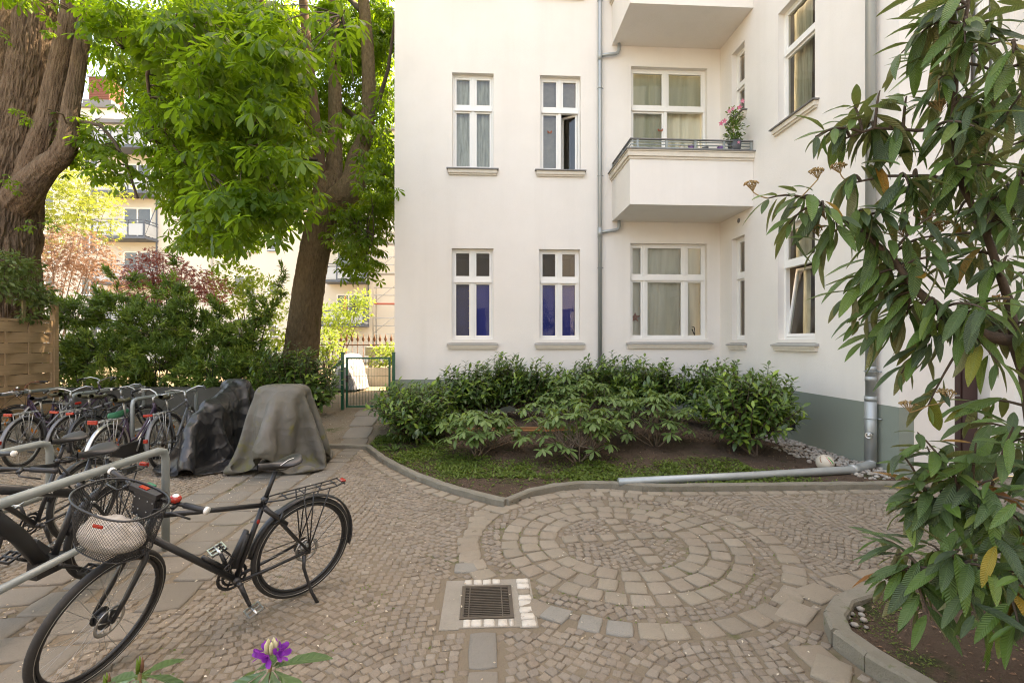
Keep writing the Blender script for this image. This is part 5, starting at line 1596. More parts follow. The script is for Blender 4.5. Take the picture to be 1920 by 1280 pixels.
gc = bike_caps(-2.83, 6.66, 7.70, -1, 1.06, 0.27, 0.92) + [((-3.07, y, 1.07), (-2.59, y, 1.07), 0.10) for y in (6.82, 6.94, 7.06)] + [((-3.0, 6.82, 1.07), (-3.0, 7.06, 1.07), 0.10), ((-2.66, 6.82, 1.07), (-2.66, 7.06, 1.07), 0.10), ((-2.83, 7.06, 1.05), (-2.83, 7.45, 0.93), 0.09), ((-2.98, 6.72, 0.72), (-2.68, 6.72, 0.72), 0.14)]
drape("weathered grey tarpaulin with greenish stains pulled over a bike beside the slab path", -2.83, 7.06, 2.40, 2.55, gc, M['tarp_grey'], seed=3, hem=0.62, skew=0.15)
bc_ = bike_caps(-3.95, 8.00, 6.98, 1, 1.17, 0.30, 0.86) + [((-4.05, 7.9, 1.05), (-3.85, 7.9, 1.05), 0.14), ((-3.86, 7.1, 0.80), (-3.86, 8.3, 0.80), 0.10), ((-3.86, 7.1, 0.1), (-3.86, 7.1, 0.80), 0.10), ((-3.86, 8.3, 0.1), (-3.86, 8.3, 0.80), 0.10)]
drape("shiny black tarpaulin wrapped over a bike left of the grey one", -3.95, 7.5, 2.15, 2.75, bc_, M['tarp_black'], seed=8, hem=0.64, skew=-0.2)
cover("silver grey cover over a bike behind the green gate", -4.15, (14.4, 16.0), [(0, 0.72, 0.10, 0.35), (0.3, 1.02, 0.2, 0.5), (0.6, 1.10, 0.25, 0.50), (1, 0.7, 0.1, 0.3)], M['tarp_silver'], 15.0, fold=0.09)

# ================================================================== GATE, FENCES, WALLS OF THE YARD
gate = empty("garden_gate", (-2.53, 10.62, gz(-2.5, 10.62)))
tag(gate, "green metal garden gate with thin vertical bars beside the building corner", "gate")
z0 = gz(-2.5, 10.62)
for x in (-3.075, -1.985):
    m2 = MB(); m2.bx(x - 0.03, x + 0.03, 10.59, 10.65, z0 - 0.1, z0 + 1.22); m2.bx(x - 0.034, x + 0.034, 10.586, 10.654, z0 + 1.22, z0 + 1.24)
    m2.build("post", M['greengate'], gate)
m2 = MB()
gx0, gx1 = -3.0, -2.055
for b in ((gx0, gx0 + 0.04, z0 + 0.05, z0 + 1.13), (gx1 - 0.04, gx1, z0 + 0.05, z0 + 1.13)):
    m2.bx(b[0], b[1], 10.60, 10.64, b[2], b[3])
m2.bx(gx0 + 0.04, gx1 - 0.04, 10.60, 10.64, z0 + 1.09, z0 + 1.13); m2.bx(gx0 + 0.04, gx1 - 0.04, 10.60, 10.64, z0 + 0.05, z0 + 0.09)
m2.build("gate_frame", M['greengate'], gate)
for k in range(13):
    x = gx0 + 0.10 + k * 0.0622
    MB().cyl((x, 10.62, z0 + 0.09), (x, 10.62, z0 + 1.09), 0.0032, 6).build("bar", M['greengate'], gate)
for z in (0.40, 0.72):
    MB().cyl((gx0 + 0.04, 10.613, z0 + z), (gx1 - 0.04, 10.613, z0 + z), 0.004, 6).build("cross_bar", M['greengate'], gate)
MB().bx(gx0 + 0.0, gx0 + 0.05, 10.585, 10.598, z0 + 0.60, z0 + 0.74).build("lock", M['bk'], gate)
# green mesh fence that runs on to the left of the gate, under the shrubs
mf = empty("mesh_fence", (-4.5, 10.64, z0))
tag(mf, "green wire mesh fence running into the shrubs left of the gate", "fence")
for x in (-4.6, -6.1):
    MB().bx(x - 0.025, x + 0.025, 10.615, 10.665, z0 - 0.1, z0 + 1.2).build("post", M['greengate'], mf)
m2 = MB(); m2.tube([(-3.11, 10.64, z0 + 1.05), (-3.6, 10.66, z0 + 0.6)], 0.022, 8); m2.build("strut", M['greengate'], mf)
for z in (0.15, 0.45, 0.75, 1.05):
    MB().cyl((-6.1, 10.64, z0 + z), (-3.11, 10.64, z0 + z), 0.003, 5).build("wire", M['greengate'], mf)
for k in range(24):
    MB().cyl((-6.05 + k * 0.125, 10.64, z0 + 0.05), (-6.05 + k * 0.125, 10.64, z0 + 1.12), 0.0025, 5).build("wire", M['greengate'], mf)

# rusty spear fence beyond
sf = empty("spear_fence", (-4.9, 18.3, 0.3))
tag(sf, "rusty iron fence with spear points behind the hedge", "fence")
first_bar = None
for k in range(30):
    x = -7.0 + k * 0.205
    if first_bar is None:
        m2 = MB(); m2.cyl((x, 18.3, 0.3), (x, 18.3, 1.78), 0.012, 6)
        m2.tube([(x, 18.3, 1.76), (x, 18.3, 1.80), (x, 18.3, 1.86), (x, 18.3, 1.95), (x, 18.3, 2.07)], [0.014, 0.040, 0.055, 0.022, 0.003], 8, sq=0.5)
        first_bar = m2.build("spear", M['rust'], sf)
    else:
        c = first_bar.copy(); COL.objects.link(c); c.location = (k * 0.205, 0, 0)
for z in (0.55, 1.62):
    MB().bx(-7.1, -0.95, 18.285, 18.315, z, z + 0.04).build("rail", M['rust'], sf)
# low planter wall with its hedge
pw = empty("planter_wall", (-3.0, 16.2, 0.3)); tag(pw, "low pale planter wall under the bright hedge behind the gate", "wall")
MB().bx(-3.95, 0.0, 16.2, 16.35, 0.28, 0.90).build("wall", M['planter'], pw)
MB().bx(-4.2, -2.6, 17.2, 17.75, 1.28, 1.58).build("planter_box", M['planter'], pw)
m2 = MB(); m2.bx(-4.1, -4.0, 17.3, 17.6, 0.3, 1.28); m2.bx(-2.8, -2.7, 17.3, 17.6, 0.3, 1.28); m2.build("planter_foot", M['planter'], pw)
# raised bed wall behind the bicycles
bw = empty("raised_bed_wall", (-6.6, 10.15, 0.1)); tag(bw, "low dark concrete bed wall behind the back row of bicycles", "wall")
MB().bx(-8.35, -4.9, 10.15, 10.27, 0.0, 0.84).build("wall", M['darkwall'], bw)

# wooden lattice fence on the left
wf = empty("wooden_fence", (-8.4, 9.9, 0.25))
tag(wf, "brown wooden screen fence of woven horizontal slats on the left", "fence")
z0f, zt = 0.36, 2.18
for y in (9.93, 8.07):
    MB().bx(-8.455, -8.365, y - 0.045, y + 0.045, 0.0, 2.50 if y > 9 else 2.30).build("post", M['timber'], wf)
for seg0, seg1 in ((8.115, 9.885), (6.25, 8.025)):
    for y in (seg0 + 0.02, seg1 - 0.02):
        MB().bx(-8.43, -8.385, y - 0.02, y + 0.02, z0f, zt).build("frame_rail", M['timber'], wf)
    MB().bx(-8.43, -8.385, seg0 + 0.04, seg1 - 0.04, zt - 0.045, zt).build("frame_rail", M['timber'], wf)
    MB().bx(-8.43, -8.385, seg0 + 0.04, seg1 - 0.04, z0f, z0f + 0.045).build("frame_rail", M['timber'], wf)
    bat = [seg0 + 0.42 + k * 0.44 for k in range(3)]
    for y in bat:
        MB().bx(-8.415, -8.397, y - 0.022, y + 0.022, z0f + 0.045, zt - 0.045).build("batten", M['timber'], wf)
    n = 9
    hh = (zt - z0f - 0.10) / n
    for k in range(n):
        z = z0f + 0.05 + k * hh
        m2 = MB()
        def fs(u, v, k=k, z=z, seg0=seg0, seg1=seg1, hh=hh):
            y = seg0 + 0.042 + (seg1 - seg0 - 0.084) * u
            ph = math.cos((y - bat[0]) / 0.44 * math.pi) * (1 if k % 2 else -1)
            xx = -8.406 + 0.020 * ph
            a = [(-0.006, 0), (0.006, 0), (0.006, 1), (-0.006, 1), (-0.006, 0)][round(v * 4)]
            return (xx + a[0], y, z + (hh - 0.006) * (0.02 + a[1] * 0.98) + 0.004 * nz(y * 2, k * 3.0))
        m2.grid(fs, 26, 4, False)
        m2.build("slat", M['timber'], wf)
MB().bx(-8.44, -8.38, 6.3, 9.35, 2.56, 2.64).build("top_rail", M['oldtimber'], wf)
for y in (6.6, 8.07, 9.3):
    MB().bx(-8.425, -8.395, y - 0.025, y + 0.025, 2.18, 2.56).build("rail_post", M['oldtimber'], wf)

# ================================================================== FAR HOUSE
far = empty("far_apartment_house", (-15, 35.2, 0.3))
tag(far, "pale yellow apartment house far behind the trees with steel balconies and brick chimney", "apartment house")
MB().bx(-26.6, 6, 35.2, 46, 0, 16.9).build("wall", M['far_wall'], far)
MB().bx(-38, -26.6, 36.3, 46, 0, 18.5).build("wall", M['far_wall'], far)
MB().bx(-26.9, 6.3, 34.9, 46.3, 16.9, 17.15).build("roof", M['roof'], far)
MB().bx(-38.3, -26.45, 36.1, 46.3, 18.5, 18.75).build("roof", M['roof'], far)
MB().bx(-29.3, -27.3, 36.9, 38.9, 18.75, 19.4).build("chimney_base", M['roof'], far)
ch = MB().bx(-29.0, -27.6, 37.1, 38.6, 19.4, 21.1).build("chimney", M['brick'], far)
for k in range(13):
    m2 = MB(); m2.bx(-29.02, -27.58, 37.08, 38.62, 19.47 + k * 0.125, 19.53 + k * 0.125); m2.build("brick_course", M['brick'], ch)
MB().bx(-29.08, -27.52, 37.02, 38.68, 21.1, 21.2).build("chimney_cap", M['roof'], ch)
def far_window(x0, x1, z0, z1, y=35.2, n=2, open_=False):
    m2 = MB(); f = 0.09
    for b in ((x0, x0 + f, z0, z1), (x1 - f, x1, z0, z1), (x0 + f, x1 - f, z1 - f, z1), (x0 + f, x1 - f, z0, z0 + f)):
        m2.bx(b[0], b[1], y - 0.05, y + 0.02, b[2], b[3])
    for k in range(1, n):
        xm = x0 + (x1 - x0) * k / n
        m2.bx(xm - 0.05, xm + 0.05, y - 0.05, y + 0.02, z0 + f, z1 - f)
    w = m2.build("window", M['white'], far)
    MB().bx(x0 + f, x1 - f, y - 0.025, y - 0.015, z0 + f, z1 - f).build("pane", M['far_pane'], w)
    MB().bx(x0 - 0.06, x1 + 0.06, y - 0.12, y - 0.052, z0 - 0.06, z0 - 0.005).build("sill", M['far_grey'], w)
M['far_pane'] = pm("far_window_pane", (0.03, 0.035, 0.045), 0.06, 0.6, (0.14, 0.135, 0.12), 0.9, spec=0.8)
fl_z = [2.0, 5.05, 8.1, 11.15, 14.2]
for z in fl_z:
    far_window(-21.55, -20.95, z + 0.1, z + 0.9, n=1)
    far_window(-17.75, -16.2, z, z + 1.4)
    far_window(-15.35, -14.7, z + 0.1, z + 0.95, n=1)
    far_window(-13.0, -11.6, z, z + 1.4)
    far_window(-4.6, -3.2, z, z + 1.4); far_window(-1.6, -0.2, z, z + 1.4)
    far_window(-35.5, -34.2, z, z + 1.4, y=36.3); far_window(-32.0, -30.7, z, z + 1.4, y=36.3); far_window(-28.9, -27.7, z, z + 1.4, y=36.3)
m2 = MB(); m2.cyl((-19.2, 35.12, 0.3), (-19.2, 35.12, 16.9), 0.07, 8); far_dp = m2.build("downpipe", M['zinc'], far)
def far_balcony(x0, x1, z, depth, y=35.2):
    b = MB().bx(x0, x1, y - depth, y - 0.01, z - 0.16, z).build("balcony", M['far_grey'], far)
    for x in (x0 + 0.05, x0 + (x1 - x0) * 0.36, x0 + (x1 - x0) * 0.68, x1 - 0.05):
        MB().bx(x - 0.04, x + 0.04, y - depth, y - depth + 0.08, z, z + 1.1).build("post", M['far_grey'], b)
    for x, yy in ((x1 - 0.05, y - 0.1),):
        MB().bx(x - 0.04, x + 0.04, yy - 0.08, yy, z, z + 3.0).build("post", M['far_grey'], b)
    for h in (0.88, 1.06):
        m2 = MB(); m2.bx(x0, x1, y - depth - 0.01, y - depth + 0.05, z + h, z + h + 0.05); m2.bx(x1 - 0.06, x1 - 0.01, y - depth + 0.05, y - 0.02, z + h, z + h + 0.05); m2.bx(x0 + 0.01, x0 + 0.06, y - depth + 0.05, y - 0.02, z + h, z + h + 0.05)
        m2.build("rail", M['far_grey'], b)
    n = 3
    xs_ = [x0 + 0.09, x0 + (x1 - x0) * 0.36, x0 + (x1 - x0) * 0.68, x1 - 0.09]
    for a, c in zip(xs_[:-1], xs_[1:]):
        MB().bx(a + 0.05, c - 0.05, y - depth + 0.02, y - depth + 0.035, z + 0.06, z + 0.84).build("panel", M['far_panel'], b)
    MB().bx(x1 - 0.045, x1 - 0.03, y - depth + 0.1, y - 0.1, z + 0.06, z + 0.84).build("panel", M['far_panel'], b)
    m2 = MB(); m2.cyl((x1 - 0.05, y - depth + 0.05, z + 0.0), (x1 - 0.05, y - 0.02, z + 2.6), 0.03, 6); m2.build("stay", M['far_grey'], b)
    return b
for z in (2.75, 5.80, 8.85, 11.9, 14.95):
    far_balcony(-26.3, -22.85, z, 1.4)
    far_window(-25.2, -23.3, z + 0.1, z + 2.25, n=2)
for z in (2.95, 6.0, 9.05, 12.1):
    far_balcony(-11.2, -8.3, z, 1.5)
    far_window(-10.6, -8.9, z + 0.1, z + 2.2, n=2)
    if z < 9:
        MB().bx(-8.35, -8.30, 33.75, 35.1, z + 0.2, z + 2.0).build("side_screen", M['far_grey'], far)
um = empty("folded_parasol", (-9.7, 34.1, 2.95)); tag(um, "folded red parasol on the lowest far balcony", "parasol")
MB().cyl((-9.7, 34.1, 2.95), (-9.7, 34.1, 5.0), 0.03, 8).build("pole", M['white'], um)
MB().tube([(-9.7, 34.1, 3.7), (-9.7, 34.1, 4.2), (-9.7, 34.1, 4.95)], [0.20, 0.16, 0.03], 10).build("canopy", M['redboard'], um)

scf = empty("scaffold", (-6.2, 32.6, 0.3)); tag(scf, "tube scaffold standing against the far house at the building corner", "scaffold")
for x in (-7.35, -4.85, -2.35):
    for y in (32.2, 33.1):
        MB().cyl((x, y, 0.3), (x, y, 15), 0.045, 6).build("standard", M['scaff'], scf)
for k in range(7):
    z = 2.3 + k * 2.0
    MB().bx(-7.35, -2.35, 32.2, 33.1, z - 0.06, z).build("platform", M['scaff'] if k != 1 else M['redboard'], scf)
    for h in (0.5, 1.0):
        MB().cyl((-7.35, 32.2, z + h), (-2.35, 32.2, z + h), 0.03, 6).build("guard_rail", M['scaff'], scf)
    MB().cyl((-7.35, 32.18, z - 2.0), (-4.85, 32.18, z), 0.025, 6).build("brace", M['scaff'], scf)

# ================================================================== PLANTS
def leaf_tmpl(prof, fold=0.18, droop=0.15, wave=0.0, across=3):
    """prof: [(x, half width)], along +X, upper side +Z; returns verts, quads, uv"""
    v, uv, f = [], [], []
    ss = [-1, 0, 1] if across == 3 else [-1, 1]
    for i, (x, w) in enumerate(prof):
        for s in ss:
            z = -droop * x * x + fold * w * abs(s) + wave * w * math.sin(i * 2.3 + s)
            v.append((x, s * w, z)); uv.append((x, s * w))
    k = len(ss)
    for i in range(len(prof) - 1):
        for j in range(k - 1):
            f.append((i * k + j, (i + 1) * k + j, (i + 1) * k + j + 1, i * k + j + 1))
    return np.array(v), np.array(f), np.array(uv)

def merge_tmpl(parts):
    v, f, uv, o = [], [], [], 0
    for a, b, c in parts:
        v.append(a); f.append(b + o); uv.append(c); o += len(a)
    return np.vstack(v), np.vstack(f), np.vstack(uv)

def rot_t(t, ang, tilt, sc_, off=(0, 0, 0)):
    v, f, uv = t
    v = v * sc_
    c, s = math.cos(tilt), math.sin(tilt)
    v = np.stack([v[:, 0] * c - v[:, 2] * s, v[:, 1], v[:, 0] * s + v[:, 2] * c], 1)
    c, s = math.cos(ang), math.sin(ang)
    v = np.stack([v[:, 0] * c - v[:, 1] * s, v[:, 0] * s + v[:, 1] * c, v[:, 2]], 1)
    return v + np.array(off), f, uv

T_LAUREL = [leaf_tmpl([(0, .01), (.12, .06), (.4, .20), (.7, .185), (.9, .09), (1, .01)], 0.22, d) for d in (0.05, 0.2, 0.35)]
T_RHODO = [leaf_tmpl([(0, .015), (.14, .05), (.4, .15), (.7, .175), (.9, .10), (1, .01)], 0.22, d) for d in (0.06, 0.22, 0.4)]
T_VIB = [leaf_tmpl([(0, .008), (.06, .04), (.2, .092), (.4, .122), (.6, .116), (.8, .08), (.93, .038), (1, .006)], 0.30, d, 0.05) for d in (0.10, 0.28, 0.45, 0.2)]
T_SIMPLE = [leaf_tmpl([(0, .02), (.45, .26), (1, .02)], 0.25, 0.2, 0, 3)]
T_BLADE = [leaf_tmpl([(0, .05), (.5, .045), (1, .005)], 0.1, 0.5, 0, 2)]
def palmate(n, across, sizes, droop):
    st = [(0, .012), (.35, .075), (.68, .165), (.88, .12), (1, .02)] if across == 3 else [(0, .012), (.45, .10), (.78, .16), (1, .02)]
    parts = []
    for k in range(n):
        a = (k - (n - 1) / 2) * R(300 / n)
        l = sizes * (1 - 0.16 * abs(k - (n - 1) / 2) / ((n - 1) / 2) * 1.5)
        parts.append(rot_t(leaf_tmpl(st, 0.25, droop, 0.1, across), a + random.uniform(-.08, .08), random.uniform(-0.5, -0.15), l))
    return merge_tmpl(parts)
T_CHEST = [palmate(7, 3, 0.62, 0.25), palmate(6, 3, 0.62, 0.4), palmate(5, 3, 0.6, 0.15)]
T_CHEST_LO = [palmate(6, 2, 0.62, 0.3), palmate(5, 2, 0.62, 0.4)]
def lobed(n, l):
    return merge_tmpl([rot_t(leaf_tmpl([(0, .06), (.5, .15), (1, .01)], .1, .2, 0, 2), (k - (n - 1) / 2) * R(52), -0.15, l * (1 - 0.12 * abs(k - (n - 1) / 2))) for k in range(n)])
T_MAPLE = [lobed(5, 0.55), lobed(3, 0.6)]
def yew_spray(n):
    parts = []
    st = leaf_tmpl([(0, .09), (.6, .10), (1, .015)], 0.0, 0.1, 0, 2)
    for k in range(n):
        x = 0.08 + 0.86 * k / n
        for s in (-1, 1):
            p = rot_t(st, s * R(58 - 22 * k / n), random.uniform(-.1, .35), 0.30 * (1 - 0.45 * k / n), (x, 0, -0.08 * x * x))
            parts.append(p)
    parts.append(leaf_tmpl([(0, .012), (1, .008)], 0, 0.08, 0, 2))
    return merge_tmpl(parts)
T_YEW = [yew_spray(5), yew_spray(6)]

def nrmz(a):
    return a / (np.linalg.norm(a, axis=1, keepdims=True) + 1e-9)

CAMP = np.array([0, 0, CAM_H])
_mesh_cache = {}
def leaves(parent, tmpls, pos, ax, up, size, mat, tint=None, n_ind=0, name="leaf", stuff="foliage", key=None):
    """leaf blades: the n_ind nearest the path are objects of their own, the rest one part"""
    pos, ax, up, size = np.asarray(pos, float), nrmz(np.asarray(ax, float)), np.asarray(up, float), np.asarray(size, float)
    n = len(pos)
    if n == 0:
        return
    y = nrmz(np.cross(up, ax)); z = np.cross(ax, y)
    if tint is None:
        tint = rng.uniform(0, 1, n)
    off = np.array(root_off(parent))
    s0_, c0_ = math.sin(YAW), math.cos(YAW)
    zc_ = pos[:, 0] * s0_ + pos[:, 1] * c0_
    wide = (np.abs((pos[:, 0] * c0_ - pos[:, 1] * s0_) / np.maximum(zc_, .1)) > 1.07) | (zc_ < 0.3)
    order_ = np.argsort(np.linalg.norm(pos - CAMP, axis=1) + 50.0 * wide)     # the ones that show largest first
    ind, rest = order_[:n_ind], order_[n_ind:]
    for i in ind:
        k = int(rng.integers(len(tmpls)))
        ck = (id(tmpls), k, mat.name)
        if ck not in _mesh_cache:
            t = tmpls[k]
            o = mesh_np(name, t[0], t[1], mat, parent, smooth=True, uv=t[2])
            _mesh_cache[ck] = o.data
        else:
            o = bpy.data.objects.new(name, _mesh_cache[ck]); COL.objects.link(o); o.parent = parent
        s = size[i]
        p = pos[i] - off
        o.matrix_basis = Matrix(((ax[i][0] * s, y[i][0] * s, z[i][0] * s, p[0]), (ax[i][1] * s, y[i][1] * s, z[i][1] * s, p[1]), (ax[i][2] * s, y[i][2] * s, z[i][2] * s, p[2]), (0, 0, 0, 1)))
    if len(rest):
        vs_, fs_, uvs, ts, o0 = [], [], [], [], 0
        which = rng.integers(len(tmpls), size=len(rest))
        for k, t in enumerate(tmpls):
            ii = rest[which == k]
            if not len(ii):
                continue
            tv, tf, tu = t
            w = tv[None] * size[ii][:, None, None]
            W = pos[ii][:, None, :] + w[..., 0:1] * ax[ii][:, None, :] + w[..., 1:2] * y[ii][:, None, :] + w[..., 2:3] * z[ii][:, None, :]
            vs_.append(W.reshape(-1, 3))
            fs_.append((tf[None] + (np.arange(len(ii)) * len(tv))[:, None, None] + o0).reshape(-1, 4))
            uvs.append(np.tile(tu, (len(ii), 1)))
            ts.append(np.repeat(tint[ii], len(tv)))
            o0 += len(ii) * len(tv)
        o = mesh_np(stuff, np.vstack(vs_), np.vstack(fs_), mat, parent, smooth=True, attrs={"tint": np.concatenate(ts)}, uv=np.vstack(uvs), wo=off)
        tag(o, kind="stuff")
        return o

# leaf colours
G = lambda *a: a
M['l_chest'] = leaf_mat("chestnut_leaf", [(0, (0.036, 0.085, 0.010)), (.5, (0.052, 0.110, 0.014)), (1, (0.085, 0.148, 0.020))], (0.34, 0.55, 0.03), 0.48, 0.45, 0.35)
M['l_laurel'] = leaf_mat("laurel_leaf", [(0, (0.055, 0.098, 0.032)), (.55, (0.078, 0.138, 0.038)), (.72, (0.12, 0.20, 0.04)), (1, (0.26, 0.37, 0.06))], (0.26, 0.42, 0.04), 0.26, 0.32, 0.5)
M['l_rhodo'] = leaf_mat("rhododendron_leaf", [(0, (0.10, 0.165, 0.055)), (.6, (0.13, 0.205, 0.065)), (1, (0.17, 0.25, 0.075))], (0.34, 0.46, 0.07), 0.30, 0.45, 0.4)
M['l_vib'] = leaf_mat("viburnum_leaf", [(0, (0.040, 0.066, 0.034)), (.3, (0.052, 0.092, 0.030)), (.6, (0.074, 0.142, 0.028)), (.85, (0.088, 0.165, 0.028)), (.975, (0.13, 0.185, 0.034)), (.98, (0.36, 0.23, 0.02)), (.99, (0.32, 0.15, 0.02)), (1, (0.25, 0.07, 0.015))], (0.22, 0.36, 0.05), 0.20, 0.42, 0.5, veins=0.45, under=(0.20, 0.19, 0.09), vscale=36.0)
M['l_front'] = leaf_mat("front_rhododendron_leaf", [(0, (0.05, 0.10, 0.04)), (1, (0.075, 0.14, 0.05))], (0.22, 0.36, 0.05), 0.22, 0.35, 0.5, veins=0.25, vscale=14)
M['l_yew'] = leaf_mat("yew_needles", [(0, (0.055, 0.095, 0.025)), (.45, (0.10, 0.165, 0.034)), (.7, (0.19, 0.27, 0.05)), (1, (0.30, 0.38, 0.07))], (0.26, 0.42, 0.04), 0.35, 0.5, 0.3)
M['l_lime'] = leaf_mat("lime_green_leaf", [(0, (0.10, 0.17, 0.03)), (1, (0.18, 0.25, 0.05))], (0.42, 0.55, 0.06), 0.40, 0.5, 0.3)
M['l_gold'] = leaf_mat("yellow_green_leaf", [(0, (0.11, 0.16, 0.025)), (1, (0.20, 0.22, 0.04))], (0.42, 0.48, 0.06), 0.40, 0.5, 0.3)
M['l_copper'] = leaf_mat("copper_leaf", [(0, (0.17, 0.095, 0.06)), (1, (0.27, 0.15, 0.10))], (0.42, 0.25, 0.15), 0.35, 0.5, 0.3)
M['l_redmaple'] = leaf_mat("red_maple_leaf", [(0, (0.17, 0.045, 0.045)), (1, (0.30, 0.12, 0.10))], (0.55, 0.18, 0.15), 0.40, 0.5, 0.3)
M['l_ivy'] = leaf_mat("climber_leaf", [(0, (0.07, 0.115, 0.035)), (1, (0.13, 0.18, 0.06))], (0.30, 0.40, 0.06), 0.30, 0.4, 0.4)
M['l_grass'] = leaf_mat("ground_cover_leaf", [(0, (0.06, 0.105, 0.02)), (1, (0.13, 0.18, 0.035))], (0.25, 0.36, 0.03), 0.3, 0.5, 0.3)
M['bark_old'] = pm("old_chestnut_bark", (0.235, 0.165, 0.115), 0.9, 0.95, (0.075, 0.048, 0.033), 13.0, 1.0, 30.0, bdist=0.08, stretch=(1, 1, 0.2), spec=0.2)
M['bark'] = pm("chestnut_bark", (0.25, 0.175, 0.105), 0.9, 0.9, (0.10, 0.07, 0.04), 22.0, 1.0, 50.0, bdist=0.05, stretch=(1, 1, 0.3), speck=((0.075, 0.075, 0.02), 1.6, 0.60), spec=0.2)
M['bark_smooth'] = pm("limb_bark", (0.15, 0.095, 0.060), 0.85, 0.5, (0.09, 0.06, 0.04), 3.0, 0.5, 30.0, stretch=(1, 1, 0.5), spec=0.2)

def bez(p0, p1, p2, n):
    return [p0 * (1 - t) ** 2 + p1 * 2 * t * (1 - t) + p2 * t * t for t in [k / n for k in range(n + 1)]]

def trunk(mb, path, radii, n=36, amp=0.06, fr=5.0, seed=0.0, sub=8, vst=0.35):
    path = [Vector(p) for p in path]
    P, Rr = [], []
    m = len(path)
    for i in range(m - 1):        # catmull-rom
        p0, p1, p2, p3 = path[max(i - 1, 0)], path[i], path[i + 1], path[min(i + 2, m - 1)]
        for k in range(sub):
            t = k / sub
            P.append(0.5 * ((2 * p1) + (p2 - p0) * t + (2 * p0 - 5 * p1 + 4 * p2 - p3) * t * t + (3 * p1 - p0 - 3 * p2 + p3) * t ** 3))
            Rr.append(radii[i] + (radii[i + 1] - radii[i]) * t)
    P.append(path[-1]); Rr.append(radii[-1])
    k0 = len(P)
    vs_, fs_ = [], []
    nv = Vector((1, 0, 0))
    for i in range(k0):
        d = (P[min(i + 1, k0 - 1)] - P[max(i - 1, 0)]).normalized()
        nv = (nv - d * nv.dot(d)).normalized(); b = d.cross(nv)
        for j in range(n):
            a = 2 * math.pi * j / n
            q = nv * math.cos(a) + b * math.sin(a)
            w = Vector((q.x * fr, q.y * fr, P[i].z * vst * fr / 3 + seed))
            rd = abs(mnoise.noise(w * 1.0)) * 1.6 - 0.45 + 0.5 * mnoise.noise(w * 2.3) + 0.25 * mnoise.noise(w * 5.1)
            lob = 0.10 * mnoise.noise(Vector((q.x * 1.3, q.y * 1.3, P[i].z * 0.3 + seed * 2)))
            vs_.append(P[i] + q * (Rr[i] * (1 + amp * rd + lob)))
    for i in range(k0 - 1):
        for j in range(n):
            j2 = (j + 1) % n
            fs_.append((i * n + j, i * n + j2, (i + 1) * n + j2, (i + 1) * n + j))
    fs_.append(tuple((k0 - 1) * n + j for j in range(n)))
    mb.add(vs_, fs_, True)

def sprays(centres, rad, per, flat=0.22, size=(0.22, 0.34), droop=0.25):
    """flat leaf sprays round the given centres"""
    pos, ax, up, sz = [], [], [], []
    for c in centres:
        r0 = rad * random.uniform(0.7, 1.25)
        tl = Vector((random.uniform(-.3, .3), random.uniform(-.3, .3), 1)).normalized()
        n = max(3, int(per * random.uniform(0.7, 1.3)))
        for _ in range(n):
            a = random.uniform(0, 2 * math.pi); q = r0 * math.sqrt(random.random())
            d = Vector((math.cos(a), math.sin(a), 0))
            d = d - tl * d.dot(tl)
            p = Vector(c) + d * q + Vector((0, 0, random.gauss(0, flat * r0) - 0.25 * q * q / max(r0, .1)))
            pos.append(p)
            dd = (d + Vector((random.gauss(0, .5), random.gauss(0, .5), -droop + random.gauss(0, .2)))).normalized()
            ax.append(dd)
            up.append((tl + Vector((random.gauss(0, .30), random.gauss(0, .30), 0))).normalized())
            sz.append(random.uniform(*size))
    return pos, ax, up, sz

def inpoly1(x, y, poly):
    return bool(inpoly(np.array([x]), np.array([y]), poly)[0])

def XY(p):
    s, c = math.sin(YAW), math.cos(YAW)
    z = p.x * s + p.y * c
    return 960 + FPX * (p.x * c - p.y * s) / z, 640 - FPX * (p.z - CAM_H) / z

def wedge(poly, z0, z1, n):
    """points spread through the part of the crown that lies in a surveyed outline, z0 to z1 metres away"""
    xs_ = [p[0] for p in poly]; ys_ = [p[1] for p in poly]
    out = []
    while len(out) < n:
        x, y = random.uniform(min(xs_), max(xs_)), random.uniform(min(ys_), max(ys_))
        if inpoly1(x, y, poly):
            out.append(Q(x, y, random.uniform(z0, z1)))
    return out

def twigs(mb, hubs, tips, r=0.010, n=5):
    for t in tips:
        h = min(hubs, key=lambda q: (Vector(q) - Vector(t)).length)
        h, t = Vector(h), Vector(t)
        mid_ = h.lerp(t, 0.5) + Vector((random.uniform(-.15, .15), random.uniform(-.15, .15), 0.12 * (t - h).length))
        mb.tube(bez(h, mid_, t, 5), [r * 2.0, r * 1.7, r * 1.4, r * 1.1, r * 0.8, r * 0.4], n, False)

# ---- big chestnut in the middle
ct = empty("chestnut_tree", tuple(Q(560, 760, 12.4).xy) + (0.3,))
tag(ct, "leaning chestnut tree with broad moss-flecked trunk left of the house corner", "tree")
mb = MB()
trunk(mb, [Q(553, 790, 12.4), Q(562, 700, 12.4), Q(572, 600, 12.35), Q(585, 500, 12.3), Q(603, 415, 12.3), Q(618, 360, 12.35), Q(622, 330, 12.4)], [0.50, 0.42, 0.385, 0.365, 0.365, 0.38, 0.30], 170, 0.055, 14.0, 1.0, 34, 0.8)
mb.build("trunk", M['bark'], ct)
mb = MB(); mb_s = MB()
trunk(mb, [Q(612, 390, 12.3), Q(640, 370, 12.15), Q(662, 345, 12.3), Q(668, 300, 12.6), Q(688, 240, 12.8), Q(690, 110, 13.0), Q(676, -60, 13.2), Q(665, -260, 13.4)], [0.28, 0.33, 0.32, 0.24, 0.19, 0.165, 0.14, 0.09], 32, 0.05, 6.0, 3.0)
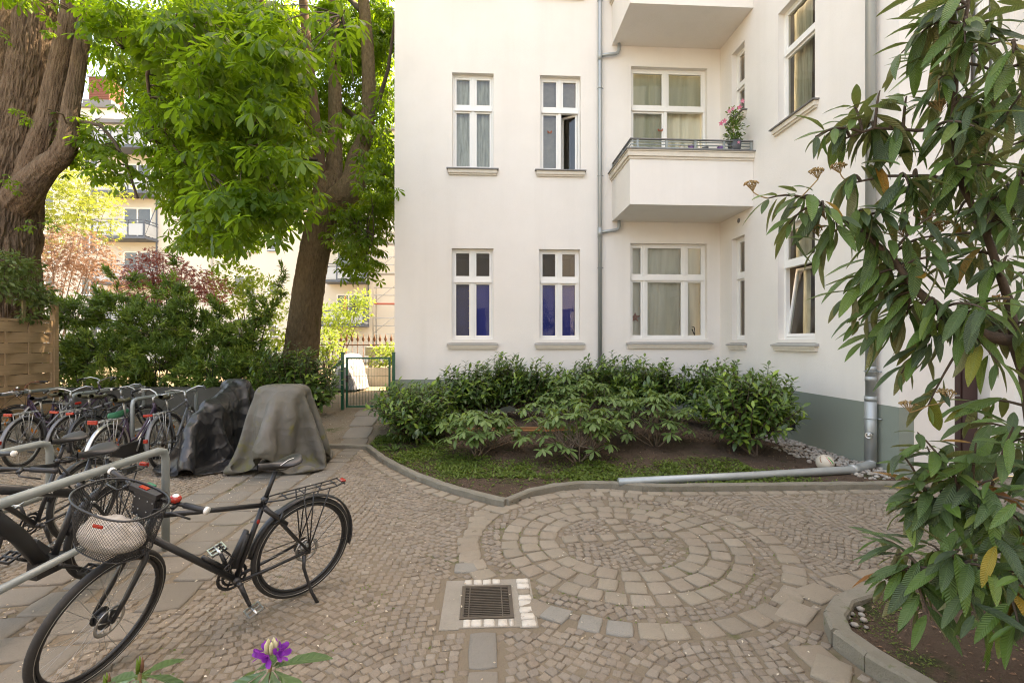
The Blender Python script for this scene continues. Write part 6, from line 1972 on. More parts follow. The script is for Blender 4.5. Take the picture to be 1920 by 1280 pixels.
trunk(mb, [Q(625, 360, 12.45), Q(628, 250, 12.6), Q(628, 120, 12.7), Q(626, -20, 12.8), Q(622, -300, 13.0)], [0.24, 0.17, 0.155, 0.145, 0.09], 28, 0.05, 6.0, 5.0)
mb.build("limb", M['bark'], ct)
mb = MB(); trunk(mb, [Q(604, 370, 12.25), Q(598, 300, 12.1), Q(592, 235, 12.0), Q(580, 120, 11.9), Q(568, -10, 11.8), Q(556, -260, 11.7)], [0.20, 0.145, 0.125, 0.115, 0.10, 0.05], 24, 0.03, 5.0, 7.0)
trunk(mb, [Q(596, 250, 12.0), Q(570, 215, 11.9), Q(545, 160, 11.7), Q(520, 80, 11.4), Q(492, 10, 11.1), Q(450, -120, 10.6)], [0.10, 0.085, 0.075, 0.065, 0.06, 0.03], 18, 0.03, 5.0, 8.0)
mb.build("limb", M['bark_smooth'], ct)
mb = MB()
hubs = []
for pth, r0 in (([Q(692, 240, 12.8), Q(710, 190, 12.6), Q(728, 130, 12.4), Q(740, 40, 12.3)], 0.07), ([Q(690, 330, 12.6), Q(705, 310, 12.0), Q(726, 330, 11.6)], 0.05), ([Q(545, 160, 11.7), Q(480, 110, 10.2), Q(410, 60, 8.8), Q(330, 40, 7.8)], 0.07),
                ([Q(598, 300, 12.1), Q(520, 290, 10.4), Q(450, 300, 9.0)], 0.05), ([Q(628, 120, 12.7), Q(650, 60, 10.5), Q(640, 30, 8.6)], 0.06), ([Q(480, 110, 10.2), Q(400, 200, 9.2), Q(380, 330, 8.8)], 0.035),
                ([Q(330, 40, 7.8), Q(300, 60, 8.6), Q(276, 140, 9.2), Q(284, 225, 9.4), Q(320, 265, 9.4), Q(345, 300, 9.4), Q(372, 350, 9.3)], 0.038), ([Q(284, 225, 9.4), Q(290, 262, 9.4)], 0.02), ([Q(688, 240, 12.8), Q(620, 180, 15), Q(480, 150, 17)], 0.08),
                ([Q(676, 20, 13.1), Q(600, -60, 15.0), Q(420, -40, 17)], 0.08), ([Q(603, 400, 12.3), Q(660, 420, 11.5), Q(700, 440, 11.0)], 0.04), ([Q(590, 400, 12.2), Q(520, 400, 10.5), Q(470, 420, 9.6)], 0.04)):
    k = len(pth)
    mb.tube(pth, [r0 * (1 - 0.7 * i / k) for i in range(k)], 8, False)
    for a, b in zip(pth[:-1], pth[1:]):
        for t in (0.25, 0.5, 0.75, 1.0):
            hubs.append(a.lerp(b, t))
near_poly = [(215, 0), (690, 0), (690, 130), (670, 300), (650, 290), (630, 200), (600, 300), (555, 385), (500, 430), (440, 436), (395, 415), (375, 340), (385, 230), (350, 140), (290, 95), (232, 50)]
mid_poly = [(190, 0), (725, 0), (725, 380), (690, 390), (560, 400), (530, 440), (460, 470), (380, 470), (340, 420), (310, 300), (240, 230), (190, 130)]
lobe_poly = [(640, 395), (722, 380), (722, 520), (700, 535), (640, 500), (632, 450)]
cn = [p for p in wedge(near_poly, 6.8, 10.2, 185) if not (inpoly1(*XY(p), [(548, -20), (700, -20), (700, 340), (560, 340)]) and random.random() < 0.80)]
cm = [p for p in wedge(mid_poly, 11.0, 13.5, 130) if not inpoly1(*XY(p), [(548, -20), (700, -20), (700, 345), (560, 345)])] + [p for p in wedge(mid_poly, 13.5, 17.5, 190) if not inpoly1(*XY(p), [(150, 70), (245, 60), (250, 250), (150, 260)])] + wedge([(540, 0), (732, 0), (732, 390), (600, 380), (560, 300)], 13.3, 17.5, 135) + wedge([(690, -40), (738, -40), (738, 380), (690, 380)], 14.0, 17.0, 40)
cl = wedge(lobe_poly, 10.6, 13.0, 34) + wedge([(690, 330), (718, 320), (718, 420), (690, 400)], 10, 12, 8)
bright = wedge([(230, 40), (400, 60), (420, 330), (440, 465), (360, 470), (330, 380), (290, 290), (250, 190)], 11.5, 16.0, 85)
hang = wedge([(262, 110), (340, 150), (400, 300), (420, 400), (440, 470), (360, 480), (340, 400), (300, 300), (262, 240)], 8.8, 11.5, 46)
top = []
for _ in range(190):
    a, q = random.uniform(0, 2 * math.pi), 5.2 * math.sqrt(random.random())
    a_ = Vector((-4.9 + q * math.cos(a) * 0.95, 12.2 + q * math.sin(a), random.uniform(10.2, 14.5) - 0.06 * q * q))
    if a_.x < -2.9: top.append(a_)
twigs(mb, hubs, cn + cl + hang, 0.007)
mb.build("branches", M['twig'], ct)
P1 = sprays(cn, 0.40, 12, 0.20, (0.34, 0.48)); P2 = sprays(cl + hang, 0.36, 11, 0.3, (0.28, 0.40))
leaves(ct, T_CHEST, P1[0] + P2[0], P1[1] + P2[1], P1[2] + P2[2], P1[3] + P2[3], M['l_chest'], n_ind=300, stuff="crown")
P3 = sprays(cm + bright, 0.55, 17, 0.22, (0.32, 0.46)); P4 = sprays(top, 0.75, 15, 0.25, (0.30, 0.42))
leaves(ct, T_CHEST_LO, P3[0] + P4[0], P3[1] + P4[1], P3[2] + P4[2], P3[3] + P4[3], M['l_chest'], stuff="crown")

# ---- old chestnut at the left edge
ot = empty("old_chestnut_tree", tuple(Q(-10, 800, 9.6).xy) + (0.2,))
tag(ot, "huge old tree with deeply furrowed trunk behind the wooden fence", "tree")
mb = MB()
trunk(mb, [Q(-22, 820, 9.6), Q(-16, 660, 9.6), Q(-8, 520, 9.6), Q(8, 400, 9.6), Q(28, 290, 9.6), Q(48, 190, 9.6), Q(62, 90, 9.6), Q(70, -40, 9.6), Q(78, -250, 9.6)], [0.80, 0.70, 0.64, 0.56, 0.47, 0.37, 0.33, 0.30, 0.22], 250, 0.105, 9.5, 11.0, 40, 0.85)
mb.build("trunk", M['bark_old'], ot)
mb = MB()
trunk(mb, [Q(20, 400, 9.6), Q(58, 325, 9.5), Q(86, 250, 9.4), Q(104, 170, 9.4), Q(122, 90, 9.4), Q(138, 10, 9.4), Q(150, -120, 9.4)], [0.28, 0.26, 0.22, 0.20, 0.185, 0.175, 0.12], 90, 0.085, 7.0, 14.0, 16, 0.5)
trunk(mb, [Q(0, 420, 9.6), Q(46, 362, 9.4), Q(84, 318, 9.3), Q(112, 294, 9.25), Q(128, 262, 9.25), Q(132, 210, 9.3), Q(146, 130, 9.35), Q(160, 40, 9.4), Q(176, -80, 9.4)], [0.32, 0.27, 0.20, 0.175, 0.17, 0.14, 0.125, 0.115, 0.09], 80, 0.075, 7.0, 17.0, 14, 0.5)
trunk(mb, [Q(-20, 330, 9.9), Q(-14, 180, 10.0), Q(4, 60, 10.0), Q(12, -120, 10.0)], [0.34, 0.28, 0.24, 0.2], 30, 0.10, 8.0, 19.0, 10, 0.3)
mb.build("limb", M['bark_old'], ot)
mb = MB()
hubs2 = []
for pth, r0 in (([Q(140, 225, 9.3), Q(190, 236, 9.2), Q(216, 268, 9.2), Q(238, 310, 9.2), Q(258, 372, 9.2)], 0.040), ([Q(132, 250, 9.3), Q(118, 215, 9.0), Q(90, 205, 8.8)], 0.02), ([Q(160, 40, 9.4), Q(200, 60, 8.8), Q(230, 90, 8.2)], 0.05)):
    k = len(pth)
    mb.tube(pth, [r0 * (1 - 0.6 * i / k) for i in range(k)], 8, False)
    for a, b in zip(pth[:-1], pth[1:]):
        hubs2 += [a.lerp(b, 0.5), b]
lc = wedge([(105, 225), (200, 215), (262, 330), (272, 380), (236, 384), (205, 330), (150, 320), (110, 290)], 8.8, 9.8, 20) + wedge([(178, 0), (250, 0), (240, 40), (205, 110), (188, 60)], 7.4, 9.6, 12) + wedge([(0, -30), (140, -30), (130, -8), (60, -6), (0, -10)], 7.6, 8.6, 6)
lc2 = [Q(38, 202, 8.85), Q(52, 226, 8.85), Q(28, 338, 8.85), Q(18, 345, 8.9), Q(46, 418, 8.85), Q(98, 60, 8.8), Q(108, 46, 8.7), Q(8, 62, 9.3), Q(16, 70, 9.3), Q(92, 410, 8.8), Q(104, 424, 8.8)]
twigs(mb, hubs2, lc, 0.006)
mb.build("branches", M['twig'], ot)
P1 = sprays(lc, 0.32, 10, 0.3, (0.26, 0.36)); P2 = sprays(lc2, 0.13, 5, 0.3, (0.14, 0.2))
leaves(ot, T_CHEST, P1[0] + P2[0], P1[1] + P2[1], P1[2] + P2[2], P1[3] + P2[3], M['l_chest'], n_ind=150, stuff="crown")
otop = []
for _ in range(150):
    a, q = random.uniform(0, 2 * math.pi), 4.5 * math.sqrt(random.random())
    otop.append(Vector((-9.8 + q * math.cos(a), 10.4 + q * math.sin(a), random.uniform(9.6, 13.5) - 0.05 * q * q)))
P4 = sprays(otop, 0.75, 14, 0.25, (0.30, 0.42))
leaves(ot, T_CHEST_LO, *P4, M['l_chest'], stuff="crown")

# ---- other trees and shrubs behind
def blob_points(blobs, n, shell=0.55):
    pos = []
    vol = np.array([b[3] * b[4] * b[5] for b in blobs]) ** 0.75
    cnt = (vol / vol.sum() * n).astype(int)
    for b, c in zip(blobs, cnt):
        for _ in range(c):
            d = Vector((random.gauss(0, 1), random.gauss(0, 1), random.gauss(0, 1))).normalized()
            q = (shell + (1 - shell) * random.random()) * (1 + 0.28 * nz(d.x * 2.2 + b[0], d.y * 2.2 + b[1], d.z * 2.2))
            pos.append((Vector((b[0] + d.x * b[3] * q, b[1] + d.y * b[4] * q, b[2] + d.z * b[5] * q)), d))
    return pos
def bush(name, label, cat, base, blobs, n, tm, mat, size, upw=0.5, ax_out=0.8, shell=0.5, stems=6, group=None, n_ind=0, stuff="crown", bark='twig', droop=0.0, thick=0.03, stemname="trunk"):
    root = empty(name, base); tag(root, label, cat, group)
    mb = MB()
    for k in range(stems):
        b = random.choice(blobs)
        t = Vector(b[:3]) + Vector((random.uniform(-.5, .5) * b[3], random.uniform(-.5, .5) * b[4], random.uniform(-.2, .4) * b[5]))
        p0 = Vector(base) + Vector((random.uniform(-.08, .08), random.uniform(-.08, .08), -0.05))
        m_ = p0.lerp(t, 0.5) + Vector((random.uniform(-.1, .1), random.uniform(-.1, .1), 0.15))
        mb.tube(bez(p0, m_, t, 7), [thick * (1 - 0.8 * i / 7) for i in range(8)], 7, False)
    mb.build(stemname, M[bark], root)
    pts = blob_points(blobs, n, shell)
    pos = [p for p, d in pts]
    ax = [(d * ax_out + Vector((random.gauss(0, .5), random.gauss(0, .5), random.gauss(0, .4) - droop))).normalized() for p, d in pts]
    up = [(d * (1 - upw) + Vector((random.gauss(0, .3), random.gauss(0, .3), upw))).normalized() for p, d in pts]
    sz = [random.uniform(*size) for _ in pts]
    leaves(root, tm, pos, ax, up, sz, mat, n_ind=n_ind, stuff=stuff)
    return root
def B(px, py, zc, rx, ry=None, rz=None):
    q = Q(px, py, zc)
    return (q.x, q.y, q.z, rx, ry or rx, rz or rx)

bush("yellow_green_tree", "sunlit yellow-green tree behind the old trunk", "tree", tuple(Q(90, 690, 20).xy) + (0.3,), [B(110, 380, 20, 1.7, 1.7, 1.2), B(170, 350, 20, 1.4, 1.4, 1.0), B(185, 410, 19.5, 1.1), B(110, 320, 20.5, 1.0), B(80, 420, 20, 1.4)], 2600, T_MAPLE, M['l_gold'], (0.18, 0.30), 0.7, 0.5)
bush("copper_leaf_tree", "bushy tree with pinkish copper leaves beyond the fence", "tree", tuple(Q(110, 680, 16).xy) + (0.3,), [B(110, 470, 16, 1.35, 1.3, 0.95), B(170, 480, 16, 1.0, 1.0, 0.8), B(80, 500, 15.6, 1.2), B(195, 520, 15.8, 0.7)], 3600, T_MAPLE, M['l_copper'], (0.11, 0.18), 0.6, 0.5)
bush("red_maple", "red-leaved maple showing above the yew hedge", "tree", tuple(Q(330, 690, 13).xy) + (0.3,), [B(300, 508, 13, 0.85, 0.8, 0.5), B(355, 530, 13, 0.75, 0.7, 0.5), B(275, 545, 13, 0.7, 0.7, 0.5), B(395, 545, 12.8, 0.5, 0.5, 0.4), B(290, 480, 13, 0.4, 0.4, 0.22), B(262, 520, 12.6, 0.45, .45, .3)], 3000, T_MAPLE, M['l_redmaple'], (0.09, 0.16), 0.6, 0.6)
bush("light_green_shrub", "bright light green shrub between yew hedge and chestnut trunk", "shrub", tuple(Q(470, 710, 15).xy) + (0.3,), [B(440, 520, 15, 0.8, .8, .5), B(490, 560, 15, 0.8), B(520, 620, 14.5, 0.7), B(430, 560, 15, 0.6)], 2000, T_SIMPLE, M['l_lime'], (0.10, 0.17), 0.5)
bush("elder_bush", "pale flowering bush in front of the lowest far balcony", "shrub", tuple(Q(630, 690, 22).xy) + (0.3,), [B(615, 590, 22, 0.9, .8, .7), B(660, 580, 22, 0.9, .8, .7), B(640, 620, 22, 0.8, .8, .5), B(680, 560, 22, .5, .5, .5)], 1300, T_SIMPLE, M['l_lime'], (0.12, 0.2), 0.5, shell=0.3)
bush("low_green_shrub", "small sunlit shrub right behind the chestnut trunk", "shrub", tuple(Q(610, 690, 16).xy) + (0.3,), [B(610, 640, 16, 0.5, .5, .45), B(625, 665, 16, 0.5, .5, .4)], 600, T_SIMPLE, M['l_lime'], (0.10, 0.16), 0.5)
bush("bright_hedge", "sunlit yellow-green hedge growing in the planter wall", "hedge", (-2.6, 16.6, 0.6), [(-3.4, 16.6, 1.25, .55, .35, .5), (-2.8, 16.6, 1.3, .6, .35, .5), (-2.1, 16.6, 1.3, .6, .35, .55), (-1.4, 16.6, 1.3, .6, .35, .5)], 1900, T_SIMPLE, M['l_lime'], (0.08, 0.14), 0.5)
bush("orange_flower_plant", "small orange-leaved plant in the hedge by the house corner", "plant", (-1.95, 16.3, 0.8), [(-1.95, 16.25, 1.45, .18, .15, .16)], 90, T_SIMPLE, M['l_copper'], (0.06, 0.10), 0.5)

yb = [B(140, 585, 10.6, .75, .6, .42), B(215, 575, 10.8, .70, .6, .45), B(322, 552, 10.9, .48, .45, .50), B(285, 610, 10.5, .85, .7, .50), B(380, 622, 10.6, .80, .6, .45), B(450, 630, 10.6, .65, .6, .40), B(492, 585, 10.7, .34, .32, .40), B(526, 525, 10.8, .17, .18, .42), B(350, 585, 10.6, .45, .45, .42),
      B(190, 655, 10.4, .85, .6, .50), B(300, 675, 10.3, .85, .6, .50), B(400, 690, 10.3, .80, .6, .45), B(470, 680, 10.4, .55, .5, .45), B(140, 670, 10.5, .6, .5, .45), B(247, 520, 11, .16, .16, .32), B(326, 492, 10.9, .12, .12, .30), B(410, 580, 10.8, .28, .25, .34), B(205, 510, 11, .12, .12, .28), B(150, 725, 10.55, .7, .4, .35), B(180, 660, 11.5, 1.0, .5, .75), B(290, 660, 11.5, 1.0, .5, .75), B(400, 670, 11.5, .9, .5, .7), B(480, 690, 11.2, .6, .4, .6), B(250, 728, 10.5, .8, .4, .35), B(350, 735, 10.5, .8, .4, .35), B(440, 735, 10.5, .6, .4, .35), B(470, 560, 10.9, .14, .14, .3)]
yw = empty("yew_hedge", tuple(Q(300, 740, 10.6).xy) + (0.3,))
tag(yw, "loose green yew hedge with light tips behind the parked bicycles", "hedge")
mb = MB()
for k in range(14):
    b = yb[k % 14]; p0 = Vector((b[0] * 0.75 + yw.location.x * 0.25, 10.9, 0.1)); t = Vector(b[:3])
    mb.tube(bez(p0, p0.lerp(t, 0.5) + Vector((random.uniform(-.2, .2), 0, 0.1)), t, 6), [0.03, 0.026, 0.022, 0.018, 0.014, 0.01, 0.006], 6, False)
tuft = blob_points(yb, 1350, 0.5)
pos, ax, up, sz, tn = [], [], [], [], []
for c, d in tuft:
    dd = (d * 0.9 + Vector((0, -0.25, 0.55)) + Vector((random.gauss(0, .3), random.gauss(0, .3), random.gauss(0, .2)))).normalized()
    base = c - dd * 0.12
    t0 = random.random() ** 1.5
    mb.tube([base - dd * 0.15, base + dd * 0.12], [0.006, 0.003], 4, False)
    for k in range(random.randint(26, 40)):
        e = (dd + Vector((random.gauss(0, .5), random.gauss(0, .5), random.gauss(0, .4)))).normalized()
        pos.append(base + dd * random.uniform(-0.06, 0.16) + Vector((random.gauss(0, .03), random.gauss(0, .03), random.gauss(0, .03))))
        ax.append(e); up.append(Vector((random.gauss(0, .4), -0.5 + random.gauss(0, .4), 0.8))); sz.append(random.uniform(0.085, 0.16)); tn.append(min(0.99, max(0, t0 * 0.75 + random.uniform(0, .25))))
mb.build("branches", M['twig'], yw)
T_SPRIG = [leaf_tmpl([(0, .04), (.45, .12), (1, .02)], .2, d, 0, 2) for d in (.1, .3, .5)]
leaves(yw, T_SPRIG, pos, ax, up, sz, M['l_yew'], tint=np.array(tn), stuff="foliage")
bush("fence_climber", "leafy climber with drooping shoots on top of the wooden fence", "climbing plant", (-8.75, 9.3, 0.3), [(-8.5, 8.9, 2.75, .35, .55, .28), (-8.45, 9.45, 2.7, .35, .5, .25), (-8.5, 8.3, 2.75, .3, .5, .3), (-8.5, 9.2, 3.15, .35, .6, .25), (-8.42, 9.7, 2.5, .22, .25, .18), (-8.6, 8.7, 3.3, .25, .3, .3), (-8.38, 9.35, 2.25, .12, .3, .12)], 2200, T_SIMPLE, M['l_ivy'], (0.07, 0.12), 0.5, 0.8, 0.3, 8, droop=0.3, n_ind=60, stuff="foliage", thick=0.02, stemname="stems")
bush("fern_clump", "bright green ferny clump in the bed behind the bicycles", "plant", tuple(Q(200, 735, 9.9).xy) + (0.6,), [B(190, 715, 9.9, .40, .3, .22), B(215, 705, 9.9, .3, .3, .2)], 420, T_YEW, M['l_lime'], (0.10, 0.18), 0.4, 1.0, 0.3, 5, stuff="foliage", thick=0.008, stemname="stems")

# ---- shoots with leaves spaced along them (laurel kind) or whorled at the tip (rhododendron kind)
def shrub_shoots(root, base, tips, tm, mat, ln, per, kind='laurel', n_ind=0, stem_r=0.012, bark='twig', bend=0.35, leafy=0.30, bunch=3, stem_name="stems"):
    base = Vector(base)
    mb = MB()
    forks = []
    for k in range(bunch):
        t = random.choice(tips)
        f = base.lerp(Vector(t), random.uniform(0.35, 0.5)); f.z = base.z + (f.z - base.z) * random.uniform(0.5, 0.8)
        forks.append(f)
        mb.tube(bez(base + Vector((random.uniform(-.03, .03), random.uniform(-.03, .03), -0.03)), base.lerp(f, 0.5) + Vector((0, 0, -0.05)), f, 5), [stem_r * 1.9, stem_r * 1.8, stem_r * 1.6, stem_r * 1.5, stem_r * 1.4, stem_r * 1.3], 7, False)
    pos, ax, up, sz, tn = [], [], [], [], []
    for t in tips:
        t = Vector(t)
        f = min(forks, key=lambda q: (q - t).length + random.uniform(0, 0.3))
        m_ = f.lerp(t, 0.55); m_.z = f.z + (t.z - f.z) * (0.55 - bend * 0.5); 
        pth = bez(f, m_, t, 7)
        mb.tube(pth, [stem_r * (1.25 - 0.14 * i) for i in range(8)], 6, False)
        d = (pth[-1] - pth[-2]).normalized()
        if kind == 'rhodo':
            d = (d * 0.4 + Vector((0, 0, 1))).normalized()
            u = d.orthogonal().normalized(); w = d.cross(u)
            n = max(5, int(per * random.uniform(0.8, 1.2)))
            a0 = random.uniform(0, 6)
            for k in range(n):
                a = a0 + k * 2.4
                e = u * math.cos(a) + w * math.sin(a)
                el = random.uniform(-0.42, 0.12) - (0.25 if k > n - 3 else 0)
                pos.append(t + d * random.uniform(-0.03, 0.01) + e * 0.008)
                ax.append((e + d * el).normalized()); up.append((d + e * 0.2).normalized()); sz.append(ln * random.uniform(0.75, 1.15)); tn.append(random.uniform(0, 0.99))
        else:
            L_ = leafy * random.uniform(0.7, 1.3)
            young = random.random() < 0.35 + 0.45 * sstep(0.7, 1.15, t.z)
            n = max(5, int(per * random.uniform(0.8, 1.2)))
            for k in range(n):
                q = k / n
                p = t - d * (L_ * q)
                if q > 0.3:
                    p = p.lerp(pth[max(0, 7 - int(q * 4))], 0.3 * q)
                u = d.orthogonal().normalized(); w = d.cross(u)
                a = k * 2.4 + random.uniform(-.4, .4)
                e = u * math.cos(a) + w * math.sin(a)
                fwd = 0.9 - 0.7 * q
                pos.append(p); ax.append((e + d * fwd + Vector((0, 0, -0.25 * q))).normalized())
                up.append((d + Vector((0, 0, 0.8))).normalized()); sz.append(ln * random.uniform(0.7, 1.15) * (0.75 if q < 0.25 and young else 1))
                tn.append(random.uniform(0.78, 0.99) if (young and q < 0.35) else random.uniform(0, 0.66))
    mb.build(stem_name, M[bark], root)
    leaves(root, tm, pos, ax, up, sz, mat, tint=np.array(tn), n_ind=n_ind, stuff="foliage")

def ell(c, r, n, top=-0.4, shell=0.5):
    out = []
    while len(out) < n:
        d = Vector((random.gauss(0, 1), random.gauss(0, 1), random.gauss(0, 1))).normalized()
        if d.z < top: continue
        q = shell + (1 - shell) * random.random()
        out.append(Vector((c[0] + d.x * r[0] * q, c[1] + d.y * r[1] * q, c[2] + d.z * r[2] * q)))
    return out

lg = "cherry laurel shrubs along the house wall"
for x, y, zt, rx, ry, n, lab in ((-1.35, 9.0, 0.78, .72, .60, 95, "low wide laurel shrub nearest the green gate"), (-0.25, 9.6, 1.00, .78, .55, 95, "loose laurel shrub below the blue corner window"), (0.95, 9.7, 1.02, .75, .50, 90, "laurel shrub between the two blue windows"),
                                 (2.1, 9.7, 1.05, .75, .50, 90, "laurel shrub at the foot of the thin downpipe"), (3.3, 9.4, 1.08, .80, .60, 100, "laurel shrub under the left part of the wide window"), (4.45, 9.0, 1.15, .75, .70, 100, "laurel shrub in the corner under the narrow lower window"), (0.35, 9.85, 1.12, .70, .45, 80, "upright laurel shrub close to the wall, left of the second blue window"), (2.75, 9.9, 1.15, .70, .45, 80, "upright laurel shrub close to the wall, left of the wide window")):
    z0 = bed_z(x, y)
    rt = empty("cherry_laurel", (x, y, z0)); tag(rt, lab, "shrub", lg)
    shrub_shoots(rt, (x, y, z0), ell((x, y, z0 + zt * 0.64), (rx * 1.25, ry, zt * 0.57), int(n * 2.1), -0.6 if x > -1 else -0.8, 0.25), T_LAUREL, M['l_laurel'], 0.15, 12, 'laurel', 60, 0.009)
rt = empty("cherry_laurel", (4.0, 6.95, bed_z(4, 6.95))); tag(rt, "dense rounded laurel shrub with orange dead leaves, nearest the football", "shrub", lg)
shrub_shoots(rt, (4.02, 6.95, bed_z(4, 6.95)), ell((4.05, 7.2, 0.86), (.82, .80, .62), 270, -0.8, 0.3), T_LAUREL, M['l_laurel'], 0.145, 12, 'laurel', 300, 0.012, bunch=4)
rt = empty("cherry_laurel", (-1.0, 8.25, bed_z(-1, 8.25))); tag(rt, "bright low laurel shrub at the left end of the bed by the path", "shrub", lg)
shrub_shoots(rt, (-1.0, 8.25, bed_z(-1, 8.25)), ell((-1.1, 8.3, 0.62), (.80, .70, .52), 220, -0.8, 0.3), T_LAUREL, M['l_laurel'], 0.135, 12, 'laurel', 150, 0.011, bunch=4)
rt = empty("garden_laurel", (-3.6, 10.0, 0.25)); tag(rt, "glossy laurel shrub at the foot of the chestnut trunk left of the gate", "shrub")
shrub_shoots(rt, (-3.75, 10.0, 0.25), ell((-3.85, 9.95, 1.02), (1.0, .45, .80), 290, -0.8, 0.3), T_LAUREL, M['l_laurel'], 0.16, 11, 'laurel', 200, 0.013, bunch=5)
rg_ = "rhododendrons in front of the house"
for (x, y), c, r, n, lab in (((-0.13, 7.08), (-0.10, 7.25, 0.50), (.68, .55, .34), 36, "rhododendron at the left of the bed, bare stems fanning from the ground"),
                             ((1.31, 6.76), (1.22, 7.0, 0.52), (.85, .55, .50), 46, "rhododendron in the middle of the bed with low drooping outer rosettes"),
                             ((2.67, 7.44), (2.55, 7.55, 0.62), (.85, .60, .50), 46, "rhododendron at the right of the bed next to the dense laurel"),
                             ((1.75, 8.55), (1.75, 8.5, 0.85), (.95, .45, .42), 46, "tall rhododendron standing behind the other two, close to the wall")):
    z0 = bed_z(x, y)
    rt = empty("rhododendron", (x, y, z0)); tag(rt, lab, "shrub", rg_)
    shrub_shoots(rt, (x, y, z0), ell(c, r, int(n * 1.5), -0.5, 0.4), T_RHODO, M['l_rhodo'], 0.155, 10, 'rhodo', 300, 0.007, 'greytwig', bunch=6)

# ---- leatherleaf viburnum at the right edge, close by
vb = empty("leatherleaf_viburnum", (2.95, 2.05, 0.1))
tag(vb, "large shrub with long wrinkled drooping leaves at the right edge", "shrub")
vt = [(1440, 372, 2.3), (1500, 372, 2.3), (1545, 395, 2.25), (1590, 340, 2.3), (1570, 430, 2.25), (1530, 470, 2.3), (1620, 395, 2.25), (1650, 300, 2.25), (1690, 250, 2.2), (1640, 250, 2.3), (1600, 200, 2.3), (1570, 250, 2.3), (1650, 170, 2.25), (1690, 100, 2.2), (1720, 60, 2.15), (1760, 20, 2.1), (1700, 180, 2.2), (1760, 150, 2.1), (1810, 80, 2.0), (1860, 40, 1.95), (1900, 100, 1.9),
      (1830, 190, 2.0), (1780, 240, 2.1), (1880, 230, 1.95), (1720, 330, 2.2), (1790, 320, 2.1), (1860, 310, 2.0), (1910, 330, 1.9), (1690, 400, 2.2), (1760, 400, 2.1), (1830, 400, 2.05), (1900, 420, 1.95), (1640, 470, 2.3), (1600, 520, 2.35), (1650, 540, 2.3), (1710, 500, 2.2), (1780, 490, 2.1), (1860, 500, 2.0),
      (1700, 590, 2.25), (1670, 620, 2.3), (1740, 640, 2.2), (1760, 580, 2.15), (1830, 590, 2.05), (1900, 560, 1.95), (1870, 680, 2.0), (1740, 760, 2.2), (1720, 810, 2.15), (1690, 850, 2.2), (1760, 850, 2.1), (1830, 830, 2.0), (1900, 800, 1.9),
      (1720, 900, 2.15), (1790, 890, 2.05), (1860, 900, 1.95), (1700, 960, 2.15), (1770, 960, 2.05), (1840, 960, 1.95), (1910, 940, 1.85), (1740, 1020, 2.1), (1680, 1040, 2.2), (1800, 1030, 2.0), (1870, 1020, 1.9), (1660, 1085, 2.2), (1720, 1090, 2.1), (1790, 1080, 2.0), (1860, 1070, 1.9), (1915, 1080, 1.8),
      (1650, 1010, 2.3), (1740, 1150, 2.05), (1830, 1150, 1.9), (1910, 1170, 1.8), (1880, 980, 2.2), (1800, 930, 2.4), (1850, 620, 2.3), (1890, 480, 2.3), (1790, 420, 2.5), (1860, 380, 2.4), (1740, 460, 2.5), (1800, 560, 2.5), (1820, 790, 2.4), (1890, 870, 2.3), (1780, 1000, 2.4), (1860, 1110, 2.2)]
vh = [Vector((2.95, 2.05, 0.05)), Q(1960, 900, 2.2), Q(1930, 700, 2.2), Q(1905, 640, 2.2), Q(1850, 630, 2.2), Q(1780, 600, 2.2), Q(1720, 545, 2.2), Q(1670, 480, 2.25), Q(1600, 420, 2.3), Q(1540, 385, 2.3)]
mb = MB(); mb.tube(vh, [0.055, 0.046, 0.038, 0.033, 0.027, 0.022, 0.017, 0.013, 0.010, 0.006], 10, False)
vh2 = [Q(1905, 640, 2.2), Q(1890, 560, 2.15), Q(1850, 440, 2.15), Q(1800, 340, 2.15), Q(1785, 240, 2.15), Q(1795, 120, 2.1), Q(1815, 10, 2.05), Q(1820, -120, 2.0)]
mb.tube(vh2, [0.022, 0.017, 0.014, 0.012, 0.010, 0.009, 0.007, 0.005], 9, False)
vh3 = [Vector((2.95, 2.05, 0.1)), Q(1990, 1010, 2.15), Q(1900, 980, 2.1), Q(1820, 950, 2.1), Q(1750, 960, 2.15)]
mb.tube(vh3, [0.035, 0.028, 0.020, 0.014, 0.008], 9, False)
vh4 = [Vector((2.95, 2.05, 0.1)), Q(1980, 1130, 2.0), Q(1880, 1090, 2.0), Q(1780, 1070, 2.05), Q(1700, 1065, 2.15)]
mb.tube(vh4, [0.030, 0.022, 0.016, 0.011, 0.006], 9, False)
vh5 = [Q(1850, 440, 2.15), Q(1920, 330, 2.0), Q(1960, 200, 1.95), Q(1900, 80, 1.9)]
mb.tube(vh5, [0.016, 0.013, 0.010, 0.006], 8, False)
vh6 = [Q(1785, 240, 2.15), Q(1720, 245, 2.2), Q(1640, 240, 2.25), Q(1570, 265, 2.3)]
mb.tube(vh6, [0.009, 0.008, 0.006, 0.004], 8, False)
vh7 = [Q(1800, 340, 2.15), Q(1740, 330, 2.2), Q(1660, 330, 2.25), Q(1590, 345, 2.3)]
mb.tube(vh7, [0.010, 0.008, 0.006, 0.004], 8, False)
vh8 = [Vector((2.95, 2.05, 0.1)), Vector((3.05, 2.2, 0.8)), Vector((3.2, 2.3, 1.5)), Vector((3.25, 2.35, 2.3)), Vector((3.1, 2.35, 2.9))]
mb.tube(vh8, [0.05, 0.038, 0.028, 0.018, 0.008], 9, False)
hubs = []
for pth in (vh8, vh[1:], vh2, vh3[1:], vh4[1:], vh5, vh6, vh7):
    for a, b in zip(pth[:-1], pth[1:]):
        hubs += [a.lerp(b, t) for t in (0.0, 0.33, 0.66)] + [b]
pos, ax, up, sz, tn = [], [], [], [], []
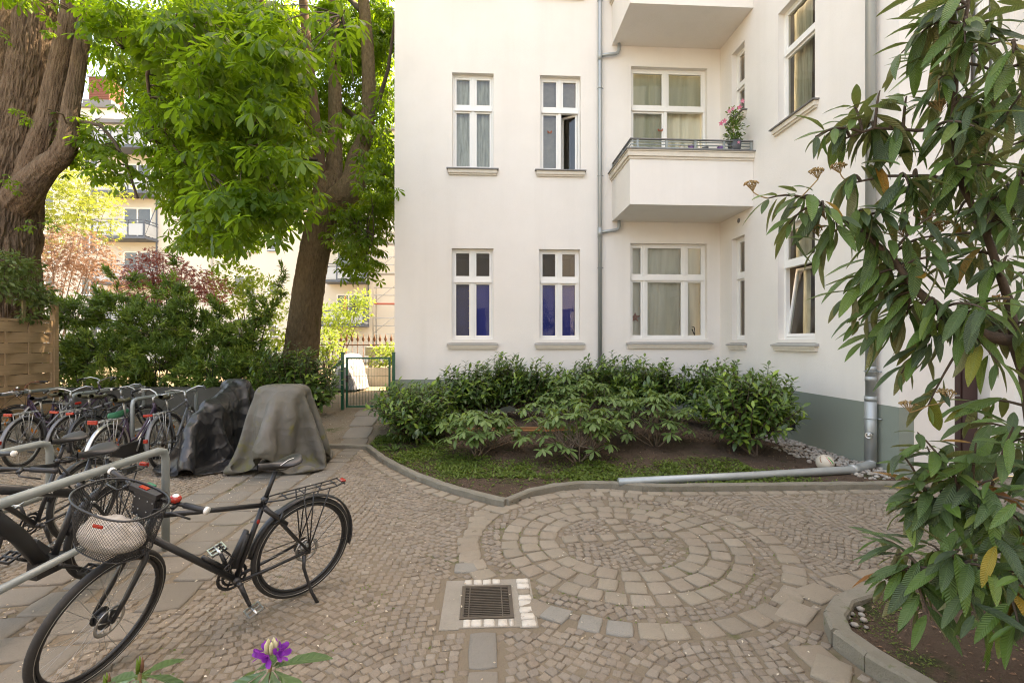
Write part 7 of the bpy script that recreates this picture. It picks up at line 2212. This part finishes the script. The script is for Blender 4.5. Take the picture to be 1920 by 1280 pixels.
vt += [(a + random.uniform(-45, 45), b + random.uniform(-45, 45), c + random.uniform(-.05, .3)) for a, b, c in random.sample(vt[10:], 30)] + [(random.uniform(1800, 1965), y_, random.uniform(1.85, 2.6)) for y_ in [random.uniform(120, 620) for _ in range(16)] + [random.uniform(800, 1180) for _ in range(12)]] + [(random.uniform(1720, 1950), random.uniform(-20, 420), random.uniform(1.95, 2.7)) for _ in range(22)] + [(random.uniform(1980, 2420), random.uniform(80, 1100), random.uniform(2.0, 2.9)) for _ in range(46)] + [(1610, 600, 2.35), (1580, 560, 2.35), (1640, 430, 2.3), (1680, 540, 2.3), (1480, 420, 2.3), (1620, 640, 2.4), (1690, 700, 2.3)]
for (px, py, zc) in vt:
    t = Q(px, py, zc)
    h = min(hubs, key=lambda q: (q - t).length + random.uniform(0, .12))
    m_ = h.lerp(t, 0.5) + Vector((0, 0, 0.06))
    pth = bez(h, m_, t, 6)
    mb.tube(pth, [0.0075, 0.007, 0.0062, 0.0055, 0.0048, 0.004, 0.003], 6, False)
    d = (pth[-1] - pth[-3]).normalized()
    hang_ = Vector((-0.25, -0.1, -0.9))
    L_ = min(0.22, (t - h).length)
    for k in range(random.choice((4, 5, 5))):
        p = t - d * (0.004 + L_ * k / 4.6)
        u = d.cross(Vector((0, 0, 1)))
        u = u.normalized() if u.length > 0.1 else Vector((1, 0, 0))
        if k % 2: u = (u * 0.35 + d.cross(u) * 0.9).normalized()
        for s in (-1, 1):
            e = (d * random.uniform(0.25, 0.8) + u * s * random.uniform(0.6, 1.0) + hang_ * random.uniform(0.10, 0.95)).normalized()
            pos.append(p + e * 0.012); ax.append(e)
            up.append((Vector((0, -0.25, 1)) + Vector((random.gauss(0, .3), random.gauss(0, .3), 0)) - e * e.z).normalized())
            sz.append((0.085 + 0.135 * random.random() ** 0.8) * (0.75 if k == 0 else 1)); tn.append(random.random())
mb.build("branches", M['twig'], vb)
leaves(vb, T_VIB, pos, ax, up, sz, M['l_vib'], tint=np.array(tn), n_ind=300)
print("viburnum leaves", len(pos))
for (px, py, zc) in ((1408, 346, 2.32), (1530, 322, 2.3), (1572, 312, 2.3), (1545, 398, 2.3), (1530, 428, 2.3), (1760, 195, 2.15), (1702, 758, 2.2), (1775, 735, 2.15), (1742, 398, 2.25), (1765, 420, 2.3), (1872, 560, 2.1), (1880, 870, 2.0), (1690, 430, 2.3)):
    c = Q(px, py, zc)
    m2 = MB()
    s0 = min([Q(*q) for q in vt], key=lambda q: (q - c).length)
    m2.tube(bez(s0, s0.lerp(c, 0.6) + Vector((0, 0, -0.03)), c + Vector((0.01, 0, -0.035)), 4), 0.003, 5, False)
    for k in range(58):
        a, q = random.uniform(0, 6.28), 0.034 * math.sqrt(random.random())
        p = c + Vector((q * math.cos(a), q * math.sin(a), 0.012 * (1 - (q / 0.034) ** 2) + random.uniform(-.005, .005)))
        m2.ico(p, (0.0042,) * 3, 0.2)
        if k % 3 == 0:
            m2.tube([c + Vector((0.01, 0, -0.035)), p], 0.0012, 4, False)
    m2.build("flower_head", M['dried'], vb)

# ---- rhododendron right below the viewer, tips rising into the picture
fr_ = empty("front_rhododendron", (-0.75, 1.05, 0.0))
tag(fr_, "rhododendron with an opening purple flower at the bottom edge", "shrub")
mb = MB()
rs = [(Q(508, 1247, 1.42), 9, 0.16), (Q(262, 1262, 1.42), 8, 0.15), (Q(200, 1292, 1.46), 5, 0.11), (Q(400, 1340, 1.38), 7, 0.13)]
pos, ax, up, sz = [], [], [], []
for t, n, l in rs:
    mb.tube(bez(Vector((-0.75, 1.05, 0.0)), Vector((-0.75, 1.05, 0.0)).lerp(t, 0.6) + Vector((0, 0, -0.1)), t, 7), [0.014, 0.013, 0.011, 0.010, 0.009, 0.008, 0.006, 0.005], 8, False)
    a0 = random.uniform(0, 6)
    for k in range(n):
        a = a0 + 2 * math.pi * k / n + random.uniform(-.2, .2)
        e = Vector((math.cos(a), math.sin(a), random.uniform(-0.55, 0.0)))
        pos.append(t + Vector((math.cos(a), math.sin(a), 0)) * 0.012 + Vector((0, 0, -0.012))); ax.append(e.normalized()); up.append((Vector((0, 0, 1)) + e * 0.3).normalized()); sz.append(l * random.uniform(0.9, 1.15))
mb.build("stems", M['green_stem'], fr_)
leaves(fr_, T_RHODO, pos, ax, up, sz, M['l_front'], n_ind=60)
fc = rs[0][0] + Vector((0, 0, 0.02))
T_PETAL = [leaf_tmpl([(0, .06), (.3, .13), (.65, .26), (.9, .2), (1, .05)], 0.3, d, 0.15) for d in (-0.3, 0.3)]
pos, ax, up, sz = [], [], [], []
for k in range(7):
    a = k * 2.4
    c = fc + Vector((0.022 * math.cos(a), 0.022 * math.sin(a), 0.006 + 0.006 * (k % 3)))
    out = Vector((math.cos(a), math.sin(a), 0.5)).normalized()
    u = out.orthogonal().normalized(); w = out.cross(u)
    for j in range(5):
        b = j * 2 * math.pi / 5
        e = (out * 0.85 + (u * math.cos(b) + w * math.sin(b)) * 0.6).normalized()
        pos.append(c); ax.append(e); up.append(out * 0.3 - (u * math.cos(b) + w * math.sin(b))); sz.append(random.uniform(0.027, 0.036))
leaves(fr_, T_PETAL, pos, ax, up, sz, M['purplefl'], n_ind=60, name="petal")
for k in range(5):
    a = k * 1.3; c = fc + Vector((0.008 * math.cos(a), 0.008 * math.sin(a), 0.016))
    MB().tube([c, c + Vector((0.004 * math.cos(a), 0.004 * math.sin(a), 0.012)), c + Vector((0.005 * math.cos(a), 0.005 * math.sin(a), 0.03)), c + Vector((0.003 * math.cos(a), 0.003 * math.sin(a), 0.04))], [0.003, 0.0065, 0.006, 0.001], 8).build("bud", M['bud'], fr_)
for t, n, l in rs[1:3]:
    for k in range(3):
        c = t + Vector((0.006 * math.cos(k * 2.1), 0.006 * math.sin(k * 2.1), 0.004))
        MB().tube([c, c + Vector((0.001, 0, 0.018)), c + Vector((0.002 * math.cos(k * 2), 0, 0.045))], [0.004, 0.0055, 0.0008], 7).build("bud", M['l_lime'] if k else M['rust'], fr_)

# ---- flowering plant in a pot on the balcony
fp = empty("potted_mandevilla", (5.02, 9.50, 5.57))
tag(fp, "bushy pink flowering plant in a grey pot on the balcony ledge", "potted plant")
MB().tube([(5.02, 9.50, 5.57), (5.02, 9.50, 5.80), (5.02, 9.50, 5.80), (5.02, 9.50, 5.72)], [0.11, 0.135, 0.12, 0.11], 18).build("pot", M['pot'], fp)
pts = blob_points([(5.02, 9.50, 6.05, .20, .16, .26), (5.03, 9.50, 6.30, .14, .13, .18), (4.98, 9.5, 5.88, .20, .15, .12)], 420, 0.3)
leaves(fp, T_LAUREL, [p for p, d in pts], [(d + Vector((random.gauss(0, .5), random.gauss(0, .5), random.gauss(0, .5)))).normalized() for p, d in pts], [(d + Vector((0, 0, 1))).normalized() for p, d in pts], [random.uniform(.06, .09) for _ in pts], M['l_laurel'], tint=rng.uniform(0, .72, len(pts)), n_ind=60)
m2 = MB(); m2.cyl((5.0, 9.5, 5.75), (4.99, 9.5, 6.25), 0.008, 6); m2.build("cane", M['dried'], fp)
T_FLO = [merge_tmpl([rot_t(leaf_tmpl([(0, .1), (.5, .3), (1, .12)], .1, .1, 0, 3), k * 2 * math.pi / 5, 0.3, 1.0) for k in range(5)])]
fpos = [Vector(q) for q in ((4.70, 9.42, 6.12), (4.76, 9.40, 6.16), (4.86, 9.40, 6.36), (4.92, 9.38, 6.40), (5.05, 9.36, 6.42), (5.12, 9.38, 6.56), (5.02, 9.34, 5.72))]
leaves(fp, T_FLO, fpos, [Vector((0, -.3, 1))] * 7, [Vector((-.2, -1, .2))] * 7, [0.05, 0.055, 0.045, 0.04, 0.055, 0.045, 0.03], M['pinkfl'], n_ind=7, name="flower")

# ================================================================== GROUND COVER, LITTER, PEBBLES, SMALL THINGS
def bed_pts(n, fn):
    out = []
    while len(out) < n:
        x, y = random.uniform(-2.0, 5.3), random.uniform(5.2, 10.6)
        if inpoly1(x, y, BED) and random.random() < fn(x, y):
            out.append((x, y))
    return out
KA = np.array(KERB)
def kerb_d(x, y):
    best = 9
    for (x0, y0), (x1, y1) in zip(KERB[:-1], KERB[1:]):
        dx, dy = x1 - x0, y1 - y0
        t = min(1, max(0, ((x - x0) * dx + (y - y0) * dy) / (dx * dx + dy * dy)))
        best = min(best, math.hypot(x - x0 - dx * t, y - y0 - dy * t))
    return best
def grass_density(x, y):
    d = kerb_d(x, y)
    if d < 0.07: return 0
    base = sstep(1.35, 0.65, d) if x < 3.6 else sstep(0.8, 0.3, d) * sstep(4.5, 3.4, x)
    base *= 0.25 + 0.75 * sstep(-0.25, 0.15, nz(x * 1.7 + 3, y * 1.7, 2))
    if -0.35 < x < 0.75 and y < 6.1: base *= 0.12
    return base
gp = bed_pts(21000, grass_density)
pos = [(x, y, bed_z(x, y) + 0.004) for x, y in gp]
ax = [(math.cos(a), math.sin(a), random.uniform(0.1, 1.1)) for a in (random.uniform(0, 6.28) for _ in gp)]
go = leaves(None, [T_SIMPLE[0], T_BLADE[0], T_SIMPLE[0]], pos, ax, [(0, 0, 1)] * len(gp), [random.uniform(0.026, 0.060) for _ in gp], M['l_grass'], stuff="ground_cover")
# weeds in the joints and along the near kerb
wp = []
while len(wp) < 1500:
    x, y = random.uniform(2.1, 3.4), random.uniform(2.0, 3.2)
    if inpoly1(x, y, RBED):
        d = min(math.hypot(x - q[0], y - q[1]) for q in RKERB)
        if random.random() < (0.9 if 0.1 < d < 0.3 and nz(x * 4, y * 4) > -0.05 else 0.04):
            wp.append((x, y, rbed_z(x, y) + 0.003))
for _ in range(1500):
    a, q = random.uniform(0, 6.28), random.choice((0.56, 0.73, 0.9, 1.075, 1.24)) + random.uniform(-.012, .012)
    x, y = CC[0] + q * math.cos(a), CC[1] + q * math.sin(a)
    if nz(x * 2, y * 2, 7) > -0.05: wp.append((x, y, -0.004))
for _ in range(1600):
    x, y = random.uniform(-2.2, -0.2), random.uniform(2.2, 3.6)
    if nz(x * 2.2 + 5, y * 2.2, 1) > 0.18: wp.append((x, y, -0.004))
leaves(None, [T_SIMPLE[0], T_BLADE[0]], wp, [(math.cos(a), math.sin(a), random.uniform(0.1, 0.9)) for a in (random.uniform(0, 6.28) for _ in wp)], [(0, 0, 1)] * len(wp), [random.uniform(0.008, 0.024) for _ in wp], M['l_grass'], stuff="weeds")
# fallen petals and dry leaf bits
M['petal'] = pm("fallen_petal", (0.50, 0.43, 0.32), 0.8, tint=[(0.42, 0.34, 0.24), (0.62, 0.56, 0.45), (0.36, 0.27, 0.17), (0.55, 0.46, 0.36)])
M['drybit'] = pm("dry_leaf_bit", (0.16, 0.085, 0.045), 0.9, tint=[(0.14, 0.07, 0.04), (0.24, 0.14, 0.08), (0.10, 0.055, 0.035), (0.34, 0.24, 0.16)])
pp = []
while len(pp) < 4800:
    x, y = random.uniform(-6.5, 5.2), random.uniform(2.3, 10.4)
    if inpoly1(x, y, BED) or inpoly1(x, y, RBED): continue
    if random.random() < (0.9 if x < -2.0 else 0.22 + 0.25 * (y > 7.5)):
        pp.append((x, y, gz(x, y) + 0.012))
leaves(None, T_SIMPLE, pp, [(math.cos(a), math.sin(a), random.uniform(-.3, .5)) for a in (random.uniform(0, 6.28) for _ in pp)], [(random.gauss(0, .3), random.gauss(0, .3), 1) for _ in pp], [random.uniform(0.009, 0.023) for _ in pp], M['petal'], stuff="fallen_petals")
bp_ = [(x, y, bed_z(x, y) + 0.006) for x, y in bed_pts(3600, lambda x, y: 0.35 + 0.65 * (kerb_d(x, y) < 1.0 or x < -0.8))]
while len(bp_) < 5600:
    x, y = random.uniform(-3.2, -1.3), random.uniform(8.2, 10.5)
    bp_.append((x, y, gz(x, y) + 0.01))
while len(bp_) < 6600:
    x, y = random.uniform(-6.8, -3.2), random.uniform(6.8, 10.0)
    bp_.append((x, y, gz(x, y) + 0.01))
for _ in range(500):
    x, y = random.uniform(2.1, 3.5), random.uniform(1.9, 3.3)
    if inpoly1(x, y, RBED): bp_.append((x, y, rbed_z(x, y) + 0.005))
leaves(None, T_SIMPLE, bp_, [(math.cos(a), math.sin(a), random.uniform(-.2, .4)) for a in (random.uniform(0, 6.28) for _ in bp_)], [(random.gauss(0, .3), random.gauss(0, .3), 1) for _ in bp_], [random.uniform(0.010, 0.032) for _ in bp_], M['drybit'], stuff="leaf_litter")
# pebbles along the walls
mb = MB(); ti = []
def peb(x, y, z, r):
    mb.ico((x, y, z), (r, r * random.uniform(.7, 1), r * random.uniform(.45, .7)), 0.12, Matrix.Rotation(random.uniform(0, 3), 3, 'Z'))
    ti.extend([random.random()] * 12)
for _ in range(1150):
    y = random.uniform(5.75, 10.6)
    w = 0.75 if y < 7.6 else 0.5
    x = 5.36 - w * random.random() ** 1.3
    if y < 6.35 and x < 4.75: continue
    peb(x, y, bed_z(x, y) + 0.008, random.uniform(0.014, 0.042))
for _ in range(330):
    x = random.uniform(-1.5, 4.9); peb(x, random.uniform(10.35, 10.75), bed_z(x, 10.5) + 0.008, random.uniform(0.015, 0.04))
for x, y in ((2.26, 2.90), (2.31, 2.93), (2.36, 2.91), (2.24, 2.82), (2.29, 2.79), (2.40, 2.97), (2.33, 2.86)):
    peb(x, y, rbed_z(x, y) + 0.012, random.uniform(0.018, 0.032))
pe = mb.build("pebbles", M['pebble'])
a = pe.data.attributes.new("tint", 'FLOAT', 'POINT'); a.data.foreach_set("value", np.array(ti, dtype=np.float32))
tag(pe, kind="stuff")
mb = MB()
for x, y in bed_pts(1300, lambda x, y: 0.9 if kerb_d(x, y) > 0.5 else 0.3):
    r = random.uniform(0.006, 0.022)
    mb.ico((x, y, bed_z(x, y) + 0.2 * r), (r, r * random.uniform(.6, 1), r * .7), 0.25)
tag(mb.build("soil_clods", M['soil']), kind="stuff")
# football
fbx = (4.58, 6.29, bed_z(4.58, 6.29) + 0.10)
fb = MB().sphere(fbx, (0.11, 0.11, 0.11), 28, 18).build("football", M['ballwhite'] if 'ballwhite' in M else M['painted'])
fb.data.materials[0] = pm("ball_cover", (0.54, 0.48, 0.39), 0.5, 0.5, (0.40, 0.34, 0.26), 14.0)
tag(fb, "dirty white football with green and red marks behind the ground pipe", "football")
def patch(th0, th1, ph0, ph1, mat, nm):
    m2 = MB()
    def f(u, v):
        th, ph = th0 + (th1 - th0) * u, ph0 + (ph1 - ph0) * v + 0.5 * u
        return (fbx[0] + 0.1108 * math.sin(th) * math.cos(ph), fbx[1] + 0.1108 * math.sin(th) * math.sin(ph), fbx[2] + 0.1108 * math.cos(th))
    m2.grid(f, 8, 4); m2.build(nm, mat, fb, world=False)
patch(0.6, 1.45, -1.80, -1.62, M['greengate2'] if 'greengate2' in M else pm("ball_green", (0.03, 0.30, 0.07), 0.5), "green_mark")
patch(0.55, 1.45, -2.06, -1.97, pm("ball_red", (0.45, 0.09, 0.05), 0.5), "red_mark")
patch(0.62, 1.4, -3.15, -3.0, pm("ball_brown", (0.28, 0.14, 0.08), 0.5), "brown_mark")
patch(0.25, 0.50, -2.6, -1.9, pm("ball_grey", (0.30, 0.27, 0.24), 0.5), "grey_mark")
# bundle of canes lying in the bed
cb = empty("cane_bundle", (0.6, 8.25, bed_z(0.6, 8.25))); tag(cb, "orange brown canes lying in the bed behind the rhododendrons", "canes")
for k in range(7):
    y = 8.2 + random.uniform(-.12, .12); z = bed_z(0.6, y) + 0.05 + random.uniform(0, .10)
    MB().cyl((-0.25 + random.uniform(-.3, .2), y, z), (1.35 + random.uniform(-.2, .4), y + random.uniform(-.15, .15), z + random.uniform(-.03, .05)), 0.008, 6).build("cane", M['cane'] if 'cane' in M else pm("cane", (0.34, 0.15, 0.05), 0.7), cb)
# little iris-like plants at the path corner
for (x, y, lab) in ((-1.42, 7.75, "spiky leaved plant at the kerb bend by the path"), (-0.80, 7.78, "spiky leaved plant under the bright low laurel")):
    sp_ = empty("bed_iris", (x, y, bed_z(x, y))); tag(sp_, lab, "plant", "spiky plants at the left end of the bed")
    n = 16
    leaves(sp_, T_BLADE, [(x + random.uniform(-.04, .04), y + random.uniform(-.04, .04), bed_z(x, y)) for _ in range(n)], [(math.cos(k * 2.4), math.sin(k * 2.4), random.uniform(0.5, 1.6)) for k in range(n)], [(-math.cos(k * 2.4), -math.sin(k * 2.4), 0.5) for k in range(n)], [random.uniform(.16, .28) for _ in range(n)], M['l_rhodo'], n_ind=n)
